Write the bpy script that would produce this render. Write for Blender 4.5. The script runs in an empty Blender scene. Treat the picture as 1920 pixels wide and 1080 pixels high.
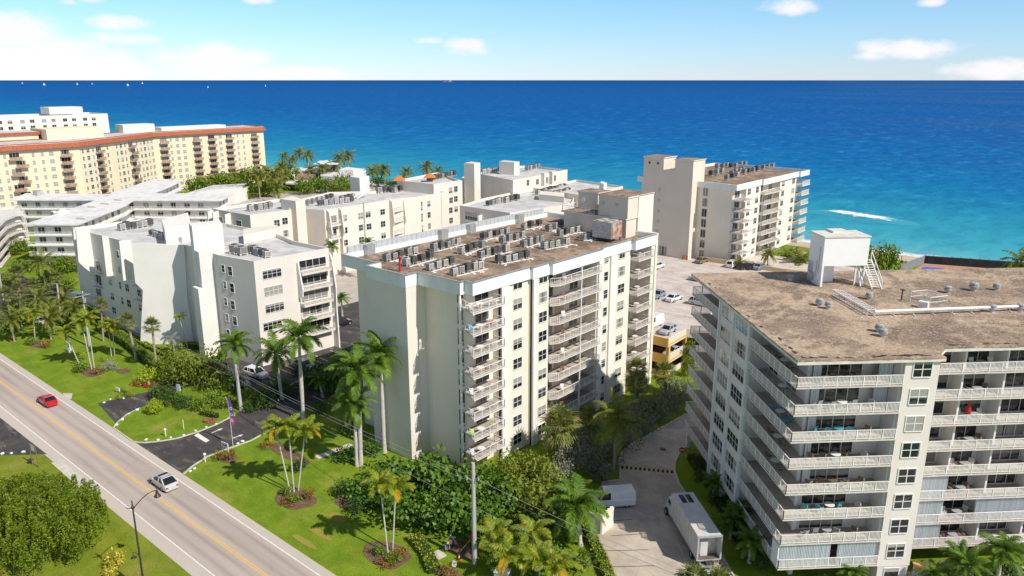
import bpy, bmesh, math, random
import numpy as np
from mathutils import Vector, Matrix
rnd = random.Random(7)
R = math.radians
scene = bpy.context.scene
COL = scene.collection

# ------------------------------------------------------------------ camera calibration
F = 1440.0; CAMH = 50.0; PITCH = math.atan(390 / F); YAW = R(40.74)
FX, FY = -math.sin(YAW), math.cos(YAW); RX, RY = math.cos(YAW), math.sin(YAW)
def ray(x, y):
    a = (x - 960) / F; b = (y - 540) / F
    fw = math.cos(PITCH) - b * math.sin(PITCH); dn = math.sin(PITCH) + b * math.cos(PITCH)
    return FX * fw + RX * a, FY * fw + RY * a, -dn
def g(x, y, z=0.0):
    d = ray(x, y); t = (CAMH - z) / -d[2]
    return (d[0] * t, d[1] * t)
def gl(z, *pts): return [g(p[0], p[1], z) for p in pts]
def hz(x, y, X, Y):
    d = ray(x, y); t = (X * FX + Y * FY) / (d[0] * FX + d[1] * FY); return CAMH + d[2] * t

# ------------------------------------------------------------------ materials
MATS = {}
class NT:
    def __init__(s, name):
        s.m = bpy.data.materials.new(name); s.m.use_nodes = True
        s.t = s.m.node_tree; s.n = s.t.nodes; s.l = s.t.links
        s.b = s.n['Principled BSDF']; MATS[name] = s.m
        s.pos = s.n.new('ShaderNodeNewGeometry')
    def set(s, **k):
        for a, v in k.items(): s.b.inputs[a.replace('_', ' ')].default_value = v
    def mp(s, scale=(1, 1, 1), obj=False):
        m = s.n.new('ShaderNodeMapping'); m.inputs['Scale'].default_value = scale
        if obj:
            tc = s.n.new('ShaderNodeTexCoord'); s.l.new(tc.outputs['Object'], m.inputs[0])
        else: s.l.new(s.pos.outputs['Position'], m.inputs[0])
        return m.outputs[0]
    def noise(s, scale=1, stretch=(1, 1, 1), detail=5, rough=.55, obj=False):
        t = s.n.new('ShaderNodeTexNoise'); t.inputs['Scale'].default_value = scale
        t.inputs['Detail'].default_value = detail; t.inputs['Roughness'].default_value = rough
        s.l.new(s.mp(stretch, obj), t.inputs['Vector']); return t.outputs['Fac']
    def voro(s, scale=1, stretch=(1, 1, 1), feature='F1'):
        t = s.n.new('ShaderNodeTexVoronoi'); t.feature = feature; t.inputs['Scale'].default_value = scale
        s.l.new(s.mp(stretch), t.inputs['Vector']); return t.outputs['Distance']
    def ramp(s, fac, lo=0., hi=1., a=0., b=1.):
        t = s.n.new('ShaderNodeMapRange'); t.clamp = True
        for i, v in ((1, lo), (2, hi), (3, a), (4, b)): t.inputs[i].default_value = v
        s.l.new(fac, t.inputs[0]); return t.outputs[0]
    def mix(s, fac, a, b, mode='MIX'):
        t = s.n.new('ShaderNodeMix'); t.data_type = 'RGBA'; t.blend_type = mode
        for v, i in ((fac, 0), (a, 6), (b, 7)):
            if isinstance(v, (int, float)): t.inputs[i].default_value = v
            elif isinstance(v, tuple): t.inputs[i].default_value = (*v, 1) if len(v) == 3 else v
            else: s.l.new(v, t.inputs[i])
        return t.outputs[2]
    def math(s, op, a, b=0.0, c=None):
        t = s.n.new('ShaderNodeMath'); t.operation = op
        for i, v in enumerate((a, b, c)):
            if v is None: continue
            if isinstance(v, (int, float)): t.inputs[i].default_value = v
            else: s.l.new(v, t.inputs[i])
        return t.outputs[0]
    def xyz(s):
        t = s.n.new('ShaderNodeSeparateXYZ'); s.l.new(s.pos.outputs['Position'], t.inputs[0]); return t.outputs
    def col(s, c): s.l.new(c, s.b.inputs['Base Color'])
    def bump(s, h, strength=.3, dist=.05):
        t = s.n.new('ShaderNodeBump'); t.inputs['Strength'].default_value = strength; t.inputs['Distance'].default_value = dist
        s.l.new(h, t.inputs['Height']); s.l.new(t.outputs[0], s.b.inputs['Normal'])
    def objrand(s):
        t = s.n.new('ShaderNodeObjectInfo'); return t.outputs['Random']
    def island(s): return s.pos.outputs['Random Per Island']

def M(name, c1, c2=None, scale=1., rough=.8, spec=.3, metal=0., stretch=(1, 1, 1), lo=.35, hi=.65, bump=0., obj=False):
    if name in MATS: return MATS[name]
    n = NT(name); n.set(Roughness=rough, Metallic=metal); n.b.inputs['Specular IOR Level'].default_value = spec
    n.b.inputs['Base Color'].default_value = (*c1, 1)
    if c2:
        f = n.noise(scale, stretch, obj=obj); n.col(n.mix(n.ramp(f, lo, hi), c1, c2))
        if bump: n.bump(f, bump)
    return n.m

def stucco(name, c, dirt=.8, streak=.35):
    n = NT(name); n.set(Roughness=.92); n.b.inputs['Specular IOR Level'].default_value = .15
    d = tuple(v * dirt for v in c); e = tuple(v * (dirt - .12) for v in (c[0], c[1] * .97, c[2] * .9))
    big = n.ramp(n.noise(.22, detail=4), .4, .7); a = n.mix(big, c, tuple(v * .93 for v in c))
    st = n.ramp(n.noise(1., (1.3, 1.3, .07), detail=7, rough=.65), .55, .82, 0, streak)
    a = n.mix(st, a, d)
    sp = n.ramp(n.noise(6., detail=3), .62, .8, 0, .25); a = n.mix(sp, a, e)
    n.col(a); n.bump(n.noise(9., detail=3), .12, .02)
    return n.m
W_CREAM = stucco('cream_stucco', (.80, .735, .625), streak=.5)
W_PALE = stucco('pale_stucco', (.73, .68, .60), streak=.5)
W_BEIGE = stucco('beige_stucco', (.70, .625, .53), streak=.5)
W_WHITE = stucco('white_stucco', (.78, .755, .715), .82, .55)
W_BRIGHT = stucco('bright_white_stucco', (.84, .84, .83), .88, .3)
W_GREY = stucco('grey_white_stucco', (.74, .69, .635), .8, .6)
W_YEL = stucco('yellow_stucco', (.80, .685, .48), .9, .25)
W_DECK = stucco('amber_garage_wall', (.70, .43, .13), .8, .3)
W_ROOFWHITE = M('white_roof_membrane', (.46, .455, .45), (.62, .61, .595), .35, .8, .2, lo=.38, hi=.6)
W_ROOF2 = M('white_slab_roof', (.60, .595, .585), (.74, .735, .72), .4, .8, .2, lo=.36, hi=.56)
ACM = None
PAINT = M('white_paint', (.80, .80, .79), (.72, .72, .70), 1.5, .5, .35)
FASCIA = M('white_fascia_paint', (.80, .81, .82), (.70, .71, .71), .6, .6, .3, stretch=(1, 1, .2))
RAIL = M('white_railing_paint', (.82, .80, .77), (.70, .65, .58), 2.5, .55, .3, lo=.5, hi=.75)
SLAB = M('slab_paint', (.72, .69, .64), (.60, .56, .50), 1.2, .85, .2)
FLOORTILE = M('balcony_floor', (.48, .42, .37), (.38, .32, .28), .5, .8, .2)
CREAMDK = M('tan_screen', (.58, .46, .31), (.5, .39, .26), .9, .8, .2)
METAL = M('grey_metal', (.58, .58, .57), (.40, .40, .39), 3., .45, .5, .5)
DARKM = M('dark_metal', (.03, .03, .032), (.05, .048, .045), 4., .45, .4)
BLACK = M('black_rubber', (.02, .02, .02), (.035, .034, .033), 6., .8, .3)
CHROME = M('bare_metal', (.52, .53, .54), (.38, .39, .40), 5., .5, .4, .25)
RUST = M('rusty_panel', (.34, .15, .07), (.5, .42, .36), 1.4, .8, .2)
TAR = M('tar_patch', (.035, .033, .032), (.07, .062, .055), .8, .85, .2)
RED = M('red_paint', (.62, .02, .02), (.5, .02, .02), 2., .4, .4)
ORANGE = M('orange_plastic', (.85, .16, .03), (.75, .14, .03), 2., .5, .4)
TERRA = M('terracotta_tile', (.40, .12, .06), (.30, .09, .05), 1.5, .8, .2, lo=.4, hi=.6)
BROWNB = M('brown_balcony', (.34, .20, .12), (.46, .33, .22), .7, .85, .2)
CURTAIN = M('white_shutter', (.70, .72, .74), (.54, .57, .60), 5., .7, .2, stretch=(2.5, 2.5, .02), lo=.42, hi=.58)
LILAC = M('soft_grey_wall', (.66, .63, .63), (.6, .575, .57), .8, .9, .15)
BLUEGLASS = M('teal_glass', (.16, .30, .36), (.22, .36, .40), .7, .12, .5)

def glassmat(name, dark, mid, light):
    n = NT(name); n.set(Roughness=.07); n.b.inputs['Specular IOR Level'].default_value = .6
    r = n.objrand(); a = n.mix(n.ramp(r, .45, .6), dark, mid)
    v = n.ramp(n.noise(.9, (1, 1, 2)), .45, .6); a = n.mix(v, a, tuple(x * .6 for x in dark))
    # drawn blinds and curtains seen behind some panes
    r2 = n.math('FRACT', n.math('MULTIPLY', r, 7.31)); r3 = n.math('FRACT', n.math('MULTIPLY', r, 23.7))
    sp = n.n.new('ShaderNodeSeparateXYZ'); n.l.new(n.mp((1, 1, 1), True), sp.inputs[0])
    up = n.math('GREATER_THAN', sp.outputs[2], n.math('SUBTRACT', n.math('MULTIPLY', r3, 1.6), .8))
    k = n.math('MULTIPLY', up, n.math('GREATER_THAN', r2, .52)); sl = n.math('GREATER_THAN', n.math('ABSOLUTE', sp.outputs[0]), n.math('MULTIPLY', r3, 1.3)); k2 = n.math('MULTIPLY', sl, n.math('LESS_THAN', r2, .25))
    a = n.mix(n.math('MAXIMUM', k, k2), a, light); n.col(a); return n.m
GLASS = glassmat('window_glass', (.018, .022, .026), (.06, .07, .08), (.34, .33, .30))
DGLASS = glassmat('door_glass', (.03, .03, .032), (.12, .118, .11), (.26, .25, .23))

def gravel():
    n = NT('brown_gravel_roof'); n.set(Roughness=.95); n.b.inputs['Specular IOR Level'].default_value = .1
    a = n.mix(n.ramp(n.noise(.16, detail=9, rough=.66), .44, .56), (.46, .34, .245), (.24, .175, .13))
    a = n.mix(n.ramp(n.noise(.5, (1, 1.7, 1), detail=9, rough=.74), .50, .60, 0, .8), a, (.12, .088, .068))
    a = n.mix(n.ramp(n.noise(.8, detail=9, rough=.75), .54, .62, 0, .75), a, (.62, .50, .39))
    a = n.mix(n.ramp(n.noise(14., detail=4), .4, .62, 0, .6), a, (.14, .10, .075))
    n.col(a); n.bump(n.noise(16.), .5, .04); return n.m
GRAVEL = gravel()
def gravel2():
    n = NT('weathered_tan_roof'); n.set(Roughness=.95); n.b.inputs['Specular IOR Level'].default_value = .1
    a = n.mix(n.ramp(n.noise(.11, detail=10, rough=.66), .45, .55), (.54, .405, .285), (.25, .185, .135))
    a = n.mix(n.ramp(n.noise(.22, (1.5, .8, 1), detail=10, rough=.72), .50, .58, 0, .85), a, (.15, .115, .088))
    a = n.mix(n.ramp(n.noise(2.2, detail=10, rough=.8), .45, .58, 0, .75), a, (.26, .195, .145))
    a = n.mix(n.ramp(n.noise(4., detail=8, rough=.8), .53, .62, 0, .75), a, (.66, .55, .43))
    n.col(a); n.bump(n.noise(8., detail=8), .8, .08); return n.m
GRAVEL2 = gravel2()

def lawnmat(name, c1, c2, c3):
    n = NT(name); n.set(Roughness=.9); n.b.inputs['Specular IOR Level'].default_value = .12
    a = n.mix(n.ramp(n.noise(.35, detail=6), .4, .62), c1, c2)
    a = n.mix(n.ramp(n.noise(.16, detail=7, rough=.65), .53, .70, 0, .8), a, c3)
    a = n.mix(n.ramp(n.noise(.6, (.4, 1, 1), detail=6, rough=.7), .5, .66, 0, .4), a, tuple(v * .6 for v in c1))
    a = n.mix(n.ramp(n.noise(5., detail=6, rough=.7), .4, .65, 0, .5), a, tuple(v * .5 for v in c1))
    n.col(a); n.bump(n.noise(11., detail=5), .9, .12); return n.m
LAWN = lawnmat('lawn_grass', (.16, .255, .016), (.23, .325, .024), (.38, .35, .07))
ROUGHLAWN = lawnmat('rough_lawn', (.19, .255, .02), (.27, .30, .03), (.35, .29, .08))  # rough, yellower turf of the west verge
SOIL = M('planting_soil', (.12, .075, .05), (.20, .13, .085), 1.4, .95, .1, bump=.5)
SAND = M('beach_sand_mat', (.60, .47, .36), (.48, .36, .27), .2, .95, .1)

def roadmat():
    n = NT('road_surface'); n.set(Roughness=.85); n.b.inputs['Specular IOR Level'].default_value = .25
    y = n.xyz()[1]
    a = n.mix(n.ramp(n.noise(.3, (.12, 1, 1), detail=7, rough=.6), .35, .65), (.50, .43, .375), (.41, .345, .30))
    # worn wheel tracks along each lane
    for c in (33.6, 35.0, 37.1, 38.7):
        d = n.math('ABSOLUTE', n.math('SUBTRACT', y, c)); k = n.ramp(d, .05, .55, .55, 0)
        k = n.math('MULTIPLY', k, n.ramp(n.noise(.5, (.08, 1.5, 1), detail=6), .3, .62))
        a = n.mix(k, a, (.245, .20, .175))
    n.t; ck = n.ramp(n.voro(.17, (.6, 1, 1), 'DISTANCE_TO_EDGE'), .0, .007, .3, 0); a = n.mix(n.math('MULTIPLY', ck, n.ramp(n.noise(.1), .48, .6)), a, (.12, .10, .09))
    sh = n.math('MAXIMUM', n.ramp(y, 32.3, 32.5, 1, 0), n.ramp(y, 39.45, 39.7, 0, 1))
    a = n.mix(n.math('MULTIPLY', sh, .6), a, (.56, .50, .43))
    a = n.mix(n.ramp(n.noise(12., detail=4), .55, .75, 0, .3), a, (.3, .26, .22))
    n.col(a); n.bump(n.noise(20.), .25, .02); return n.m
ROAD = roadmat()
def asphalt(name, c1, c2, c3):
    n = NT(name); n.set(Roughness=.85); n.b.inputs['Specular IOR Level'].default_value = .25
    a = n.mix(n.ramp(n.noise(.3, detail=7, rough=.6), .4, .62), c1, c2)
    a = n.mix(n.ramp(n.noise(.5, (.5, 1.6, 1), detail=7, rough=.65), .54, .7, 0, .8), a, c3)
    a = n.mix(n.ramp(n.noise(10., detail=4), .5, .75, 0, .35), a, tuple(v * .6 for v in c1))
    ck = n.ramp(n.voro(.22, (1, 1, 1), 'DISTANCE_TO_EDGE'), .0, .009, .45, 0); a = n.mix(n.math('MULTIPLY', ck, n.ramp(n.noise(.13), .42, .55)), a, tuple(v * .35 for v in c1))
    a = n.mix(n.ramp(n.noise(.9, detail=3), .66, .74, 0, .5), a, tuple(v * .45 for v in c1))
    n.col(a); n.bump(n.noise(22.), .3, .02); return n.m
ASPH = asphalt('dark_asphalt', (.055, .05, .052), (.085, .077, .075), (.26, .215, .17))
CONC = asphalt('stained_concrete', (.53, .46, .38), (.40, .335, .28), (.60, .53, .45))
DECKC = asphalt('deck_concrete', (.62, .55, .50), (.50, .43, .385), (.30, .245, .215))
KERB = M('kerb_concrete', (.62, .58, .52), (.48, .44, .39), 1.2, .85, .2)
LINE = M('white_road_paint', (.78, .76, .71), (.60, .56, .50), 2.5, .7, .2, lo=.45, hi=.75)
YLINE = M('yellow_road_paint', (.80, .47, .09), (.66, .44, .17), 1.5, .7, .2)

def leaf(name, c1, c2, dead=None, rough=.5, trans=.35):
    n = NT(name); n.set(Roughness=rough); n.b.inputs['Specular IOR Level'].default_value = .35
    a = n.mix(n.island(), c1, c2)
    a = n.mix(n.ramp(n.noise(.6, detail=3), .35, .7, 0, .5), a, tuple(v * .62 for v in c1))
    if dead: a = n.mix(n.ramp(n.island(), .82, .86), a, dead)
    n.col(a)
    tr = n.n.new('ShaderNodeBsdfTranslucent'); n.l.new(a, tr.inputs[0])
    mx = n.n.new('ShaderNodeMixShader'); mx.inputs[0].default_value = trans
    n.l.new(n.b.outputs[0], mx.inputs[1]); n.l.new(tr.outputs[0], mx.inputs[2])
    n.l.new(mx.outputs[0], n.n['Material Output'].inputs[0]); return n.m
L_ROYAL = leaf('royal_frond', (.075, .165, .014), (.22, .34, .035))
L_ARECA = leaf('yellow_frond', (.14, .25, .015), (.38, .42, .03), (.50, .40, .03))
L_GOLD = leaf('golden_frond', (.50, .33, .010), (.62, .40, .02))
L_SABAL = leaf('fan_frond', (.13, .18, .03), (.30, .33, .08), (.38, .31, .12))
L_COCO = leaf('coconut_frond', (.11, .17, .018), (.28, .30, .045), (.34, .25, .06))
L_DEAD = leaf('grey_frond', (.34, .31, .28), (.46, .43, .39))
L_GRAPE = leaf('round_leaf', (.05, .14, .012), (.20, .32, .03), trans=.25)
L_GRAPE2 = leaf('olive_leaf', (.12, .18, .016), (.34, .36, .05), trans=.25)
L_SILVER = leaf('silver_leaf', (.22, .24, .16), (.46, .46, .35), trans=.15)
L_DKSILVER = leaf('dusky_leaf', (.11, .14, .085), (.30, .32, .22), trans=.15)
L_HEDGE = leaf('hedge_leaf', (.09, .17, .012), (.24, .34, .025), trans=.25)
L_LIME = leaf('lime_leaf', (.30, .40, .012), (.46, .52, .03), trans=.3)
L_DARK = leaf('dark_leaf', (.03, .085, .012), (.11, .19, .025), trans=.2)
L_FICUS = leaf('ficus_leaf', (.08, .15, .010), (.34, .42, .02), trans=.3)
L_BROWN = leaf('copper_leaf', (.22, .13, .02), (.34, .20, .04), trans=.2)
L_REDF = leaf('red_flower', (.55, .015, .02), (.75, .06, .05), trans=.2)
L_PINKF = leaf('pink_flower', (.50, .07, .12), (.62, .18, .22), trans=.2)
L_YELF = leaf('yellow_croton', (.55, .47, .05), (.70, .62, .10), trans=.25)
L_TREE = leaf('yellowgreen_leaf', (.11, .17, .014), (.31, .35, .035), trans=.3)
BARK = M('palm_trunk_bark', (.40, .35, .295), (.28, .235, .19), 2.5, .9, .15, stretch=(1, 1, 3.))
BARKW = M('pale_trunk_bark', (.58, .55, .50), (.45, .42, .375), 2., .85, .2, stretch=(1, 1, 2.))
SHAFT = M('green_crownshaft', (.13, .21, .03), (.22, .26, .05), 1.5, .5, .3)
SHAFTB = M('brown_crownshaft', (.42, .24, .10), (.34, .27, .12), 1.5, .6, .3)
WOODT = M('shrub_wood', (.16, .11, .075), (.25, .19, .14), 3., .9, .1)
FLOWER = M('dry_flower_stalk', (.50, .34, .22), (.40, .26, .16), 3., .9, .1)

# ------------------------------------------------------------------ mesh helper
class MB:
    def __init__(s): s.v = []; s.f = []; s.mi = []; s.cur = 0
    def face(s, pts, m=None):
        k = len(s.v); s.v += [tuple(p) for p in pts]; s.f.append(tuple(range(k, k + len(pts)))); s.mi.append(s.cur if m is None else m)
    def box(s, x0, x1, y0, y1, z0, z1, m=None):
        s.prism([(x0, y0), (x1, y0), (x1, y1), (x0, y1)], z0, z1, m)
    def prism(s, poly, z0, z1, m=None, top=True, bottom=True, mt=None):
        n = len(poly); k = len(s.v); m = s.cur if m is None else m
        a = sum(poly[i][0] * poly[(i + 1) % n][1] - poly[(i + 1) % n][0] * poly[i][1] for i in range(n))
        if a < 0: poly = poly[::-1]
        s.v += [(p[0], p[1], z0) for p in poly] + [(p[0], p[1], z1) for p in poly]
        for i in range(n):
            j = (i + 1) % n; s.f.append((k + i, k + j, k + n + j, k + n + i)); s.mi.append(m)
        if top: s.f.append(tuple(range(k + n, k + 2 * n))); s.mi.append(m if mt is None else mt)
        if bottom: s.f.append(tuple(range(k + n - 1, k - 1, -1))); s.mi.append(m)
    def hexa(s, p, m=None):   # 8 points: bottom 4 ccw, top 4 ccw
        k = len(s.v); s.v += [tuple(q) for q in p]; m = s.cur if m is None else m
        for q in ((3, 2, 1, 0), (4, 5, 6, 7), (0, 1, 5, 4), (1, 2, 6, 5), (2, 3, 7, 6), (3, 0, 4, 7)):
            s.f.append(tuple(k + i for i in q)); s.mi.append(m)
    def obox(s, c, ux, uy, sx, sy, z0, z1, m=None):  # oriented box, plan axes ux,uy
        P = [(c[0] + ux[0] * a * sx / 2 + uy[0] * b * sy / 2, c[1] + ux[1] * a * sx / 2 + uy[1] * b * sy / 2) for a, b in ((-1, -1), (1, -1), (1, 1), (-1, 1))]
        s.prism(P, z0, z1, m)
    def bar(s, p, q, w, h=None, m=None):
        p = Vector(p); q = Vector(q); d = (q - p); h = h or w
        if d.length < 1e-6: return
        d.normalize(); u = d.cross(Vector((0, 0, 1)))
        if u.length < 1e-3: u = Vector((1, 0, 0))
        u.normalize(); v = u.cross(d); P = []
        for o in (p, q):
            for a, b in ((-1, -1), (1, -1), (1, 1), (-1, 1)): P.append(o + u * a * w / 2 + v * b * h / 2)
        s.hexa(P, m)
    def tube(s, path, rad, n=8, m=None, cap=True):
        m = s.cur if m is None else m; rings = []
        path = [Vector(p) for p in path]
        if not hasattr(rad, '__len__'): rad = [rad] * len(path)
        for i, p in enumerate(path):
            d = (path[min(i + 1, len(path) - 1)] - path[max(i - 1, 0)]).normalized()
            u = d.cross(Vector((0, 1, 0)))
            if u.length < .2: u = d.cross(Vector((1, 0, 0)))
            u.normalize(); w = d.cross(u); k = len(s.v)
            s.v += [tuple(p + (u * math.cos(t) + w * math.sin(t)) * rad[i]) for t in (2 * math.pi * j / n for j in range(n))]
            rings.append(k)
        for a, b in zip(rings, rings[1:]):
            for j in range(n):
                s.f.append((a + j, b + j, b + (j + 1) % n, a + (j + 1) % n)); s.mi.append(m)
        if cap:
            s.f.append(tuple(rings[0] + j for j in range(n))); s.mi.append(m)
            s.f.append(tuple(rings[-1] + j for j in range(n - 1, -1, -1))); s.mi.append(m)
    def lathe(s, prof, n=12, c=(0, 0), m=None):
        m = s.cur if m is None else m; rings = []
        for r, z in prof:
            k = len(s.v); s.v += [(c[0] + r * math.cos(2 * math.pi * j / n), c[1] + r * math.sin(2 * math.pi * j / n), z) for j in range(n)]; rings.append(k)
        for a, b in zip(rings, rings[1:]):
            for j in range(n): s.f.append((a + j, a + (j + 1) % n, b + (j + 1) % n, b + j)); s.mi.append(m)
        s.f.append(tuple(rings[0] + j for j in range(n - 1, -1, -1))); s.mi.append(m)
        s.f.append(tuple(rings[-1] + j for j in range(n))); s.mi.append(m)
    def mesh(s, name, mats, org=(0, 0, 0), smooth=False):
        me = bpy.data.meshes.new(name)
        v = [(a - org[0], b - org[1], c - org[2]) for a, b, c in s.v] if any(org) else s.v
        me.from_pydata(v, [], s.f)
        for m in (mats if isinstance(mats, (list, tuple)) else [mats]): me.materials.append(m)
        if len(me.materials) > 1: me.polygons.foreach_set('material_index', s.mi)
        if smooth: me.polygons.foreach_set('use_smooth', [True] * len(s.f))
        me.update(); return me
    def build(s, name, mats, parent=None, smooth=False, loc=None):
        """verts given in world coordinates unless loc is given"""
        if parent is not None and loc is None:
            o = link(name, s.mesh(name, mats, wloc(parent), smooth), parent)
        else:
            o = link(name, s.mesh(name, mats, (0, 0, 0), smooth), parent)
            if loc is not None: o.location = loc
        return o
def wloc(o):
    v = Vector((0, 0, 0))
    while o is not None: v += o.location; o = o.parent
    return v
def link(name, data, parent=None, loc=None, rz=0.):
    o = bpy.data.objects.new(name, data); COL.objects.link(o)
    if parent is not None: o.parent = parent
    if loc is not None: o.location = loc
    if rz: o.rotation_euler = (0, 0, rz)
    return o
def tag(o, label, cat, group=None):
    o['label'] = label; o['category'] = cat
    if group: o['group'] = group
    return o
def thing(name, label, cat, loc=(0, 0, 0), rz=0., group=None):
    o = link(name, None, None, loc, rz); o.empty_display_size = .5; return tag(o, label, cat, group)
def structure(o): o['kind'] = 'structure'; return o
def stuff(o): o['kind'] = 'stuff'; return o
def copy_tree(root, loc, rz=0., label=None, group=None, scale=None):
    r = root.copy(); COL.objects.link(r); r.location = loc; r.rotation_euler = (0, 0, rz)
    if scale: r.scale = (scale,) * 3 if not hasattr(scale, '__len__') else scale
    if label: r['label'] = label
    if group: r['group'] = group
    for ch in KIDS(root):
        c = ch.copy(); COL.objects.link(c); c.parent = r
        for g2 in KIDS(ch):
            d = g2.copy(); COL.objects.link(d); d.parent = c
    return r
def KIDS(o): return list(o.children)
def inset(poly, d):
    n = len(poly); a = sum(poly[i][0] * poly[(i + 1) % n][1] - poly[(i + 1) % n][0] * poly[i][1] for i in range(n))
    if a < 0: poly = poly[::-1]
    out = []
    for i in range(n):
        p0 = Vector(poly[i - 1][:2]); p1 = Vector(poly[i][:2]); p2 = Vector(poly[(i + 1) % n][:2])
        e1 = (p1 - p0).normalized(); e2 = (p2 - p1).normalized()
        n1 = Vector((-e1.y, e1.x)); n2 = Vector((-e2.y, e2.x)); k = n1 + n2
        k = k / max(k.length_squared, .3) * 2
        out.append(tuple(p1 + k * d))
    return out
def ccw(poly):
    n = len(poly); a = sum(poly[i][0] * poly[(i + 1) % n][1] - poly[(i + 1) % n][0] * poly[i][1] for i in range(n))
    return poly if a > 0 else poly[::-1]

def acmat():
    n = NT('condenser_casing'); n.set(Roughness=.5); r = n.objrand(); a = n.mix(n.ramp(r, .3, .34), (.10, .105, .105), (.40, .41, .40)); a = n.mix(n.ramp(r, .6, .64), a, (.62, .60, .56))
    a = n.mix(n.ramp(n.noise(3., detail=5), .5, .66, 0, .6), a, (.22, .15, .10)); n.col(a); return n.m
ACM = acmat()
# ------------------------------------------------------------------ camera, sun, sky
cam = bpy.data.objects.new('camera', bpy.data.cameras.new('camera')); COL.objects.link(cam)
cam.location = (0, 0, CAMH); cam.rotation_euler = (math.pi / 2 - PITCH, 0, YAW)
cam.data.sensor_width = 36; cam.data.lens = 36 * F / 1920; cam.data.clip_start = 1; cam.data.clip_end = 400000
scene.camera = cam
SUN_AZ, SUN_EL = R(2.5), R(44)
sd = Vector((math.cos(SUN_EL) * math.cos(SUN_AZ), math.cos(SUN_EL) * math.sin(SUN_AZ), math.sin(SUN_EL)))
sl = bpy.data.lights.new('sun', 'SUN'); sl.energy = 4.1; sl.angle = R(.53); sl.color = (1, .94, .84)
so = bpy.data.objects.new('sun', sl); COL.objects.link(so); so.rotation_euler = sd.to_track_quat('Z', 'Y').to_euler()
so.location = (0, 0, 120)
w = bpy.data.worlds.new('World'); scene.world = w; w.use_nodes = True
wt = w.node_tree; wn = wt.nodes; wl = wt.links; bg = wn['Background']
sky = wn.new('ShaderNodeTexSky'); sky.sky_type = 'NISHITA'; sky.sun_disc = False
sky.sun_elevation = SUN_EL; sky.sun_rotation = math.pi / 2 - SUN_AZ
sky.air_density = 1.0; sky.dust_density = 0.0; sky.ozone_density = 1.5; sky.altitude = 0
bg.inputs['Strength'].default_value = .095
def wmath(op, a, b=0., c=None):
    t = wn.new('ShaderNodeMath'); t.operation = op
    for i, v in enumerate((a, b, c)):
        if v is None: continue
        if isinstance(v, (int, float)): t.inputs[i].default_value = v
        else: wl.new(v, t.inputs[i])
    return t.outputs[0]
tc = wn.new('ShaderNodeTexCoord'); nrm = wn.new('ShaderNodeVectorMath'); nrm.operation = 'NORMALIZE'
wl.new(tc.outputs['Generated'], nrm.inputs[0])
sx = wn.new('ShaderNodeSeparateXYZ'); wl.new(nrm.outputs[0], sx.inputs[0])
az = wmath('MULTIPLY', wmath('ARCTAN2', sx.outputs[0], sx.outputs[1]), 180 / math.pi)
el = wmath('MULTIPLY', wmath('ARCSINE', sx.outputs[2]), 180 / math.pi)
cv = wn.new('ShaderNodeCombineXYZ'); wl.new(az, cv.inputs[0]); wl.new(wmath('MULTIPLY', el, 1.7), cv.inputs[1])
cn = wn.new('ShaderNodeTexNoise'); cn.inputs['Scale'].default_value = .5; cn.inputs['Detail'].default_value = 8; cn.inputs['Roughness'].default_value = .55
wl.new(cv.outputs[0], cn.inputs['Vector'])
nz = wmath('MULTIPLY', wmath('SUBTRACT', cn.outputs['Fac'], .5), 2.3)
# cumulus banks: azimuth (deg from north-sea axis), elevation, half width, half height, density
CLOUDS = []
def cloud(px, py, hw, hh, dens):
    d = ray(px, py); CLOUDS.append((math.degrees(math.atan2(d[0], d[1])), math.degrees(math.asin(d[2] / math.sqrt(sum(k * k for k in d)))), hw / 25.6, hh / 24.5, dens))
for c in ((20, 62, 80, 36, 1.25), (70, 114, 130, 40, 1.5), (215, 130, 70, 24, 1.2), (400, 114, 105, 29, 1.35), (520, 138, 200, 15, 1.1), (220, 44, 56, 14, 1.05), (228, 72, 70, 13, 1.0),
          (872, 87, 46, 17, 1.05), (800, 76, 36, 10, .7), (485, 1, 34, 8, 1.), (1478, 12, 56, 15, 1.05), (1695, 92, 92, 19, 1.1), (1640, 104, 50, 9, .9), (1870, 132, 80, 20, 1.15),
          (1746, 4, 26, 9, 1.), (130, 3, 20, 8, .7), (170, 0, 30, 8, .7), (-200, 90, 220, 60, 1.2), (2150, 110, 140, 40, 1.1), (1300, -120, 200, 40, 1.), (600, -160, 260, 50, 1.)): cloud(*c)
tot = None
for a0, e0, hw, hh, dn in CLOUDS:
    u = wmath('DIVIDE', wmath('SUBTRACT', az, a0), hw); v = wmath('DIVIDE', wmath('SUBTRACT', el, e0), hh)
    q = wmath('SUBTRACT', dn, wmath('ADD', wmath('MULTIPLY', u, u), wmath('MULTIPLY', v, v)))
    tot = q if tot is None else wmath('SMOOTH_MAX', tot, q, .3)
den = wmath('ADD', tot, nz)
mr = wn.new('ShaderNodeMapRange'); mr.interpolation_type = 'SMOOTHSTEP'; mr.inputs[1].default_value = .0; mr.inputs[2].default_value = 1.25; wl.new(den, mr.inputs[0])
cmask = wmath('MULTIPLY', mr.outputs[0], .93)
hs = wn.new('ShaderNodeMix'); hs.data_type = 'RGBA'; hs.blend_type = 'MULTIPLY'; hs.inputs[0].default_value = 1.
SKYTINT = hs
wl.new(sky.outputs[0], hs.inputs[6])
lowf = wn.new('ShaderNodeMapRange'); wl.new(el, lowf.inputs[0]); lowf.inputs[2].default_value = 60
tint = wn.new('ShaderNodeValToRGB'); wl.new(lowf.outputs[0], tint.inputs[0])
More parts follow.
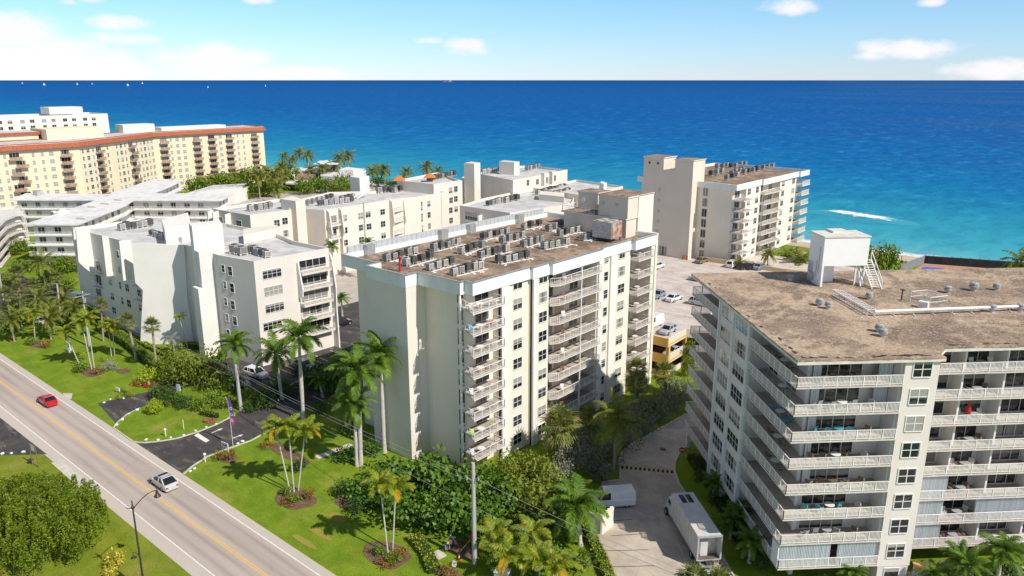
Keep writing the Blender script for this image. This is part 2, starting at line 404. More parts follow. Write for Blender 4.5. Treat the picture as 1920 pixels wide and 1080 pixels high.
for i, (p_, c_) in enumerate(((0, (.68, .87, 1.42)), (.1, (.67, .97, 1.22)), (.3, (1.42, 1.08, .95)), (1, (1.42, 1.06, .86)))):
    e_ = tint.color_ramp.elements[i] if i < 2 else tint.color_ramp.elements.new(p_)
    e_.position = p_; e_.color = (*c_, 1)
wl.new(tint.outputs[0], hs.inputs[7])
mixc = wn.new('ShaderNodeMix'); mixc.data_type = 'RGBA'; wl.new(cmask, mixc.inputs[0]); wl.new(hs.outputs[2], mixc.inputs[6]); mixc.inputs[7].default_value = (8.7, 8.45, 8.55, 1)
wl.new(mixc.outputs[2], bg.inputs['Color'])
scene.view_settings.view_transform = 'Standard'; scene.view_settings.look = 'None'
scene.view_settings.exposure = 0.30; scene.view_settings.gamma = 1.0
scene.cycles.max_bounces = 6; scene.cycles.transparent_max_bounces = 4

# ------------------------------------------------------------------ ground, road, drives
def sheet(name, poly, z, m, thick=None):
    b = MB(); poly = ccw(list(poly)); b.face([(p[0], p[1], z) for p in poly])
    return structure(b.build(name, m))
b = MB(); b.face([(-4000, -400, 0), (900, -400, 0), (900, 236, 0), (-4000, 236, 0)]); structure(b.build('ground', LAWN))
b = MB(); b.face([(-4000, 30.9, .016), (900, 30.9, .016), (900, 40.75, .016), (-4000, 40.75, .016)]); structure(b.build('road', ROAD))
b = MB()
for y in (32.42, 39.62): b.face([(-900, y - .07, .021), (300, y - .07, .021), (300, y + .07, .021), (-900, y + .07, .021)])
structure(b.build('road_edge_lines', LINE))
b = MB()
for y in (35.80, 36.06): b.face([(-900, y - .07, .021), (300, y - .07, .021), (300, y + .07, .021), (-900, y + .07, .021)])
structure(b.build('road_centre_lines', YLINE))
b = MB(); b.face([(-4000, -300, .012), (900, -300, .012), (900, 30.9, .012), (-4000, 30.9, .012)]); structure(b.build('west_verge', ROUGHLAWN))
loop = gl(0, (183, 756), (285, 733), (320, 705), (370, 690), (440, 668), (500, 640)) + [(-117.5, 88), (-117.5, 112), (-89, 112), (-89, 66)] + \
       gl(0, (655, 728), (620, 745), (560, 772), (520, 797), (470, 824), (430, 838), (390, 853), (362, 871), (341, 887), (250, 830))
sheet('driveway', loop, .010, ASPH)
island = gl(0, (213, 803), (220, 793), (238, 778), (262, 766), (300, 748), (345, 728), (420, 715), (462, 730), (475, 755), (440, 779), (405, 797), (370, 811), (330, 823), (300, 828), (271, 831), (250, 829))
sheet('island_lawn', island, .09, LAWN)
def kerb(name, path, w=.22, h=.14, m=KERB, z=0.):
    b = MB()
    for p, q in zip(path, path[1:]): b.bar((p[0], p[1], z + h / 2), (q[0], q[1], z + h / 2), w, h)
    return structure(b.build(name, m))
kerb('kerb', island[9:] + island[:4], .2, .13)
kerb('kerb', gl(0, (345, 889), (362, 874), (390, 856), (430, 841), (470, 827), (520, 800)), .2, .11)
kerb('kerb', gl(0, (462, 768), (520, 737), (578, 706)), .3, .2)
sheet('side_street', gl(0, (-160, 690), (0, 783), (88, 852), (0, 854), (-160, 850)), .022, ASPH)
sheet('neighbour_drive', gl(0, (-60, 505), (40, 518), (95, 533), (165, 552), (205, 575), (150, 590), (90, 562), (40, 560), (60, 600), (20, 604), (-60, 590)), .012, ASPH)
sheet('concrete_apron', gl(0, (118, 737), (136, 738), (134, 748), (122, 747)), .014, KERB)
sheet('concrete_apron', gl(0, (96, 868), (115, 862), (190, 925), (182, 935), (160, 925)), .022, KERB)
# stop bar, arrows
drv = MB(); drv.face([(p[0], p[1], .026) for p in ccw(gl(0, (364, 817), (371, 812), (393, 826), (386, 830)))])
for a, c in (((397, 812), (418, 803)), ((436, 822), (456, 815))):
    p = Vector(g(*a)); q = Vector(g(*c)); d = (q - p).normalized(); n = Vector((-d.y, d.x))
    for s0, s1, w0, w1 in ((0, .62, .1, .1), (.62, 1, .32, .02)):
        u = p.lerp(q, s0); v = p.lerp(q, s1); drv.face([(*(u - n * w0), .027), (*(v - n * w1), .027), (*(v + n * w1), .027), (*(u + n * w0), .027)])
for k in range(9):
    y = 62 + k * 5.1
    drv.face([(-101, y, .026), (-95.5, y, .026), (-95.5, y + .13, .026), (-101, y + .13, .026)])
    drv.face([(-117, y, .026), (-111.5, y, .026), (-111.5, y + .13, .026), (-117, y + .13, .026)])
for a, c in (((420, 722), (441, 733)), ((425, 743), (441, 738)), ((522, 691), (552, 703)), ((592, 667), (616, 678))):
    p = Vector(g(*a)); q = Vector(g(*c)); d = (q - p).normalized(); n = Vector((-d.y, d.x)) * .08
    drv.face([(*(p - n), .027), (*(q - n), .027), (*(q + n), .027), (*(p + n), .027)])
structure(drv.build('drive_markings', LINE))
# right-hand concrete drive
rd = gl(0, (1146, 1100), (1121, 1003), (1143, 955), (1127, 905), (1163, 900), (1161, 862), (1168, 846), (1186, 832), (1286, 777)) + [(-52.2, 112), (-44, 112)] + \
     gl(0, (1335, 800), (1300, 823), (1275, 848), (1266, 868), (1265, 884), (1273, 906), (1285, 925), (1378, 1085), (1440, 1180), (1250, 1250))
sheet('concrete_drive', rd, .012, CONC)
kerb('kerb', gl(0, (1127, 905), (1163, 900), (1161, 862), (1168, 846), (1186, 832), (1286, 777)), .18, .13)
kerb('kerb', gl(0, (1335, 800), (1300, 823), (1275, 848), (1266, 868), (1265, 884), (1273, 906), (1285, 925), (1378, 1085)), .18, .13)
jm = MB()
for a, c in (((1147, 977), (1186, 974)), ((1145, 1005), (1205, 1001)), ((1130, 1033), (1216, 1031)), ((1141, 1063), (1228, 1061)), ((1140, 953), (1182, 951))):
    p = Vector(g(*a)); q = Vector(g(*c)); d = (q - p).normalized(); n = Vector((-d.y, d.x)) * .05
    jm.face([(*(p - n), .018), (*(q - n), .018), (*(q + n), .018), (*(p + n), .018)])
structure(jm.build('parking_joints', TAR))
jm = MB(); seam = [Vector(g(*p)) for p in ((1217, 884), (1215, 895), (1220, 915), (1230, 940), (1243, 965), (1258, 992), (1272, 1020), (1287, 1055), (1296, 1085))]
for p, q in zip(seam, seam[1:]):
    n = Vector((-(q - p).y, (q - p).x)).normalized() * .06
    jm.face([(*(p - n), .018), (*(q - n), .018), (*(q + n), .018), (*(p + n), .018)])
structure(jm.build('drive_seam', M('seam_sealant', (.62, .50, .36), (.5, .4, .3), 2.)))
sheet('drain_cover', gl(0, (1239, 839), (1249, 841), (1247, 846), (1237, 844)), .018, DARKM)
# paved grounds behind the towers
sheet('service_court', [(-62, 60.4), (-55, 60.4), (-55, 66), (-62, 66)], .008, SOIL)
sheet('garden_path', gl(0, (590, 855), (655, 831), (663, 835), (598, 861)), .014, KERB)
sheet('rear_paving', [(-330, 96), (-120, 96), (-90, 112), (-90, 238), (-300, 238)], .006, M('pale_paving', (.50, .45, .40), (.40, .36, .31), .3))
sheet('parking_lot', [(-140, 85.6), (-118.2, 85.6), (-118.2, 84), (-88.5, 84), (-88.5, 125), (-140, 125)], .008, ASPH)
# soil beds
def bed(name, cx, cy, rx, ry, z=.018, m=SOIL):
    sheet(name, [(cx + rx * math.cos(t) * (1 + .1 * math.sin(3 * t + cx)), cy + ry * math.sin(t) * (1 + .1 * math.cos(2 * t))) for t in (k * math.pi / 14 for k in range(28))], z, m)
for p, rx, ry in (((553, 935), 3.0, 2.3), ((725, 1040), 3.0, 2.2), ((172, 697), 3.1, 1.8), ((70, 645), 2.6, 1.6), ((232, 696), 1.6, 1.2), ((292, 775), 1.2, .9), ((272, 718), 3, 1.6), ((425, 858), 1.9, 1.3), ((650, 945), 2., 1.1), ((540, 850), 4.5, 1.2)):
    bed('planting_bed', *g(*p), rx, ry)
bed('work_soil', *g(868, 1030), 2.2, 1.3); bed('brush_soil', *g(840, 1075), 1.8, 1.0)
for p, rx, ry in (((600, 1000), 2.0, .5), ((570, 1015), 2.2, .45), ((632, 970), 1.4, .7)): bed('bare_lawn_patch', *g(*p), rx, ry, .02, M('dry_turf', (.26, .22, .06), (.30, .27, .04), 1.5, .95, .1))

# ------------------------------------------------------------------ beach and sea
b = MB(); N = 60
for i in range(N):
    x0, x1 = -900 + i * 20, -880 + i * 20
    for (y0, z0), (y1, z1) in (((235.5, .02), (246, -.5)), ((246, -.5), (252.5, -1.9)), ((252.5, -1.9), (262, -3.2))):
        b.face([(x0, y0, z0), (x1, y0, z0), (x1, y1, z1), (x0, y1, z1)])
structure(b.build('beach', SAND))
n = NT('sea_water'); n.set(Roughness=.32); n.b.inputs['Specular IOR Level'].default_value = .06
X, Y, Z = n.xyz()
wob = n.math('MULTIPLY', n.math('SUBTRACT', n.noise(.008, (.35, 1, 1), detail=5), .5), 1.1)
ly = n.math('ADD', n.math('LOGARITHM', n.math('SUBTRACT', Y, 238.), 2.718), wob)
cr = n.n.new('ShaderNodeValToRGB'); e = cr.color_ramp; e.interpolation = 'LINEAR'
stops = [(2.6, (.20, .50, .48)), (3.6, (.055, .36, .44)), (4.5, (.024, .27, .39)), (5.1, (.010, .20, .385)), (5.7, (.004, .145, .38)), (6.6, (.003, .10, .355)), (8.0, (.004, .085, .32)), (10., (.003, .055, .22))]
for i, (p, c) in enumerate(stops):
    el_ = e.elements[i] if i < 2 else e.elements.new(.5)
    el_.position = (p - 2) / 8.5; el_.color = (*c, 1)
for i, (p, c) in enumerate(sorted(stops)): e.elements[i].position = (p - 2) / 8.5; e.elements[i].color = (*c, 1)
n.l.new(n.ramp(ly, 2., 10.5), cr.inputs[0])
a = cr.outputs[0]
# darker weed and current bands, purple offshore patches, ripples
band = n.math('MULTIPLY', n.ramp(n.noise(.018, (.22, 1, 1), detail=6, rough=.6), .5, .68, 0, .5), n.ramp(Y, 300, 560, .5, 1)); a = n.mix(band, a, (.010, .12, .30))
pur = n.math('MULTIPLY', n.ramp(n.noise(.0016, (.5, 1, 1), detail=4), .42, .62), n.ramp(n.math('ADD', X, n.math('MULTIPLY', Y, .35)), -300, 350)); pur = n.math('MULTIPLY', pur, n.ramp(Y, 380, 700))
a = n.mix(n.math('MULTIPLY', pur, .8), a, (.042, .105, .285))
rip = n.noise(.13, (1.2, .45, 1), detail=9, rough=.74); a = n.mix(n.math('MULTIPLY', n.ramp(rip, .44, .60, 0, .72), n.ramp(Y, 300, 620, .35, 1)), a, (.003, .075, .245))
a = n.mix(n.ramp(n.noise(.11, (.9, .4, 1), detail=9, rough=.76), .54, .68, 0, .5), a, (.05, .36, .56))
fo = n.math('ADD', n.math('MULTIPLY', n.noise(.12, (.6, 1, 1), detail=7, rough=.7), 9.), n.math('MULTIPLY', n.noise(.02, detail=2), 8.))
foam = n.ramp(n.math('SUBTRACT', Y, n.math('ADD', 247.6, fo)), 0., 3.2, 1, 0)
a = n.mix(n.math('MULTIPLY', foam, n.ramp(n.noise(.5, (.6, 1, 1), detail=7, rough=.7), .3, .6, .3, 1.)), a, (.80, .82, .80))
df = n.n.new('ShaderNodeBsdfDiffuse'); n.l.new(a, df.inputs[0]); gs_ = n.n.new('ShaderNodeBsdfGlossy'); gs_.inputs['Roughness'].default_value = .35
ms = n.n.new('ShaderNodeMixShader'); ms.inputs[0].default_value = .03; n.l.new(df.outputs[0], ms.inputs[1]); n.l.new(gs_.outputs[0], ms.inputs[2]); n.l.new(ms.outputs[0], n.n['Material Output'].inputs[0])
bp = n.n.new('ShaderNodeBump'); bp.inputs['Strength'].default_value = .35; bp.inputs['Distance'].default_value = .5; n.l.new(rip, bp.inputs['Height']); n.l.new(bp.outputs[0], df.inputs['Normal'])
b = MB(); b.face([(-1.5e5, 246, -2), (1.5e5, 246, -2), (1.5e5, 1.5e5, -2), (-1.5e5, 1.5e5, -2)]); structure(b.build('sea', n.m))
# breaking wave: a low rolling crest with foam
b = MB(); K, J = 90, 16; rg = random.Random(3); fo = []
for i in range(K + 1):
    t = i / K; x = -114 + 46 * t; cy = 318 - 4 * t + 1.5 * math.sin(t * 7)
    env = max(.05, min(1, t * 4, (1 - t) * 3.0))
    for j in range(J + 1):
        u = j / J; h = (1.0 * math.exp(-((u - .22) / .12) ** 2) + .45 * math.exp(-((u - .6) / .25) ** 2)) * env + rg.uniform(-.06, .06) * env
        b.v.append((x, cy - 5 + (u * 19 - 2) * (.35 + .65 * env), -2.03 + max(.0, h) * min(1, 6 * u, 6 * (1 - u)))); fo.append(min(1, 4 * u, 3.2 * (1 - u)) * env)
for i in range(K):
    for j in range(J): k = i * (J + 1) + j; b.f.append((k, k + 1, k + J + 2, k + J + 1)); b.mi.append(0)
FM = NT('wave_foam'); FM.set(Roughness=.8); at = FM.n.new('ShaderNodeAttribute'); at.attribute_name = 'foam'
k_ = FM.math('ADD', FM.math('MULTIPLY', FM.noise(.6, (.4, .8, 1), detail=10, rough=.8), 1.5), FM.math('MULTIPLY', at.outputs['Fac'], .62))
FM.col(FM.mix(FM.ramp(k_, 1.20, 1.36), (.03, .29, .40), (.84, .86, .86)))
o = b.build('breaking_wave', FM.m); structure(o); al = o.data.attributes.new('foam', 'FLOAT', 'POINT'); al.data.foreach_set('value', fo)
# ------------------------------------------------------------------ building helpers
def part(name, b, m, root, label=None):
    o = b.build(name, m, root)
    if label: o['label'] = label
    return o
def block(root, poly, z0, z1, wm, rm, par=.6, pt=.28, names=('wall', 'roof')):
    poly = ccw(list(poly)); inn = inset(poly, pt); n = len(poly); b = MB()
    for i in range(n):
        j = (i + 1) % n; p, q, pi, qi = poly[i], poly[j], inn[i], inn[j]
        b.face([(*p, z0), (*q, z0), (*q, z1), (*p, z1)])
        b.face([(*p, z1), (*q, z1), (*qi, z1), (*pi, z1)])
        b.face([(*pi, z1), (*qi, z1), (*qi, z1 - par - .05), (*pi, z1 - par - .05)])
    w_ = part(names[0], b, wm, root)
    b = MB(); rp = inset(poly, pt * .5); b.face([(*p, z1 - par) for p in rp]); r_ = part(names[1], b, rm, root)
    return w_, r_
def prismpart(name, root, poly, z0, z1, m, mt=None, label=None):
    b = MB(); b.prism(list(poly), z0, z1, 0, mt=1 if mt else None)
    return part(name, b, [m, mt] if mt else m, root, label)
_wm = {}
def win_meshes(w, h, nx, ny, gm, ft=.07, fm=None, sill=True):
    k = (round(w, 2), round(h, 2), nx, ny, gm.name, ft, sill)
    if k not in _wm:
        b = MB(); W = w / 2; d0, d1 = -.07, .03
        b.box(-W - ft, -W, d0, d1, -h / 2 - ft, h / 2 + ft); b.box(W, W + ft, d0, d1, -h / 2 - ft, h / 2 + ft)
        b.box(-W, W, d0, d1, h / 2, h / 2 + ft)
        if sill: b.box(-W, W, d0 - .05, d1, -h / 2 - ft, -h / 2)
        else: b.box(-W, W, d0, d1, -h / 2 - ft, -h / 2)
        for i in range(1, nx): x = -W + w * i / nx; b.box(x - ft * .45, x + ft * .45, d0 + .015, d1, -h / 2, h / 2)
        for j in range(1, ny):
            z = -h / 2 + h * j / ny
            for i in range(nx):
                x0 = -W + w * i / nx + ft * .45; x1 = -W + w * (i + 1) / nx - ft * .45; b.box(x0, x1, d0 + .02, d1, z - ft * .4, z + ft * .4)
        g2 = MB(); g2.face([(-W, -.03, -h / 2), (W, -.03, -h / 2), (W, -.03, h / 2), (-W, -.03, h / 2)])
        _wm[k] = (b.mesh('window', fm or PAINT), g2.mesh('pane', gm))
    return _wm[k]
def window(root, p, rz, z, w, h, nx=2, ny=2, gm=None, name='window', ft=.07, local=False, sub=True, sill=True):
    fm, pm = win_meshes(w, h, nx, ny, gm or GLASS, ft, None, sill); L = Vector((0, 0, 0)) if local else wloc(root)
    o = link(name, fm, root, (p[0] - L.x, p[1] - L.y, z - L.z), rz)
    link('pane', pm, o); return o
def wallhit(p, q, x, y):
    """where the sight line through photo point x,y meets the wall from p to q: distance along it and height"""
    d = ray(x, y); ex, ey = q[0] - p[0], q[1] - p[1]; L = math.hypot(ex, ey); ex /= L; ey /= L
    det = d[0] * -ey + d[1] * ex; t = (p[0] * -ey + p[1] * ex) / det
    return (d[0] * t - p[0]) * ex + (d[1] * t - p[1]) * ey, CAMH + d[2] * t
def wdir(p, q): return math.atan2(q[1] - p[1], q[0] - p[0])
def along(p, q, s):
    L = math.hypot(q[0] - p[0], q[1] - p[1]); return (p[0] + (q[0] - p[0]) * s / L, p[1] + (q[1] - p[1]) * s / L)
def wins(root, p, q, pts, w, h, nx=2, ny=2, gm=None, org=(0, 0), sc=1.):
    for a in pts:
        s, z = wallhit(p, q, org[0] + a[0] / sc, org[1] + a[1] / sc); L = math.hypot(q[0] - p[0], q[1] - p[1])
        s = min(max(s, w / 2 + .15), L - w / 2 - .15); window(root, along(p, q, s), wdir(p, q), z, w, h, nx, ny, gm)
_rm = {}
def rail_mesh(path, h=1.05, ps=.15, pw=.035, post=1.35):
    k = (tuple(path), h, ps, pw)
    if k in _rm: return _rm[k]
    b = MB()
    for p, q in zip(path, path[1:]):
        L = math.hypot(q[0] - p[0], q[1] - p[1]); u = ((q[0] - p[0]) / L, (q[1] - p[1]) / L); n = max(1, round(L / post))
        b.bar((*p, h - .03), (*q, h - .03), .07, .06); b.bar((*p, .12), (*q, .12), .045, .045)
        for i in range(n + 1): x = p[0] + u[0] * L * i / n; y = p[1] + u[1] * L * i / n; b.obox((x, y), u, (-u[1], u[0]), .065, .065, .0, h - .06)
        m = int(L / ps)
        for i in range(1, m):
            x = p[0] + u[0] * L * i / m; y = p[1] + u[1] * L * i / m; k2 = len(b.v); a = pw / 2
            b.v += [(x - u[0] * a, y - u[1] * a, .14), (x + u[0] * a, y + u[1] * a, .14), (x + u[0] * a, y + u[1] * a, h - .06), (x - u[0] * a, y - u[1] * a, h - .06)]
            b.f.append((k2, k2 + 1, k2 + 2, k2 + 3)); b.mi.append(0)
    _rm[k] = b.mesh('railing', RAIL); return _rm[k]
_sm = {}
def balcony(root, poly, z, path, p=(0, 0), rz=0., th=.2, ps=.24, sm=None, local=False, h=1.05):
    """slab with its railing; poly and path in the balcony's own plan axes"""
    k = tuple(poly) + (th, (sm or SLAB).name)
    if k not in _sm:
        b = MB(); b.prism(list(poly), -th, 0, 0, mt=1); _sm[k] = b.mesh('balcony', [sm or SLAB, FLOORTILE])
    L = Vector((0, 0, 0)) if local else wloc(root)
    o = link('balcony', _sm[k], root, (p[0] - L.x, p[1] - L.y, z - L.z), rz)
    if path: link('railing', rail_mesh(tuple(path), h, ps, .06 if ps < .14 else .032), o)
    return o
# rooftop condensers -------------------------------------------------
def make_ac(name, label, group, w=.95, d=.95, h=.95):
    t = thing(name, label, 'air conditioner', (0, 0, 0), 0, group); b = MB()
    b.box(-w / 2, w / 2, -d / 2, d / 2, .28, .28 + h)
    for sx_ in (-1, 1):
        for i in range(5):
            z = .36 + i * h * .17; b.box(sx_ * w / 2 - .012, sx_ * w / 2 + .012, -d * .42, d * .42, z, z + h * .07, 1)
    for sy in (-1, 1):
        for i in range(5):
            z = .36 + i * h * .17; b.box(-w * .42, w * .42, sy * d / 2 - .012, sy * d / 2 + .012, z, z + h * .07, 1)
    link('casing', b.mesh('casing', [ACM, DARKM]), t)
    b = MB(); b.lathe([(w * .40, .285 + h), (w * .40, .33 + h), (w * .34, .345 + h), (w * .1, .335 + h)], 14); link('fan_guard', b.mesh('fan_guard', DARKM), t)
    b = MB()
    for sx_ in (-1, 1):
        b.box(sx_ * w * .4 - .04, sx_ * w * .4 + .04, -d * .6, d * .6, .2, .28)
        for sy in (-1, 1): b.box(sx_ * w * .4 - .04, sx_ * w * .4 + .04, sy * d * .45 - .04, sy * d * .45 + .04, 0, .2)
    for sy in (-1, 1): b.box(-w * .4 + .04, w * .4 - .04, sy * d * .3 - .04, sy * d * .3 + .04, .21, .27)
    link('stand', b.mesh('stand', RAIL), t); return t
AC0 = make_ac('air_conditioner', 'x', 'x'); AC_USED = [0]
def ac_row(z, p0, p1, n, label, group, sc=1., pix=True):
    a = Vector(g(*p0, z)) if pix else Vector(p0); c = Vector(g(*p1, z)) if pix else Vector(p1); rz = math.atan2((c - a).y, (c - a).x) if n > 1 else 0
    for i in range(n):
        q = a.lerp(c, i / max(1, n - 1)); r2 = rz + rnd.uniform(-.16, .16); q = q + Vector((rnd.uniform(-.12, .12), rnd.uniform(-.12, .12)))
        if AC_USED[0] == 0:
            AC0.location = (q.x, q.y, z); AC0.rotation_euler = (0, 0, r2); AC0['label'] = label; AC0['group'] = group; AC0.scale = (sc,) * 3
        else: copy_tree(AC0, (q.x, q.y, z), r2, label, group, (sc * rnd.uniform(.94, 1.05), sc * rnd.uniform(.94, 1.05), sc * rnd.uniform(.9, 1.1)))
        AC_USED[0] += 1

# ------------------------------------------------------------------ 1. nine-storey cream block (main)
mb = thing('apartment_building', 'nine storey cream apartment block with brown gravel roof in the middle of the photo', 'building', (-75, 86, 0))
plan = [(-86.5, 66.4), (-79.8, 66.4), (-79.8, 63.0), (-72.2, 63.0), (-72.2, 66.2), (-64.6, 66.2), (-64.6, 71.2), (-63.3, 71.2), (-63.3, 77.0), (-62.75, 77.0), (-62.75, 80.6), (-64.9, 80.6), (-64.9, 92.2), (-62.75, 92.2), (-62.75, 101.4), (-64.6, 101.4), (-64.6, 106.3), (-61.9, 106.3), (-61.9, 107.3), (-65.6, 107.3), (-65.6, 112), (-86.5, 112)]
b = MB(); b.prism(plan, -.5, 25.0, top=False); part('wall', b, W_CREAM, mb)
fas = [(-88, 65), (-79.95, 65), (-79.95, 62.85), (-72.05, 62.85), (-72.05, 64.95), (-64.4, 64.95), (-64.4, 65.75), (-63.0, 65.75), (-63.0, 70.8), (-62.9, 76.8), (-62.45, 76.8), (-62.45, 80.4), (-61.9, 80.4), (-61.9, 92.4), (-62.5, 92.4), (-62.5, 101.2), (-61.75, 101.2), (-61.75, 107.45), (-65.5, 107.45), (-65.5, 112.2), (-88, 112.2)]
inn = inset(fas, .3); b = MB(); n_ = len(fas)
for i in range(n_):
    j = (i + 1) % n_; z0 = 24.35
    b.face([(*fas[i], z0), (*fas[j], z0), (*fas[j], 26.05), (*fas[i], 26.05)]); b.face([(*fas[i], 26.05), (*fas[j], 26.05), (*inn[j], 26.05), (*inn[i], 26.05)])
    b.face([(*inn[i], 26.05), (*inn[j], 26.05), (*inn[j], 25.2), (*inn[i], 25.2)])
b.face([(p[0], p[1], 24.35) for p in reversed(fas)])
part('fascia', b, FASCIA, mb)
b = MB(); b.face([(*p, 25.3) for p in inset(fas, .12)]); part('roof', b, GRAVEL, mb)
# metal coping line
b = MB()
for i in range(n_):
    p, q = fas[i], fas[(i + 1) % n_]; b.bar((*p, 26.09), (*q, 26.09), .34, .07)
part('coping', b, METAL, mb)
# paler pilasters on the long face
for y0, y1, x in ((71.2, 72.7, -63.02), (77.0, 78.0, -62.45), (92.4, 93.6, -62.45), (95.6, 97.2, -62.5)):
    prismpart('pilaster', mb, [(x - .6, y0), (x, y0), (x, y1), (x - .6, y1)], -.4, 24.3, W_WHITE)
prismpart('stair_pier', mb, [(-79.9, 62.9), (-72.1, 62.9), (-72.1, 64.9), (-79.9, 64.9)], -.4, 24.34, W_PALE)
# parapet screen on the far side with louvre boxes
b = MB(); b.box(-88.1, -87.8, 66, 111, 25.9, 27.0)
for k in range(45): b.box(-87.8, -87.74, 66.2 + k, 66.28 + k, 25.9, 27.0)
part('parapet_screen', b, M('pale_screen', (.50, .52, .54), (.42, .44, .46), 1.5, .6), mb)
for y in (69.5, 84.5, 91, 103.5):
    b = MB(); b.box(-87.75, -86.9, y - .75, y + .75, 25.35, 26.9)
    for k in range(6): b.box(-86.9, -86.86, y - .65, y + .65, 25.5 + k * .22, 25.6 + k * .22)
    part('louvre_box', b, METAL, mb)
FL = [.3 + 2.8 * k for k in range(9)]
E_ = math.pi / 2
for k, z in enumerate(FL):
    window(mb, (-63.3, 74.6), E_, z + 1.45, 1.75, 1.45)
    window(mb, (-62.75, 79.3), E_, z + 1.45, 1.7, 1.45)
    window(mb, (-62.75, 94.6), E_, z + 1.45, 1.0, 1.35, 1, 2)
    window(mb, (-62.75, 98.9), E_, z + 1.45, 1.75, 1.45)
    # corner bay glazing and screens
    window(mb, (-64.6, 69.0), E_, z + 1.25, 2.6, 2.2, 2, 1, DGLASS, 'sliding_door', sill=False)
    window(mb, (-65.6, 66.2), 0, z + 1.25, 1.1, 2.2, 1, 1, DGLASS, 'sliding_door', sill=False)
    window(mb, (-63.3, 71.95), E_, z + 1.15, .9, .75, 2, 1, GLASS, ft=.05) if k % 2 == 0 else None
    window(mb, (-64.9, 82.6), E_, z + 1.25, 3.3, 2.2, 3, 1, DGLASS, 'sliding_door', sill=False)
    window(mb, (-64.9, 89.3), E_, z + 1.25, 2.0, 2.1, 2, 1, DGLASS, 'sliding_door', sill=False)
    window(mb, (-64.6, 103.2), E_, z + 1.25, 2.8, 2.2, 3, 1, DGLASS, 'sliding_door', sill=False)
    if k:
        balcony(mb, ((.55, 1.4), (1.28, 1.22), (6.25, 1.22), (6.25, .0), (5.0, .0), (5.0, -1.9), (-.8, -1.9)), z, ((5.0, -.05), (5.0, -1.85), (-.74, -1.85), (.6, 1.36)), (-63.35, 64.9), E_, th=.17)
        balcony(mb, ((0, 0), (6.4, 0), (6.4, -3.1), (1.2, -3.1), (0, -2.4)), z, ((.05, 0), (.05, -2.35), (1.2, -3.05), (6.4, -3.05)), (-64.88, 80.7), E_, th=.17)
        balcony(mb, ((0, 0), (5.0, 0), (5.0, -3.1), (0, -3.1)), z, ((0, -3.05), (4.9, -3.05), (4.9, 0)), (-64.88, 87.2), E_, th=.17)
        balcony(mb, ((0, 0), (4.8, 0), (4.8, -3.3), (0, -3.3)), z, ((.05, 0), (.05, -3.25), (4.75, -3.25), (4.75, -1.)), (-64.58, 101.5), E_, th=.17)
prismpart('divider_post', mb, [(-62.0, 87.02), (-61.8, 87.02), (-61.8, 87.18), (-62.0, 87.18)], 0, 24.3, RAIL)
prismpart('corner_post', mb, [(-64.75, 64.95), (-64.5, 64.95), (-64.5, 65.2), (-64.75, 65.2)], 0, 24.3, RAIL)
for k in (0, 1, 3, 4, 5, 6, 8): prismpart('bay_screen', mb, [(-64.86, 84.9), (-64.8, 84.9), (-64.8, 86.9), (-64.86, 86.9)], FL[k] + .02, FL[k] + 2.6, CREAMDK)
# lift tower
b = MB(); b.prism([(-78.1, 104.3), (-65.6, 104.3), (-65.6, 111.9), (-78.1, 111.9)], 25.1, 28.3); part('lift_tower', b, W_BEIGE, mb)
prismpart('tower_ledge', mb, [(-78.5, 103.9), (-65.4, 103.9), (-65.4, 112.1), (-78.5, 112.1)], 28.3, 28.5, W_PALE, GRAVEL)
prismpart('tower_room', mb, [(-71.1, 104.35), (-65.45, 104.35), (-65.45, 112.0), (-71.1, 112.0)], 28.5, 31.8, W_BEIGE)
prismpart('tower_roof', mb, [(-71.3, 104.15), (-65.3, 104.15), (-65.3, 112.2), (-71.3, 112.2)], 31.8, 32.0, W_PALE, GRAVEL)
prismpart('tower_room', mb, [(-78.0, 108.2), (-73.9, 108.2), (-73.9, 112.0), (-78.0, 112.0)], 28.5, 31.3, W_BEIGE)
prismpart('tower_roof', mb, [(-78.2, 108.0), (-73.7, 108.0), (-73.7, 112.2), (-78.2, 112.2)], 31.3, 31.5, W_PALE, GRAVEL)
prismpart('end_wall', mb, [(-65.55, 107.5), (-61.9, 107.5), (-61.9, 108.2), (-65.55, 108.2)], 0, 26.1, W_CREAM)
prismpart('end_wall', mb, [(-65.5, 107.35), (-65.3, 107.35), (-65.3, 112), (-65.5, 112)], 20, 31.9, W_CREAM)
L = wloc(mb); link('tower_railing', rail_mesh(((-78.3, 108.), (-78.3, 104.1), (-71.4, 104.1), (-71.4, 108.)), 1.0, .4), mb, (-L.x, -L.y, 28.5))
for x, z in ((-70.3, 30.6), (-67.6, 30.6), (-69., 26.9)): b = MB(); b.box(x - .2, x + .2, 104.2 if z > 28 else 104.1, 104.34 if z > 28 else 104.3, z - .2, z + .2); part('vent_grille', b, METAL, mb)
o = MB(); o.lathe([(.02, 0), (.45, .12), (.5, .2), (.02, .1)], 14)
d_ = tag(o.build('satellite_dish', PAINT), 'white satellite dish beside the roof tower of the middle cream block', 'dish'); d_.location = (-76.6, 107.9, 30.0); d_.rotation_euler = (R(70), 0, R(-20))
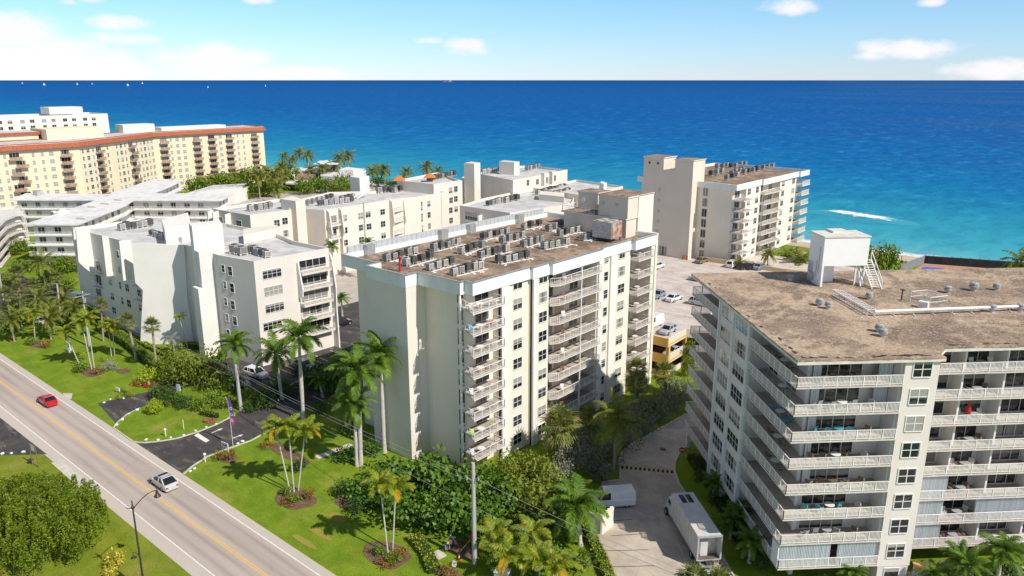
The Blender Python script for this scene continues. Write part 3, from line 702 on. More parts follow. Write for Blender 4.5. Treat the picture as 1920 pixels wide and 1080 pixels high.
# roof equipment
MR = 'condensers on the middle cream roof'
rows = [((725.6, 489.7), (776.6, 475.7), 5, 'grey rooftop condenser in the leftmost row, beside the pale parapet screen'),
 ((762, 498.5), (804.7, 486.2), 4, 'grey rooftop condenser in the row right behind the red standpipe'),
 ((806, 507), (845, 497), 4, 'grey rooftop condenser in the second row from the front corner of the middle roof'),
 ((851, 516), (901, 504), 5, 'grey rooftop condenser in the row nearest the front corner of the middle roof'),
 ((815, 470), (859, 458), 5, 'grey rooftop condenser in the second row along the pale parapet screen'),
 ((865, 475.7), (903, 463), 4, 'grey rooftop condenser in the middle of the brown roof, left of centre'),
 ((900, 482.7), (947, 472), 5, 'grey rooftop condenser in the row at the centre of the brown roof'),
 ((936.7, 493), (986, 484.4), 5, 'grey rooftop condenser in the row close to the long white fascia'),
 ((906.8, 449), (949, 438.7), 5, 'grey rooftop condenser in the third row along the pale parapet screen'),
 ((942, 456), (979, 445.7), 4, 'grey rooftop condenser two rows out from the far end of the pale screen'),
 ((980.7, 463), (1014, 452.8), 4, 'grey rooftop condenser right of the centre of the brown roof'),
 ((1019, 466.8), (1063, 458), 5, 'grey rooftop condenser in the far row beside the long white fascia'),
 ((980.7, 430), (1010.6, 423), 3, 'grey rooftop condenser in the back corner by the parapet screen'),
 ((1028, 433.4), (1052.8, 424.6), 3, 'grey rooftop condenser in the short row left of the beige lift tower'),
 ((1051, 442), (1081, 435), 4, 'grey rooftop condenser in the row in front of the beige lift tower'),
 ((1093, 451), (1112, 444), 3, 'dark rooftop condenser beside the big chiller box')]
for p0, p1, n, lab in rows: ac_row(25.3, p0, p1, n, lab, MR, .9)
rr0 = random.Random(9)
# conduits behind each row
for i, (p0, p1, n, lab) in enumerate(rows):
    a = Vector(g(*p0, 25.3)); c = Vector(g(*p1, 25.3)); d = (c - a).normalized(); nn = Vector((d.y, -d.x)) * .85; b = MB()
    for q in (.0, .16): b.bar((*(a - d * .4 + nn * (1 + q)), 25.38), (*(c + d * .5 + nn * (1 + q)), 25.38), .07)
    for j in range(n):
        q = a.lerp(c, j / max(1, n - 1)); b.bar((*(q + nn * .5), 25.6), (*(q + nn), 25.4), .05)
    for q in range(7):
        s_ = a.lerp(c, rr0.uniform(-.1, 1.1)) + nn * rr0.uniform(-.9, 1.6); P = [(*s_, 25.36)]
        for _ in range(5): P.append((P[-1][0] + rr0.uniform(-.35, .45), P[-1][1] + rr0.uniform(-.45, .45), 25.36 + rr0.uniform(0, .12)))
        b.tube(P, rr0.uniform(.025, .05), 5)
    for q in range(3): s_ = a.lerp(c, rr0.uniform(-.2, 1.2)) + nn * rr0.uniform(1.2, 1.9); b.box(s_.x - .3, s_.x + .3, s_.y - .2, s_.y + .2, 25.305, 25.42)
    tag(b.build('conduit', RAIL), lab.replace('grey rooftop condenser', 'pale conduit run').replace('dark rooftop condenser', 'pale conduit run'), 'conduit', 'conduits on the middle cream roof')
ch = thing('chiller', 'large grey chiller box with rusty side panel beside the beige lift tower', 'chiller', (-66.9, 101.2, 25.3))
b = MB(); b.box(-68.9, -65.3, 99.6, 102.6, 25.9, 28.5); part('casing', b, METAL, ch)
b = MB(); b.box(-65.29, -65.22, 99.75, 101.1, 26.1, 28.3); b.box(-65.29, -65.22, 101.2, 102.5, 26.1, 28.3); part('side_panel', b, RUST, ch)
b = MB()
for x, y in ((-68, 100.3), (-68, 101.8), (-66.2, 100.3), (-66.2, 101.8)): b.lathe([(.55, 28.5), (.55, 28.62), (.2, 28.6)], 12, (x, y))
part('fan', b, M('chiller_fan', (.5, .46, .36), (.4, .35, .26), 2.), ch)
b = MB()
for x in (-68.7, -67, -65.5):
    for y in (99.8, 102.4): b.box(x - .08, x + .08, y - .08, y + .08, 25.3, 25.9)
part('stand', b, DARKM, ch)
sp = thing('standpipe', 'bright red fire standpipe on the front edge of the brown roof', 'standpipe', (*g(750, 509, 25.3), 25.3)); q = g(750, 509, 25.3)
b = MB(); b.tube([(*q, 25.3), (*q, 27.2)], .13, 8); part('pipe', b, RED, sp)
b = MB(); b.tube([(q[0] - .35, q[1], 27.1), (q[0] + .35, q[1], 27.1)], .14, 8); b.tube([(*q, 27.1), (*q, 27.5)], .12, 8); part('outlet', b, RED, sp)
# ------------------------------------------------------------------ 2. right-hand apartment block with tan roof
C0 = g(1498.5, 675.6, 24.9); RA = math.atan2(FY, FX) + math.atan(104 / 1492.) - math.pi / 2
rb = thing('apartment_building', 'white apartment block with weathered tan flat roof and wrap-around balconies at the right', 'building', (*C0, 0), RA)
def rw(r, l): return (C0[0] + r * math.cos(RA) - l * math.sin(RA), C0[1] + r * math.sin(RA) + l * math.cos(RA))
def lp(name, b, m, label=None):
    o = b.build(name, m, rb, loc=(0, 0, 0))
    if label: o['label'] = label
    return o
core = [(2.4, 2.6), (10.4, 2.6), (10.4, .05), (13.8, .05), (13.8, 5.2), (48, 5.2), (48, 32), (2.6, 32), (2.6, 22), (.05, 22), (.05, 12.2), (2.4, 12.2)]
b = MB(); b.prism(core, 2.35, 24.5); lp('wall', b, W_GREY)
b = MB(); b.prism([(4.5, 4), (10.5, 4), (10.5, .1), (13.7, .1), (13.7, 6.5), (48, 6.5), (48, 31), (4.5, 31)], -.2, 2.34); lp('ground_floor', b, LILAC)
for r, l in ((.3, 12.4), (.3, 17.1), (.3, 21.7), (2.7, 2.9), (.4, 31.8)):
    b = MB(); b.box(r - .25, r + .25, l - .25, l + .25, -.2, 2.34); lp('column', b, W_GREY)
ro = [(-.25, -.25), (14.1, -.25), (14.1, .75), (15.7, 2.3), (48.2, 2.3), (48.2, 33.2), (-.25, 33.2)]
b = MB(); b.prism(ro, 24.5, 24.78); lp('roof_slab', b, SLAB)
rough = []; rr = random.Random(5)
for i in range(len(ro)):
    p, q = Vector(ro[i]), Vector(ro[(i + 1) % len(ro)]); k = max(1, int((q - p).length / 1.1))
    for j in range(k): rough.append(tuple(p.lerp(q, j / k) + Vector((rr.uniform(-.05, .05), rr.uniform(-.05, .05))) * (j > 0)))
b = MB(); b.prism([(p[0], p[1]) for p in rough], 24.785, 24.93); lp('roof', b, GRAVEL2)
b = MB()   # torn black edging along the roof rim
for i in range(70):
    e = rr.random()
    if e < .55: x, y, a = rr.uniform(.6, 13.6), rr.uniform(.25, .75), 0
    elif e < .8: x, y, a = rr.uniform(.3, .7), rr.uniform(.5, 12 if rr.random() < .5 else 32), 1.57
    else: x, y, a = rr.uniform(15.9, 30), rr.uniform(2.9, 3.4), 0
    l, w_ = rr.uniform(.25, 1.3), rr.uniform(.05, .22); n = 8; P = []
    for k in range(n):
        t = 2 * math.pi * k / n; dx, dy = l * .5 * math.cos(t) * rr.uniform(.7, 1.2), w_ * math.sin(t) * rr.uniform(.6, 1.3)
        P.append((x + dx * math.cos(a) - dy * math.sin(a), y + dx * math.sin(a) + dy * math.cos(a), 24.934 + i * .00012))
    b.face(P)
lp('roof_tear', b, TAR)
for l in (12.2, 17.05, 21.85): b = MB(); b.box(-.14, .3, l - .16, l + .16, 0, 24.49); lp('pilaster', b, FASCIA)
FZ = [2.6 + 2.79 * k for k in range(8)]
G_ = math.pi
WALLC = [GLASS, GLASS, BLUEGLASS]
for k, z in enumerate(FZ):
    balcony(rb, ((0, 0), (10.4, 0), (10.4, 2.6), (2.4, 2.6), (2.4, 12.2), (0, 12.2)), z, ((10.36, .06), (.06, .06), (.06, 12.0)), th=.13, ps=.13, local=True)
    balcony(rb, ((0, 22), (2.6, 22), (2.6, 33), (0, 33)), z, ((.06, 22.1), (.06, 32.9), (2.6, 32.9)), th=.13, ps=.13, local=True)
    balcony(rb, ((13.82, 2.6), (48, 2.6), (48, 5.2), (13.82, 5.2)), z, ((13.9, 2.66), (47.9, 2.66)), th=.13, ps=.13, local=True)
    window(rb, (12.1, .05), 0, z + 1.55, 1.75, 1.5, 2, 2, local=True, name='window', ft=.09)
    gm = BLUEGLASS if k == 7 else GLASS
    window(rb, (.05, 14.6), -E_, z + 1.5, 3.5, 1.6, 4, 2, gm, local=True)
    window(rb, (.05, 19.4), -E_, z + 1.5, 3.5, 1.6, 4, 2, GLASS, local=True)
    window(rb, (5.3, 2.6), 0, z + 1.22, 4.6, 2.15, 4, 1, DGLASS, 'sliding_door', local=True, sill=False)
    window(rb, (2.4, 10.6), -E_, z + 1.2, 2.2, 2.1, 2, 1, DGLASS, 'sliding_door', local=True, sill=False)
    window(rb, (2.4, 6.0), -E_, z + 1.2, 2.4, 2.1, 2, 1, DGLASS, 'sliding_door', local=True, sill=False)
    window(rb, (2.6, 27), -E_, z + 1.2, 4.0, 2.1, 3, 1, DGLASS, 'sliding_door', local=True, sill=False)
    for r, nn in ((16.6, 3), (20.6, 3), (25.5, 4), (30, 4)):
        window(rb, (r, 5.2), 0, z + 1.22, 1.15 * nn, 2.15, nn, 1, DGLASS, 'sliding_door', local=True, sill=False)
    b = MB(); b.box(10.15, 10.38, .3, 2.58, z + .01, z + 2.57); lp('side_wall', b, LILAC)
    b = MB(); b.box(2.25, 2.55, 2.45, 2.75, z + .01, z + 2.57); lp('column', b, FASCIA)
    for r in (18.7, 23.1, 28.): b = MB(); b.box(r - .1, r + .1, 3.4, 5.19, z + .01, z + 2.57); lp('partition', b, PAINT)
    # accordion storm shutters
    def shutter(r0, r1, l):
        b = MB(); n = int((r1 - r0) / .16)
        for i in range(n):
            x0 = r0 + (r1 - r0) * i / n; x1 = r0 + (r1 - r0) * (i + 1) / n; xm = (x0 + x1) / 2
            b.face([(x0, l, z + .03), (xm, l - .09, z + .03), (xm, l - .09, z + 2.55), (x0, l, z + 2.55)]); b.face([(xm, l - .09, z + .03), (x1, l, z + .03), (x1, l, z + 2.55), (xm, l - .09, z + 2.55)])
        lp('storm_shutter', b, CURTAIN)
    if k == 0: shutter(.15, 5.4, .3); shutter(6.1, 10.1, .3)
    elif k >= 3: shutter(2.6, 3.4 if k != 4 else 3.2, 2.2)
    if k in (6, 7): shutter(8.7, 10.1, 1.5 if k == 7 else 1.9)
    if k == 0: shutter(15.2, 18.6, 3.0)
    if k == 1: shutter(14.0, 18.4, 3.0); shutter(22.0, 30, 3.0)
    if k == 2: shutter(14.0, 18.6, 3.0)
    if k in (3, 6): shutter(14.0, 15.2, 3.0)
b = MB(); b.box(-.0, 2.3, 0.3, 1.8, 2.62, 5.1); lp('corner_panel', b, FASCIA)
window(rb, (12.0, .1), 0, 1.35, 1.5, 1.5, 1, 1, local=True); window(rb, (8.5, 4), 0, 1.2, 3, 2, 3, 1, DGLASS, 'sliding_door', local=True, sill=False)
b = MB(); b.box(14.2, 15.6, 6.35, 6.49, 0, 2.1); lp('door', b, METAL)
sheet('patio_paving', [rw(8, 2.2), rw(8, -3), rw(14, -26), rw(60, -26), rw(60, 2.2)], .012, M('patio_pavers', (.50, .42, .34), (.42, .35, .28), .8, .85))
# roof room on legs and its stair
b = MB(); b.box(13.8, 14.05, 25.2, 29, 24.9, 31.2); b.box(13.8, 16.6, 27.6, 29, 24.9, 27.6); b.box(14.05, 19.6, 25.2, 29, 27.6, 31.2); lp('penthouse', b, W_BRIGHT)
b = MB(); b.box(13.7, 19.7, 25.1, 29.1, 31.2, 31.35); b.box(15.8, 17.8, 27.3, 29.15, 31.35, 31.6); lp('penthouse_roof', b, SLAB)
for r, l in ((18.4, 25.6), (19.4, 25.4)): b = MB(); b.box(r - .09, r + .09, l - .09, l + .09, 24.9, 27.6); lp('penthouse_leg', b, PAINT)
b = MB(); b.box(13.72, 13.8, 26.0, 26.15, 26.6, 29.9); b.box(13.72, 13.8, 26.6, 26.72, 26.0, 28.0); b.box(13.5, 13.8, 27.2, 28.4, 25.3, 26.3); lp('wall_duct', b, METAL)
st = MB()
for i in range(12):
    t = i / 12; st.box(19.7, 20.9, 26.6 - t * 3.0, 26.75 - t * 3.0 + .12, 27.9 - t * 3.0, 27.95 - t * 3.0)
for r in (19.68, 20.92):
    st.bar((r, 26.8, 28.0), (r, 23.6, 24.95), .09, .22); st.bar((r, 26.8, 29.0), (r, 23.6, 26.0), .06)
    for t in (0, .33, .66, 1): st.bar((r, 26.8 - 3.2 * t, 28.0 - 3.05 * t), (r, 26.8 - 3.2 * t, 29.0 - 3.05 * t), .05)
lp('stair', st, RAIL)
st = MB(); st.bar((19.2, 25.0, 24.95), (19.2, 26.6, 27.6), .12, .5); st.bar((18.9, 25.0, 24.95), (18.9, 25.9, 26.9), .1, .3); lp('stair_brace', st, PAINT)
# things standing on the tan roof
VG = 'vent hoods on the tan roof'
def vent(name, q, lab, s=1.):
    t = thing(name, lab, 'vent', (q[0], q[1], 24.93), 0, VG)
    b = MB(); b.lathe([(.28, 0), (.28, .45)], 12); link('pipe', b.mesh('pipe', METAL), t)
    b = MB(); b.lathe([(.30, .3), (.44, .34), (.46, .5), (.33, .54), (.33, .6), (.42, .64), (.40, .8), (.2, .9)], 14); link('cowl', b.mesh('cowl', M('dull_zinc', (.42, .43, .43), (.28, .29, .29), 4., .7, .2)), t); t.scale = (s,) * 3; return t
vs = [((1482, 527), 'in the shadow left of the white roof room'), ((1536, 573), 'left one of the pair in front of the pipe rack'), ((1553, 579), 'right one of the pair in front of the pipe rack'), ((1629, 561), 'below the foot of the roof stair'),
      ((1777, 549), 'behind the long pipe, leftmost of three'), ((1825, 545), 'largest, behind the long pipe, middle of three'), ((1868, 544), 'behind the long pipe, rightmost of three'), ((1860, 585), 'in front of the long pipe near the right edge'), ((1912, 583), 'at the right edge in front of the long pipe'),
      ((1648, 622), 'back one of the pair near the front eave'), ((1655, 631), 'front one of the pair near the front eave')]
for i, (p, l) in enumerate(vs): vent('vent_hood', g(*p, 24.93), 'grey mushroom vent hood ' + l, 1.25 if i == 5 else 1.)
pr = thing('roof_pipe', 'long white pipe on short posts running across the tan roof', 'pipe', (*g(1640, 584, 25), 24.93))
a = Vector(g(1640, 584, 25.5)); c = Vector(g(2000, 571, 25.5)); b = MB(); b.tube([(*a, 25.5), (*c, 25.5)], .17, 8); part('pipe', b, PAINT, pr)
b = MB()
for k in range(11): q = a.lerp(c, k / 10); b.bar((*q, 24.93), (*q, 25.4), .08); b.bar((*(q + Vector((.3, -.3))), 24.97), (*(q - Vector((.3, -.3))), 24.97), .08)
part('support', b, RAIL, pr)
pk = thing('pipe_rack', 'white lattice pipe rack lying across the tan roof below the roof room', 'pipe rack', (*g(1600, 568, 25), 24.93))
a = Vector(g(1567, 548, 25.3)); c = Vector(g(1634, 586, 25.3)); n_ = Vector((-(c - a).y, (c - a).x)).normalized() * .45; b = MB()
for q in (-1, 1):
    for z in (25.05, 25.65): b.bar((*(a + n_ * q), z), (*(c + n_ * q), z), .09)
part('rail', b, RAIL, pk); b = MB()
for k in range(15):
    q = a.lerp(c, k / 14); q2 = a.lerp(c, min(1, (k + 1) / 14))
    for s in (-1, 1): b.bar((*(q + n_ * s), 24.95), (*(q2 + n_ * s), 25.65), .05)
    b.bar((*(q - n_), 25.65), (*(q + n_), 25.65), .05)
part('lattice', b, RAIL, pk)
fr_ = thing('roof_guard_frame', 'white tubular guard frame behind the long roof pipe', 'guard frame', (*g(1740, 565, 25), 24.93)); b = MB()
P = [g(*p, 24.93) for p in ((1706, 566), (1736, 563), (1774, 574), (1742, 578))]
for i in range(4):
    p, q = P[i], P[(i + 1) % 4]; b.bar((*p, 24.93), (*p, 26.2), .07); b.bar((*p, 26.2), (*q, 26.2), .07)
    if i != 3: b.bar((*p, 25.6), (*q, 25.6), .05)
part('frame', b, PAINT, fr_)
b = MB(); q = g(1731, 577, 24.93); b.box(q[0] - .5, q[0] + .5, q[1] - .4, q[1] + .4, 24.93, 25.7); part('valve_box', b, RAIL, fr_)
b = MB(); q = g(1690, 563, 24.93); b.tube([(*q, 24.93), (*q, 26.2)], .08, 6); b.tube([(q[0] - .25, q[1], 26.2), (q[0] + .25, q[1], 26.2)], .08, 6)
tag(b.build('vent_pipe', DARKM), 'thin dark vent pipe on the tan roof left of the guard frame', 'pipe')
# ------------------------------------------------------------------ 3. white stepped buildings on the left
def sc_pts(pts, ox, oy, s): return [(ox + x / s, oy + y / s) for x, y in pts]
def fin(root, x, y, prof, w=.35, m=None):
    """upright wall blade standing out from a wall towards -Y; profile in (outward, height)"""
    b = MB(); n = len(prof); k = 0
    A = [(x, y - o_, z) for o_, z in prof]; B_ = [(x - w, y - o_, z) for o_, z in prof]
    b.face(A[::-1]); b.face(B_)
    for i in range(n): j = (i + 1) % n; b.face([A[i], A[j], B_[j], B_[i]])
    part('fin_wall', b, m or W_WHITE, root)
l1 = thing('apartment_building', 'white five storey building with stepped fin walls and white roof left of the cream block', 'building', (-145, 74, 0))
A1, A2, A3 = (-177, 61.1), (-146.1, 62.7), (-141.2, 68.2)
R1, R2, R3, R4 = (-128.8, 67.9), (-119.2, 69.4), (-118.4, 84.6), (-129, 84.2)
block(l1, [A1, A2, A3, (-134.5, 68.6), R1, R2, R3, R4, (-138, 86.3), (-156.3, 85.5), (-176.7, 78.1)], 0, 19.5, W_GREY, W_ROOFWHITE, .75)
# end blade facing the sun, stair pier
e = [A2, A3]; b = MB(); u = Vector((A3[0] - A2[0], A3[1] - A2[1])).normalized(); nn = Vector((u.y, -u.x)) * .4
def ewall(pr):
    f0 = []; f1 = []
    for s, z in pr: p = Vector(A2) + u * s; f0.append((*(p + nn), z)); f1.append((*(p - nn * .0), z))
    b.face(f0)
    for i in range(len(pr)): j = (i + 1) % len(pr); b.face([f0[i], f1[i], f1[j], f0[j]])
ewall([(-3.0, 0), (7.0, 0), (6.8, 9), (7.3, 19.6), (-.5, 20.2), (-2.2, 20.2), (-2.4, 12.5), (-1.2, 11.0)]); part('end_wall', b, W_WHITE, l1)
for x, pr in ((-171.2, [(0, 20.1), (2.0, 20.1), (2.2, 14.2), (1.0, 14.2), (0, 15)]), (-168.4, [(0, 20.3), (2.6, 20.3), (3.0, 13.8), (2.2, 12.6), (1.0, 11.2), (.4, 8.8), (0, 8.8)]),
              (-160.4, [(0, 19.6), (1.2, 19.9), (1.4, 10.8), (0, 10.8)]), (-151.2, [(0, 20.1), (2.2, 20.2), (2.4, 12.4), (.9, 12.4), (.9, 15), (0, 15.2)])):
    fin(l1, x, 61.1 + (x + 177) * .0518 + .02, pr)
prismpart('stair_pier', l1, [(-137.6, 67.6), (-133.9, 66.3), (-132.4, 71.4), (-136.2, 73)], 12, 24.3, W_WHITE)
prismpart('stair_pier', l1, [(-136.2, 66.9), (-131.6, 65.9), (-130.6, 68.5), (-135, 69.4)], 0, 19.9, W_WHITE)
prismpart('stair_pier', l1, [(-134.2, 65.3), (-131.3, 64.9), (-130.8, 67.2), (-133.6, 67.6)], 0, 13.2, W_WHITE)
prismpart('roof_room', l1, gl(22, (303, 414), (309, 432), (358, 421), (352, 400)), 18.7, 22.2, W_WHITE)
prismpart('parapet_step', l1, gl(19.4, (457, 440), (457, 452), (524, 438), (520, 432)), 18.8, 20.6, W_PALE)
O1 = (120, 390); S1 = 3.857
wins(l1, A1, A2, [(300, 310), (325, 420), (335, 530), (352, 638), (365, 742), (203, 468)], 1.5, 1.5, 2, 2, None, O1, S1)
wins(l1, A1, A2, [(430, 352), (440, 462), (458, 577), (472, 690)], 1.5, 1.5, 2, 2, None, O1, S1)
wins(l1, A1, A2, [(390, 335), (402, 445), (408, 560), (423, 668)], .9, 1.5, 1, 2, None, O1, S1)
wins(l1, A1, A2, [(530, 500), (545, 615), (556, 720)], 1.4, 1.4, 2, 2, None, O1, S1)
for py in (420, 520, 610): wins(l1, A1, A2, [(253, py)], 2.4, 2.1, 2, 1, DGLASS, O1, S1)
for py in (545, 640, 735): wins(l1, A1, A2, [(608, py)], 2.2, 1.9, 2, 1, DGLASS, O1, S1)
for py in (560, 660):
    s_, z_ = wallhit(A1, A2, O1[0] + 608 / S1, O1[1] + py / S1); s_ = min(s_, 26.6); balcony(l1, ((0, .1), (3, .1), (3, -.8), (0, -.8)), z_ - .6, ((0, -.75), (3, -.75)), along(A1, A2, s_ - 1.5), wdir(A1, A2), ps=.25)
for py in (440, 540, 625):
    s_, z_ = wallhit(A1, A2, O1[0] + 255 / S1, O1[1] + py / S1); balcony(l1, ((0, .1), (3, .1), (3, -.8), (0, -.8)), z_ - .8, ((0, -.75), (3, -.75)), along(A1, A2, s_ - 1.5), wdir(A1, A2), ps=.25)
O2 = (340, 380); S2 = 3.6
wins(l1, R1, R2, [(283, 445), (295, 555), (300, 668), (310, 775), (318, 880)], .8, 1.3, 1, 2, None, O2, S2)
wins(l1, R1, R2, [(330, 462), (343, 575), (348, 690), (362, 798)], 1.1, 1.6, 1, 2, None, O2, S2)
wins(l1, R2, R3, [(612, 477), (622, 590), (630, 706), (616, 826)], 3.6, 1.5, 4, 2, None, O2, S2)
for k, py in enumerate((413, 520, 628, 730, 830)):
    s_, z_ = wallhit(R2, R3, O2[0] + 895 / S2, O2[1] + py / S2)
    window(l1, along(R2, R3, 11.6), wdir(R2, R3), z_ + .15, 5.6, 1.7, 4, 1, DGLASS, 'sliding_door', sill=False)
    balcony(l1, ((8.5, .1), (14.8, .1), (14.8, -1.3), (8.5, -1.3)), z_ - 1.05, ((8.55, -.05), (8.55, -1.25), (14.75, -1.25)), R2, wdir(R2, R3), th=.45, ps=.2)
for s_ in (8.2, 15.2):
    p = along(R2, R3, s_); b = MB()
    pr = [(0, 0), (1.45, 0), (1.3, 8), (1.5, 12), (.7, 17.5), (.2, 18.6), (0, 18.6)] if s_ > 9 else [(0, 11), (1.2, 11.5), (1.4, 13), (.5, 17.8), (0, 18)]
    b.face([(p[0] + o_, p[1], z) for o_, z in pr][::-1]); b.face([(p[0] + o_, p[1] + .28, z) for o_, z in pr])
    for i in range(len(pr)):
        (o0, z0), (o1, z1) = pr[i], pr[(i + 1) % len(pr)]; b.face([(p[0] + o0, p[1], z0), (p[0] + o1, p[1], z1), (p[0] + o1, p[1] + .28, z1), (p[0] + o0, p[1] + .28, z0)])
    part('fin_wall', b, W_WHITE, l1)
LG = 'condensers on the white fin-walled roof'
ac_row(18.76, (228, 432), (281, 424), 6, 'grey condenser in the neat row of six on the white fin-walled roof', LG, 1.3)
ac_row(18.76, (286, 442), (338, 456), 10, 'dark condenser in the tight line of ten beside the roof room of the fin-walled building', LG, .95)
ac_row(18.76, (352, 437), (353, 440), 1, 'single condenser behind the tall stair pier of the fin-walled building', LG, 1.1)
ac_row(18.76, (441, 476), (454, 478), 2, 'pale condenser left of the screened group on the right wing of the fin-walled building', LG, 1.5)
ac_row(18.76, (470, 474), (502, 483), 5, 'condenser standing along the low screen on the right wing of the fin-walled building', LG, 1.2)
# building behind with the sunlit wall
l2 = thing('apartment_building', 'pale stepped apartment wing with a row of condensers directly behind the fin-walled building', 'building', (-170, 103, 0))
Z2 = 18.3; P2 = gl(Z2, (397.5, 391), (468.5, 403.5), (546, 393), (527, 372))
block(l2, P2, 0, Z2, W_PALE, W_ROOFWHITE, .7)
wins(l2, P2[1], P2[2], [(835, 590), (925, 565), (935, 705)], 1.5, 1.6, 2, 2, None, (380, 320), 6)
wins(l2, P2[0], P2[1], [(410, 592), (200, 552)], 2.2, 1.4, 3, 2, None, (380, 320), 6)
for px_ in (398, 410, 432):
    s_, _ = wallhit(P2[0], P2[1], px_, 400); p = along(P2[0], P2[1], max(.5, s_)); fin(l2, p[0], p[1], [(0, Z2 - .3), (1.5, Z2 - .6), (1.8, Z2 - 6), (0, Z2 - 6)], .4)
prismpart('stair_pier', l2, gl(20.3, (526, 373), (554, 377), (572, 375), (548, 367)), 0, 20.3, W_PALE)
ac_row(Z2 - .7, (470, 396), (505, 391), 5, 'condenser in the lone row of five on the pale wing behind the fin-walled building', 'condensers on the white stepped roofs', 1.3)
l3 = thing('apartment_building', 'long cream stepped building with balcony bays behind the left end of the brown roof', 'building', (-150, 128, 0))
Z3 = 17.6; P3 = gl(Z3, (572, 391), (608, 394), (733, 374), (782, 369), (834, 360), (790, 345), (700, 358), (618, 360), (560, 374))
block(l3, P3, 0, Z3, W_PALE, W_ROOFWHITE, .8)
q0, q1, q2, q3 = P3[1], P3[2], P3[3], P3[4]
wins(l3, q0, q1, [(1595, 530), (1600, 672), (1605, 810), (1775, 505), (1860, 490), (1780, 640), (1870, 628), (1785, 778)], 1.7, 1.6, 2, 2, None, (380, 320), 6)
wins(l3, q0, q1, [(325, 608), (330, 738), (335, 860)], 1.7, 1.6, 2, 2, None, (660, 290), 5.684)
wins(l3, q2, q3, [(742, 525), (742, 570), (745, 650), (745, 690), (750, 770), (752, 812)], .6, 1.3, 1, 2, None, (660, 290), 5.684)
wins(l3, q2, q3, [(818, 520), (820, 640), (825, 760)], 1.3, 1.7, 2, 2, None, (660, 290), 5.684)
for (px_, ys) in ((622.5, (413, 438)), (742, (386, 406, 428))):
    for py in ys:
        a_, c_ = (q0, q1) if px_ < 700 else (q1, q2)
        s_, z_ = wallhit(q0, q1, px_, py); p = along(q0, q1, s_); window(l3, p, wdir(q0, q1), z_ + .3, 3.0, 1.8, 3, 1, DGLASS, 'sliding_door', sill=False)
        balcony(l3, ((-2, .1), (2, .1), (2, -1.2), (-2, -1.2)), z_ - 1.0, ((-1.9, -1.1), (1.9, -1.1)), p, wdir(q0, q1), th=.5, ps=.3)
for px_ in (611, 634, 730, 752):
    s_, _ = wallhit(q0, q1, px_, 390); p = along(q0, q1, s_); b = MB(); pr = [(0, 0), (1.2, 0), (1.2, 10), (1.9, 11.5), (1.2, 17), (0, Z3 + .2)]
    for dy in (0, .4): b.face([(p[0] + o_, p[1] + dy, z) for o_, z in (pr if dy else pr[::-1])])
    for i in range(len(pr)):
        (o0, z0), (o1, z1) = pr[i], pr[(i + 1) % len(pr)]; b.face([(p[0] + o0, p[1], z0), (p[0] + o1, p[1], z1), (p[0] + o1, p[1] + .4, z1), (p[0] + o0, p[1] + .4, z0)])
    part('fin_wall', b, W_PALE, l3)
s_, _ = wallhit(q0, q1, 682, 400); p = along(q0, q1, s_); b = MB(); b.tube([(p[0] + .15, p[1], 0), (p[0] + .15, p[1], Z3 + .5)], .15, 6); part('downpipe', b, METAL, l3)
s_, _ = wallhit(q2, q3, 828, 400); p = along(q2, q3, s_); b = MB(); b.tube([(p[0] + .1, p[1], 0), (p[0] + .1, p[1], Z3 - .5)], .1, 6); part('downpipe', b, W_PALE, l3)
prismpart('stair_pier', l3, gl(21, (656, 332), (674, 335), (692, 331), (676, 328)), 15, 21.2, W_WHITE)
st = MB(); a = Vector((*g(664, 373, Z3 - .6), Z3 - .6)); c = Vector((*g(690, 356, Z3 + 1.4), Z3 + 1.6))
for k in (-.5, .5): st.bar(a + Vector((k, k, 0)), c + Vector((k, k, 0)), .2, .3)
part('roof_stair', st, RAIL, l3)
SG = 'condensers on the white stepped roofs'
ac_row(Z3 - .8, (578, 385), (622, 372), 6, 'condenser in the left cluster on the long cream stepped roof', SG, 1.2)
ac_row(Z3 - .8, (600, 386), (660, 379), 7, 'condenser in the front cluster on the long cream stepped roof', SG, 1.2)
ac_row(Z3 - .8, (640, 376), (662, 372), 4, 'condenser left of the roof stair on the long cream stepped roof', SG, 1.2)
ac_row(Z3 - .8, (710, 362), (735, 359), 3, 'large condenser right of the white stair pier on the long cream roof', SG, 1.6)
ac_row(Z3 - .8, (741, 361), (768, 355), 4, 'condenser at the right end of the long cream stepped roof', SG, 1.3)
l4 = thing('apartment_building', 'cream wing with orange hip roofs and a tall white pier near the sea', 'building', (-150, 165, 0))
Z4 = 20.; P4 = gl(Z4, (744, 338), (813, 345), (863, 338), (820, 323)); block(l4, P4, 0, Z4, W_PALE, W_ROOFWHITE, .7)
wins(l4, P4[1], P4[2], [(1050, 378), (1105, 365), (1055, 485), (1105, 470), (1052, 592), (1108, 578), (1055, 700)], 1.5, 1.7, 2, 2, None, (660, 290), 5.684)
prismpart('tall_pier', l4, gl(25, (870, 305.5), (889, 307), (900.5, 305), (884, 303)), 0, 25, W_PALE)
prismpart('side_wing', l4, gl(19.5, (863, 339), (876, 336), (884, 332), (868, 331)), 0, 19.5, W_WHITE)
for p in ((748, 334), (806, 329)):
    b = MB(); q = g(*p, Z4 + 1.2); b.lathe([(2.6, Z4 + .6), (1.4, Z4 + 1.4), (.1, Z4 + 2.0)], 4, q); part('orange_hip_roof', b, M('orange_tile', (.70, .20, .05), (.55, .15, .05), 1.), l4)
ac_row(Z4 - .7, (805, 340), (850, 330), 9, 'condenser in the line on the cream wing left of the tall white pier', SG, 1.4)
l5 = thing('apartment_building', 'low white block with a shaded front and one long window right behind the brown roof', 'building', (-110, 140, 0))
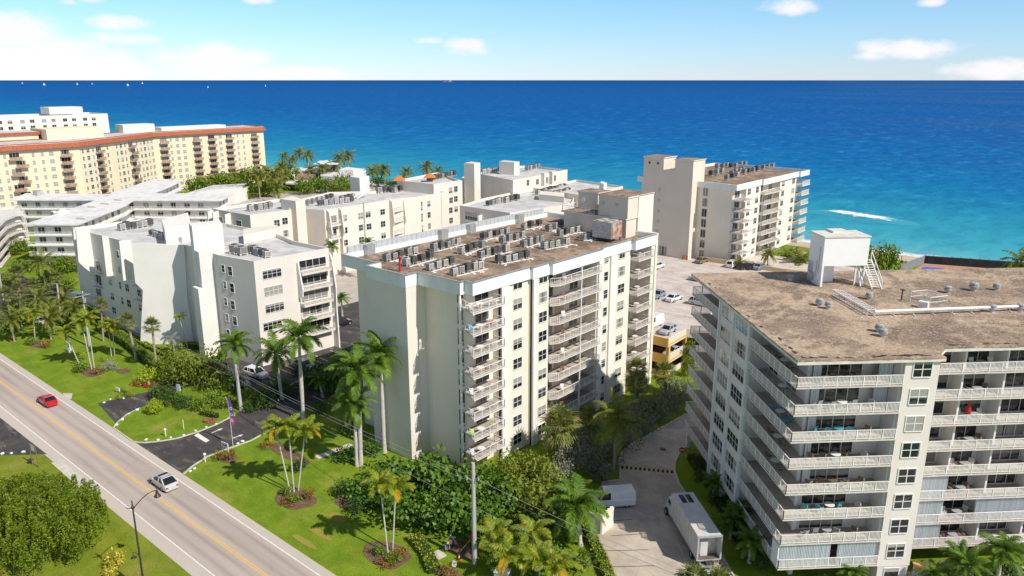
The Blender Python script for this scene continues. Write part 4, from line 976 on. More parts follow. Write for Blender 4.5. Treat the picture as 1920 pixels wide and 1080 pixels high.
Z5 = 16.; P5 = gl(Z5, (862, 385), (956, 399), (1072, 382), (1085, 352), (1000, 352), (905, 372)); block(l5, P5, 0, Z5, W_PALE, W_ROOFWHITE, .6)
wins(l5, P5[0], P5[1], [(1270, 655)], 4.6, 2.2, 5, 2, None, (660, 290), 5.684); wins(l5, P5[0], P5[1], [(1245, 765)], 3.0, 2.0, 4, 2, None, (660, 290), 5.684)
s_, _ = wallhit(P5[0], P5[1], 905, 400); p = along(P5[0], P5[1], s_); fin(l5, p[0], p[1], [(0, Z5 - 1.6), (1.6, Z5 - 2), (1.9, 4), (0, 4)], .6)
prismpart('wall_screen', l5, gl(15, (1010, 378), (1057, 383), (1058, 375), (1012, 371)), 8, 17.2, W_PALE)
ac_row(Z5 - .6, (916, 386), (945, 379), 6, 'condenser in the short front row on the low white roof behind the brown roof', SG, 1.3)
ac_row(Z5 - .6, (948, 380), (968, 376), 3, 'pale condenser under the stepped wall on the low white roof', SG, 1.5)
ac_row(Z5 - .6, (1008, 366), (1058, 353), 9, 'condenser in the back line of the double row left of the beige tower rooms', SG, 1.3)
ac_row(Z5 - .6, (1020, 373), (1066, 361), 9, 'condenser in the front line of the double row left of the beige tower rooms', SG, 1.3)
l6 = thing('apartment_building', 'white seaside building with two blades and roof box farthest back beside the water', 'building', (-120, 200, 0))
Z6 = 20.; P6 = gl(Z6, (901, 326), (962, 338), (1064, 318), (990, 310), (905, 316)); block(l6, P6, 0, Z6, W_PALE, W_ROOFWHITE, .7)
wins(l6, P6[1], P6[2], [(655, 315), (745, 305), (908, 272)], 1.6, 1.8, 2, 2, None, (860, 280), 5.0526)
wins(l6, P6[1], P6[2], [(825, 292)], 3.2, 2.0, 3, 1, DGLASS, (860, 280), 5.0526)
for px_ in (1016, 1031):
    s_, _ = wallhit(P6[1], P6[2], px_, 330); p = along(P6[1], P6[2], s_); prismpart('fin_wall', l6, [(p[0] - .2, p[1] - .4), (p[0] + 1.4, p[1] - .4), (p[0] + 1.4, p[1] + .4), (p[0] - .2, p[1] + .4)], 8, Z6 + .6, W_WHITE)
prismpart('roof_room', l6, gl(23.5, (936, 303), (964, 305), (974, 303.5), (945, 301)), 19, 23.6, W_PALE)
prismpart('stair_block', l6, gl(17, (960, 338), (975, 341), (984, 338), (968, 335)), 5, 17.5, W_WHITE)
ac_row(Z6 - .7, (906, 326), (962, 319), 11, 'condenser in the long line on the white seaside roof', SG, 1.3)
ac_row(Z6 - .7, (988, 321), (1008, 315), 5, 'condenser in the short line at the right of the white seaside roof box', SG, 1.4)
l7 = thing('apartment_building', 'low pale building with a long parapet between the seaside building and the cream lift tower', 'building', (-95, 190, 0))
Z7 = 17.; P7 = gl(Z7, (1000, 352), (1090, 366), (1168, 349), (1080, 337)); block(l7, P7, 0, Z7, W_PALE, W_ROOFWHITE, .6)
prismpart('parapet_step', l7, gl(19, (1124, 343), (1132, 346), (1138, 344), (1129, 341)), 15, 19.2, W_WHITE)
# ------------------------------------------------------------------ 4. seaside tower block with parking deck
ob = thing('apartment_building', 'cream seaside apartment block with tall windowless lift tower on the parking deck', 'building', (-88, 190, 6))
op = [(-103.5, 171.2), (-78.6, 171.2), (-78.6, 176), (-77.4, 176), (-77.4, 184.4), (-78.8, 184.4), (-78.8, 196), (-77.2, 196), (-77.2, 207), (-79, 207), (-79, 212.5), (-103.5, 212.5)]
b = MB(); b.prism(op, 5.5, 25.5, top=False); part('wall', b, W_CREAM, ob)
of = [(-104.5, 170.6), (-79.6, 170.6), (-79.6, 170.2), (-77.2, 170.2), (-77.2, 184.2), (-76.7, 184.2), (-76.7, 207), (-76.2, 207), (-76.2, 213.5), (-104.5, 213.5)]
inn = inset(of, .3); b = MB()
for i in range(len(of)):
    j = (i + 1) % len(of); b.face([(*of[i], 24.9), (*of[j], 24.9), (*of[j], 26.4), (*of[i], 26.4)]); b.face([(*of[i], 26.4), (*of[j], 26.4), (*inn[j], 26.4), (*inn[i], 26.4)]); b.face([(*inn[i], 26.4), (*inn[j], 26.4), (*inn[j], 25.5), (*inn[i], 25.5)])
b.face([(p[0], p[1], 24.9) for p in reversed(of)]); part('fascia', b, FASCIA, ob)
b = MB(); b.face([(*p, 25.6) for p in inset(of, .1)]); part('roof', b, GRAVEL, ob)
prismpart('lift_tower', ob, [(-101.2, 168), (-87.6, 168), (-87.6, 174), (-101.2, 174)], 5.9, 29.0, W_BEIGE)
prismpart('tower_room', ob, [(-101.2, 168), (-95.6, 168), (-95.6, 174), (-101.2, 174)], 29, 32.0, W_BEIGE)
prismpart('tower_roof', ob, [(-101.4, 167.8), (-95.4, 167.8), (-95.4, 174.2), (-101.4, 174.2)], 32.0, 32.2, W_PALE, GRAVEL)
prismpart('tower_room', ob, [(-92.5, 168), (-87.6, 168), (-87.6, 174), (-92.5, 174)], 29, 31.8, W_BEIGE)
prismpart('tower_roof', ob, [(-92.7, 167.8), (-87.4, 167.8), (-87.4, 174.2), (-92.7, 174.2)], 31.8, 32.0, W_PALE, GRAVEL)
for k in range(6): b = MB(); z = 9.6 + k * 2.8; b.box(-96.9 + .05 * k, -96.3 + .05 * k, 167.9, 168.05, z - .35, z + .35); part('vent_grille', b, METAL, ob)
for x, z in ((-99.6, 30.6), (-97.2, 30.6)): b = MB(); b.box(x - .25, x + .25, 167.9, 168.05, z - .25, z + .25); part('vent_grille', b, DARKM, ob)
window(ob, (-94.6, 168), 0, 7.35, 2.2, 2.5, 3, 1, DGLASS, 'entrance_door', sill=False)
for k in range(7):
    z = 6.0 + 2.75 * k
    window(ob, (-85.6, 171.2), 0, z + 1.3, 1.3, 2.1, 2, 1, DGLASS, 'stair_window')
    window(ob, (-77.4, 177.6), E_, z + 1.4, 1.7, 1.5); window(ob, (-77.4, 182.3), E_, z + 1.4, 1.7, 1.5); window(ob, (-77.2, 198), E_, z + 1.4, 1.7, 1.5); window(ob, (-77.2, 205), E_, z + 1.4, 1.9, 1.5)
    window(ob, (-78.6, 173.6), E_, z + 1.2, 2.6, 2.1, 2, 1, DGLASS, 'sliding_door', sill=False); window(ob, (-78.8, 187.2), E_, z + 1.2, 3.2, 2.1, 3, 1, DGLASS, 'sliding_door', sill=False)
    window(ob, (-78.8, 193.6), E_, z + 1.2, 2.4, 2.1, 2, 1, DGLASS, 'sliding_door', sill=False); window(ob, (-79, 209.6), E_, z + 1.2, 3.0, 2.1, 2, 1, DGLASS, 'sliding_door', sill=False)
    if k in (1, 2, 3, 5): prismpart('bay_screen', ob, [(-78.74, 190), (-78.68, 190), (-78.68, 192.3), (-78.74, 192.3)], z + .05, z + 2.55, CREAMDK)
    if k or 1:
        balcony(ob, ((0, 1.2), (5.6, 1.2), (5.6, -2.2), (0, -2.2)), z, ((0, 1.1), (0, -2.1), (5.5, -2.1)), (-77.4, 170.3), E_, ps=.3)
        balcony(ob, ((0, 1.4), (11.4, 1.4), (11.4, -1.7), (0, -1.1)), z, ((.1, -1.05), (11.3, -1.6)), (-77.4, 184.5), E_, ps=.3)
        balcony(ob, ((0, 1.6), (5.4, 1.6), (5.4, -2.0), (0, -2.0)), z, ((0, -1.9), (5.3, -1.9), (5.3, 1.5)), (-77.4, 207), E_, th=.3, ps=.13, h=1.2)
ob.location = (-88 * 1.03, 190 * 1.03, 6); ob.scale = (1.03, 1.03, .96)
for i, (a, c, n, lab) in enumerate((((1333, 330), (1352, 325), 3, 'nearest the lift tower'), ((1362, 338), (1382, 332), 3, 'at the front left'), ((1372, 328), (1392, 322), 4, 'in the middle'), ((1345, 317), (1362, 313), 3, 'at the back left'),
        ((1370, 315), (1396, 311), 4, 'at the back in the middle'), ((1395, 327), (1418, 321), 4, 'at the front right'), ((1420, 320), (1448, 314), 4, 'at the far right'))):
    ac_row(24.82, a, c, n, 'rooftop condenser %s of the seaside apartment roof' % lab, 'condensers on the seaside roof', 1.15)
# parking garage
gr = thing('parking_garage', 'amber two level parking garage with cars on its open top deck', 'garage', (-80, 140, 0))
dk = [(-104, 112.6), (-61.3, 112.4), (-61.7, 119.5), (-52, 124), (-38, 150), (-38, 192), (-79, 192), (-79, 178), (-110, 178), (-110, 116)]
for z, nm in ((6.0, 'top_deck'), (2.9, 'lower_deck')): b = MB(); b.prism(dk, z - .35, z, 0, mt=1); part(nm, b, [W_DECK, DECKC], gr)
def spandrel(p, q, z0, z1, m): b = MB(); u = Vector((q[0] - p[0], q[1] - p[1])).normalized(); n = Vector((-u.y, u.x)) * .25; b.prism([p, q, (q[0] + n.x, q[1] + n.y), (p[0] + n.x, p[1] + n.y)], z0, z1); part('spandrel', b, m, gr)
ex = [(-104, 112.6), (-61.3, 112.4), (-61.7, 119.5), (-52, 124), (-38, 150), (-38, 192)]
for p, q in zip(ex, ex[1:]):
    p2, q2 = (p[0], p[1] - .02), (q[0], q[1] - .02)
    m = W_DECK if p[0] < -60 and abs(p[1] - q[1]) < 1 else W_BEIGE
    spandrel(p2, q2, 5.4, 7.0, m); spandrel(p2, q2, 2.3, 4.0, m); spandrel(p2, q2, 0, .9, m)
for k in range(10):
    x = -61.7 - k * 3.9; b = MB(); b.box(x, x + .55, 112.45, 113, 0, 5.6); part('column', b, W_DECK, gr)
for q in ((-61.9, 119.2), (-52.3, 124.2), (-57, 121.8)): b = MB(); b.box(q[0] - .3, q[0] + .3, q[1], q[1] + .5, 0, 5.6); part('column', b, W_DECK, gr)
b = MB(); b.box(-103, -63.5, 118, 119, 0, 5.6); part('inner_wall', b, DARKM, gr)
b = MB(); pw_ = gl(7.1, (1316, 481), (1376, 489.5), (1476, 504.5), (1540, 512))
for p_, q_ in zip(pw_, pw_[1:]): b.bar((*p_, 6.5), (*q_, 6.5), .25, 1.2)
part('deck_wall', b, M('pale_amber_wall', (.72, .56, .30), (.66, .52, .30), .8), gr)
lm = MB()
for k in range(11):
    y = 121 + k * 4.2
    for x0, x1 in ((-86, -80), (-72, -66), (-66, -60)):
        if (x1 < -63) or y > 122: lm.face([(x0, y, 6.006), (x1, y + .6, 6.006), (x1, y + .82, 6.006), (x0, y + .22, 6.006)])
for k in range(6): lm.face([(-79 + k * 2.7, 178, 6.006), (-78.88 + k * 2.7, 178, 6.006), (-78.88 + k * 2.7, 183, 6.006), (-79 + k * 2.7, 183, 6.006)])
part('bay_lines', lm, LINE, gr)
b = MB()
for q in ((-91.2, 172.4), (-90.2, 172.6)): b.tube([(*q, 6), (*q, 7.1 + (q[0] > -88) * .4)], .22, 8)
tag(b.build('fire_hydrant', M('rust_red', (.42, .08, .04), (.35, .06, .03), 2.)), 'rust red fire connections at the foot of the windowless lift tower', 'hydrant')
# ------------------------------------------------------------------ 5. cream hotel with red tile eaves, far left
yb = thing('apartment_building', 'long cream block with red tile eaves and brown balconies at the far left', 'building', (-335, 140, 0))
ZY = 27.2
fp = [(-316, 40), (-319, 117), (-331.5, 135), (-350.5, 160), (-352.5, 217)]; back = [(-370, 217), (-368, 165), (-350, 130), (-340, 118), (-340, 40)]
b = MB(); b.prism(fp + back, 0, ZY - 1.2); part('wall', b, W_YEL, yb)
b = MB(); b.prism(inset(fp + back, -.2), ZY - .2, ZY + .15); part('roof', b, W_ROOFWHITE, yb)
b = MB(); pl = fp + back; o1 = inset(pl, -1.3); i1 = inset(pl, .1); pl2 = ccw(pl)
for i in range(len(o1)):
    j = (i + 1) % len(o1); b.face([(*o1[i], ZY - 1.7), (*o1[j], ZY - 1.7), (*i1[j], ZY + .5), (*i1[i], ZY + .5)]); b.face([(*o1[j], ZY - 1.75), (*o1[i], ZY - 1.75), (*i1[i], ZY - 1.5), (*i1[j], ZY - 1.5)])
part('tile_eaves', b, TERRA, yb)
NW = [0]; restb = MB(); restg = MB(); FLY = [ZY - 3.6 - 2.83 * k for k in range(9)]
fy, _ = win_meshes(1.5, 1.5, 2, 2, GLASS, .1)
def ywin(p, rz, z, w):
    if NW[0] < 100: o = window(yb, p, rz, z, w, 1.5, 2, 2, GLASS, ft=.1, sub=True); NW[0] += 1
    else:
        u = (math.cos(rz), math.sin(rz)); o_ = (u[1], -u[0]); c = (p[0] + o_[0] * .02, p[1] + o_[1] * .02)
        restb.obox(c, u, (-u[1], u[0]), w + .2, .1, z - .85, z + .85); c2 = (p[0] + o_[0] * .08, p[1] + o_[1] * .08)
        for s in (-1, 1):
            for t in (-1, 1):
                cx = (c2[0] + u[0] * s * w * .25, c2[1] + u[1] * s * w * .25); restg.obox(cx, u, (-u[1], u[0]), w * .46, .04, z + t * .4 - .35, z + t * .4 + .35)
segs = list(zip(fp, fp[1:]))
bal_px = [33, 124, 187, 250, 310, 372, 400, 433, 480]
for si in (1, 2, 3, 0):
    p, q = segs[si]; Ls = math.hypot(q[0] - p[0], q[1] - p[1]); rz = wdir(p, q)
    bs = [wallhit(p, q, x, 300)[0] for x in bal_px]; bs = [s for s in bs if 1.5 < s < Ls - 1.5]
    if si == 0: bs = [s for s in bs if s > 5]
    for s in bs:
        for k, z in enumerate(FLY):
            off = (.9 if k % 2 else -.9) if s == bs[0] and si in (0, 2) else 0
            pt = along(p, q, s + off); window(yb, pt, rz, z - .1, 3.2, 2.2, 3, 1, DGLASS, 'sliding_door', sub=False, sill=False)
            balcony(yb, ((-2.1, .2), (2.1, .2), (2.1, -1.5), (-2.1, -1.5)), z - 1.3, (), pt, rz, th=.3, sm=BROWNB)
            o = balcony(yb, ((-2.1, -1.42), (2.1, -1.42), (2.1, -1.5), (-2.1, -1.5)), z - .35, (), pt, rz, th=.75, sm=BROWNB); o.name = 'balcony_front'
    s = 2.0
    while s < Ls - 1.5:
        if all(abs(s - t) > 3.4 for t in bs) and not (si == 0 and s < 22):
            for z in FLY: ywin(along(p, q, s), rz, z, 1.7 if int(s * 3) % 2 else 1.0)
        s += 3.1
stuff(part('window', restb, PAINT, yb)); stuff(part('pane', restg, GLASS, yb))
prismpart('penthouse', yb, [(-352, 112), (-335, 112), (-340, 135), (-352, 135)], ZY, ZY + 4.2, W_YEL)
prismpart('penthouse', yb, [(-364, 150), (-356, 150), (-356, 164), (-364, 164)], ZY, ZY + 3.6, W_CREAM)
prismpart('penthouse', yb, [(-366, 168), (-358, 168), (-358, 200), (-366, 200)], ZY, ZY + 1.6, W_CREAM)
b = MB()
for k in range(5): b.box(-341.0 + k * -.9, -340.6 + k * -.9, 111.8, 111.95, ZY + .6, ZY + 3.6)
part('terracotta_slats', b, TERRA, yb)
b = MB(); b.prism([(-352, 36), (-339, 36), (-341, 111), (-352, 111)], ZY, ZY + 2.2); part('rear_wing', b, W_YEL, yb)
b = MB(); b.prism([(-353, 35), (-338, 35), (-340.4, 111.5), (-353, 111.5)], ZY + 2.2, ZY + 3.3, 0, mt=1); part('tile_eaves', b, [TERRA, W_ROOFWHITE], yb)
yb2 = thing('apartment_building', 'white slab block behind the red tile eaves at the top left', 'building', (-440, 150, 0))
wp = [(-420, 60), (-432, 175), (-455, 175), (-455, 60)]; block(yb2, wp, 0, 33.0, W_WHITE, W_ROOFWHITE, .8)
b = MB(); b.box(-452, -440, 150, 166, 33, 36.5); part('roof_room', b, W_WHITE, yb2)
p, q = wp[0], wp[1]
for s in range(8, 112, 5):
    for z in (30.6, 27.7): window(yb2, along(p, q, s + (.6 if s % 2 else 0)), wdir(p, q), z, 2.0, 1.5, 2, 1, GLASS, ft=.12, sub=False)
# ------------------------------------------------------------------ 6. low white three-armed terrace building
mt = thing('apartment_building', 'low white galleried building with flat slab roofs spreading in arms below the red tile eaves', 'building', (-250, 105, 0))
ZM = 11.6
arms = [[(43, 421), (146, 421), (236, 385), (256, 371), (200, 368), (130, 393)], [(18, 375), (182, 375), (205, 364), (49, 362)], [(193, 376), (256, 375.5), (415, 376), (438, 363), (208, 362)], [(207, 363), (281, 365), (311, 353), (344, 338), (289, 335)]]
for ai, pl in enumerate(arms):
    P = ccw(gl(ZM, *pl)); b = MB(); b.prism(P, ZM - .3 + ai * .01, ZM + ai * .01); part('roof', b, W_ROOF2, mt)
    wp_ = inset(P, 1.7); b = MB(); b.prism(wp_, 0, ZM - .32, top=False); part('wall', b, W_GREY, mt)
    for k in range(1, 4):
        z = ZM - .3 - k * 2.8; b = MB(); b.prism(inset(P, .25), z - .25, z); part('gallery', b, PAINT, mt)
    for i in range(len(P)):
        p, q = P[i], P[(i + 1) % len(P)]; pi, qi = wp_[i], wp_[(i + 1) % len(P)]; d = Vector((q[0] - p[0], q[1] - p[1])); L_ = d.length; nrm_ = Vector((d.y, -d.x)).normalized()
        mid = (Vector(p) + Vector(q)) / 2
        if nrm_.dot(Vector((FX, FY))) > .25 or L_ < 4: continue
        ip = inset(P, .35); a_, c_ = ip[i], ip[(i + 1) % len(P)]
        for k in range(1, 4):
            z = ZM - .3 - k * 2.8; L0 = wloc(mt); o = link('gallery_railing', rail_mesh((a_, c_), 1.0, .45, .08, 2.2), mt, (-L0.x, -L0.y, z))
        s = 2.2; Li = math.hypot(qi[0] - pi[0], qi[1] - pi[1])
        while s < Li - 1.5:
            for k in range(1, 4): window(mt, along(pi, qi, s), wdir(pi, qi), ZM - .3 - k * 2.8 + 1.25, 1.8, 1.6, 2, 1, GLASS, ft=.1, sub=False)
            s += 4.6
q = g(118, 400, ZM); b = MB(); b.lathe([(1.6, ZM), (1.6, ZM + .5), (.6, ZM + 1.3)], 12, q); b.box(q[0] - 4, q[0] - 1.5, q[1] - 2, q[1] - .8, ZM, ZM + .5); part('roof_unit', b, RAIL, mt)
q = g(72, 366, ZM); b = MB(); b.box(q[0] - 2, q[0] + 2, q[1] - 1, q[1] + 1, ZM, ZM + 1.6); part('roof_unit', b, METAL, mt)
for p in ((170, 388), (195, 382), (150, 410), (220, 375)):
    b = MB(); q = g(*p, ZM + .01); b.face([(q[0] + 2.5 * math.cos(t) * (1 + .3 * math.sin(3 * t)), q[1] + 1.1 * math.sin(t), ZM + .03) for t in (k * math.pi / 8 for k in range(16))]); part('roof_stain', b, M('stain', (.48, .38, .31), (.55, .48, .42), 1.), mt)
tv = thing('apartment_building', 'white building with curving stacked terraces at the left edge of the photo', 'building', (-235, 62, 0))
for k in range(5):
    z = 10.5 - k * 2.5; P = gl(10.5, (-60, 398), (-40, 440), (-8, 432), (12, 412), (32, 404), (48, 402), (40, 390)); b = MB(); b.prism(P, z - .3, z); part('terrace', b, SLAB, tv)
    b = MB(); b.prism(inset(P, 1.4), z - 2.2, z - .3, top=False); part('wall', b, W_GREY, tv)
    P = ccw(P); ip = inset(P, .1); L0 = wloc(tv); link('railing', rail_mesh(tuple(ip) + (ip[0],), 1.0, .5, .1, 2.), tv, (-L0.x, -L0.y, z))
# ------------------------------------------------------------------ 7. house by the beach and low white roofs
hs = thing('house', 'flat roofed white modern house among palms at the shore', 'house', (*g(620, 340), 0))
def hb(pl, z0, z1, m, nm): b = MB(); b.prism(gl(z1, *pl), z0, z1); part(nm, b, m, hs)
hb([(596, 305), (622, 307), (640, 303), (612, 300)], 3, 10.5, W_WHITE, 'upper_storey'); hb([(588, 307), (632, 307.5), (640, 302), (600, 301)], 10.5, 10.9, PAINT, 'roof')
hb([(636, 318), (662, 319), (686, 317), (650, 313)], 0, 8.2, W_WHITE, 'wing'); hb([(600, 330), (640, 332), (650, 320), (606, 318)], 0, 6.5, LILAC, 'wall')
hb([(545, 320), (600, 322), (604, 314), (548, 314)], 6.2, 7.0, PAINT, 'roof'); hb([(547, 328), (552, 330), (554, 320), (548, 318)], 0, 6.19, W_WHITE, 'side_wall'); hb([(556, 326), (592, 327), (596, 320), (558, 319)], 0, 6.19, RUST, 'wall'); hb([(535, 343), (587, 346), (592, 338), (540, 337)], 3.2, 3.8, PAINT, 'terrace_roof')
p, q = gl(0, (612, 337), (642, 338)); window(hs, g(625, 336.5, 2), wdir(p, q), 2.6, 7, 3.6, 4, 1, DGLASS, ft=.15)
lw = thing('house', 'long low white house with sloping roof in front of the hedge by the cream hotel', 'house', (*g(420, 355), 0))
b = MB(); b.prism(gl(5, (352, 362), (440, 360), (464, 352), (462, 346), (415, 350)), 0, 5); part('wall', b, W_WHITE, lw)
b = MB(); b.prism(gl(5.4, (345, 363), (420, 352), (466, 350), (462, 344), (400, 347)), 5.05, 5.4); part('roof', b, W_ROOFWHITE, lw)
# umbrellas
for p in ((750, 338), (808, 331)): pass
# ------------------------------------------------------------------ vegetation
nrg = np.random.RandomState(11)
def np_mesh(name, V, Fq, mats, mi=None):
    """V (n,3), quads Fq (m,4)"""
    me = bpy.data.meshes.new(name); V = np.asarray(V, np.float32); Fq = np.asarray(Fq, np.int32); m = len(Fq)
    me.vertices.add(len(V)); me.vertices.foreach_set('co', V.ravel()); me.loops.add(m * 4); me.loops.foreach_set('vertex_index', Fq.ravel())
    me.polygons.add(m); me.polygons.foreach_set('loop_start', np.arange(0, 4 * m, 4, dtype=np.int32)); me.polygons.foreach_set('loop_total', np.full(m, 4, np.int32))
    for x in (mats if isinstance(mats, (list, tuple)) else [mats]): me.materials.append(x)
    if mi is not None: me.polygons.foreach_set('material_index', np.asarray(mi, np.int32))
    me.update(calc_edges=True); return me
def leaves(P, size, asp=.6, N=None, upb=.5, jit=.35):
    n = len(P); N0 = nrg.normal(size=(n, 3)); N0 = N0 + (N * 1.2 if N is not None else 0); N0[:, 2] += upb; N0 /= np.linalg.norm(N0, axis=1)[:, None]
    T = np.cross(N0, nrg.normal(size=(n, 3))); T /= np.linalg.norm(T, axis=1)[:, None]; B = np.cross(N0, T)
    s = (size * (1 + jit * nrg.uniform(-1, 1, n)))[:, None]
    V = np.stack([P - T * s * .5, P + B * s * asp * .5, P + T * s * .5, P - B * s * asp * .5], 1).reshape(-1, 3)
    return V, np.arange(4 * n).reshape(n, 4)
def blobpts(blobs, dens, shell=.45, lump=.35):
    out = []; nor = []
    for cx, cy, cz, rx, ry, rz in blobs:
        n = max(30, int(dens * (rx * ry + rx * rz + ry * rz) * 4.2)); D = nrg.normal(size=(n, 3)); D /= np.linalg.norm(D, axis=1)[:, None]
        r = nrg.uniform(0, 1, n) ** shell
        ph = nrg.uniform(0, 6, 6); k = 1 + lump * .5 * (np.sin(D[:, 0] * 5 + ph[0]) * np.sin(D[:, 1] * 5 + ph[1]) + np.sin(D[:, 2] * 6 + ph[2]) * np.sin(D[:, 0] * 7 + ph[3]))
        keep = nrg.uniform(size=n) > .28 * (np.sin(D[:, 0] * 8 + ph[4]) * np.sin(D[:, 1] * 9 + ph[5]) > .25)
        P = np.array([cx, cy, cz]) + D * (r * k)[:, None] * np.array([rx, ry, rz]); keep &= P[:, 2] > .03
        out.append(P[keep]); nor.append(D[keep])
    return np.concatenate(out), np.concatenate(nor)
_sv = {}
def shrub_mesh(kind, var, mat, size, dens, blobs, asp=.6, upb=.5):
    k = (kind, var)
    if k not in _sv:
        P, N = blobpts(blobs, dens); V, Q = leaves(P, size, asp, N, upb); b = MB()
        for i, (cx, cy, cz, rx, ry, rz) in enumerate(blobs[:4]): b.tube([(cx * .15, cy * .15, -.05), (cx * .4, cy * .4, cz * .45), (cx, cy, cz)], [.13, .09, .03], 6)
        if len(blobs) == 1: b.tube([(0, 0, .2), (.25, .2, blobs[0][2] * 1.1)], [.06, .02], 5)
        _sv[k] = (np_mesh('foliage', V, Q, mat), b.mesh('stem', WOODT))
    return _sv[k]
def ub(n, seed, spread=.55, r=.52):
    q = random.Random(seed); out = [(0, 0, .55, .62, .62, .52)]
    for i in range(n):
        a = i * 2 * math.pi / n + q.uniform(-.4, .4); d = spread * q.uniform(.7, 1.1); out.append((d * math.cos(a), d * math.sin(a), q.uniform(.3, .72), r * q.uniform(.7, 1.1), r * q.uniform(.7, 1.1), r * q.uniform(.7, 1.)))
    return out
def scaled(bl, k): return [tuple(v * k for v in b_) for b_ in bl]
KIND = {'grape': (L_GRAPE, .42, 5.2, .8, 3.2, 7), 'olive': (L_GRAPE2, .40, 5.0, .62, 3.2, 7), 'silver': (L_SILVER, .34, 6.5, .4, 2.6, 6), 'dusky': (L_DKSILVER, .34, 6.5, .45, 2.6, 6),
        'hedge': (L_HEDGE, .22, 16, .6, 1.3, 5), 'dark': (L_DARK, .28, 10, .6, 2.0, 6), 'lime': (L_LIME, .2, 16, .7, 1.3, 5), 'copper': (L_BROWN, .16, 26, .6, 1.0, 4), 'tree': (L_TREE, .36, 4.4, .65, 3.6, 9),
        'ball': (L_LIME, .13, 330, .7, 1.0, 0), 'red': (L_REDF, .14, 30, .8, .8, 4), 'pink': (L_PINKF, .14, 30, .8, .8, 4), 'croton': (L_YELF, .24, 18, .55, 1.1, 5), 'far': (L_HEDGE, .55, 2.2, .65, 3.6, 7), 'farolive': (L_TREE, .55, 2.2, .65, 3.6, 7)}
PROTO = {}
def shrub(kind, q, rx, rz_, label, name='shrub', cat='shrub', group=None, ry=None, var=None, z=0.):
    m, sz, dn, asp, nom, nb = KIND[kind]; v = rnd.randrange(2) if var is None else var
    f, s = shrub_mesh(kind, v, m, sz, dn, [(0, 0, .5 * nom, .95 * nom, .95 * nom, .52 * nom)] if not nb else scaled(ub(nb, hash((kind, v)) % 997 if 0 else len(kind) * 31 + v * 7), nom), asp)
    t = thing(name, label, cat, (q[0], q[1], z), rnd.uniform(0, 6.28), group)
    t.scale = (rx / nom, (ry or rx) / nom, rz_ / nom); link('foliage', f, t); link('stem', s, t); return t
# palms ---------------------------------------------------------------
def frond(V, Q, a, e0, Lf, droop, nl, ll, wl, base=(0, 0, 0), q=random, up=0., sidedroop=.55):
    ca, sa = math.cos(a), math.sin(a); p = Vector(base); pts = []; N = 10; tw = q.uniform(-.5, .5)
    for i in range(N + 1):
        t = i / N; e = e0 - droop * t ** 1.25; pts.append((p.copy(), e)); p = p + Vector((math.cos(e) * ca, math.cos(e) * sa, math.sin(e))) * Lf / N
    side = Vector((-sa, ca, 0))
    def add(a0, a1, a2, a3): k = len(V); V.extend((tuple(a0), tuple(a1), tuple(a2), tuple(a3))); Q.append((k, k + 1, k + 2, k + 3))
    for i in range(N):
        (p0, _), (p1, _) = pts[i], pts[i + 1]; w = .05 * (1 - i / N) + .012; add(p0 - side * w, p0 + side * w, p1 + side * w * .8, p1 - side * w * .8)
    for j in range(nl):
        t = .10 + .9 * (j + .5) / nl; x = t * N; i = min(N - 1, int(x)); p0 = pts[i][0].lerp(pts[i + 1][0], x - i); e = pts[i][1]
        fw = Vector((math.cos(e) * ca, math.cos(e) * sa, math.sin(e))); upv = side.cross(fw) * -1
        if upv.z < 0: upv = -upv
        L_ = ll * (math.sin(math.pi * (.16 + .80 * t)) ** .7) * q.uniform(.85, 1.1)
        for s in (-1, 1):
            d = (side * s * .8 + fw * (.45 + .5 * t) + upv * (up + q.uniform(-.18, .22))).normalized(); m = p0 + d * L_ * .55; tip = m + (d + Vector((0, 0, -sidedroop))).normalized() * L_ * .5
            w = fw * wl * .5; add(p0 - w, p0 + w, m + w * .9, m - w * .9); add(m - w * .9, m + w * .9, tip + w * .12, tip - w * .12)
_pm = {}
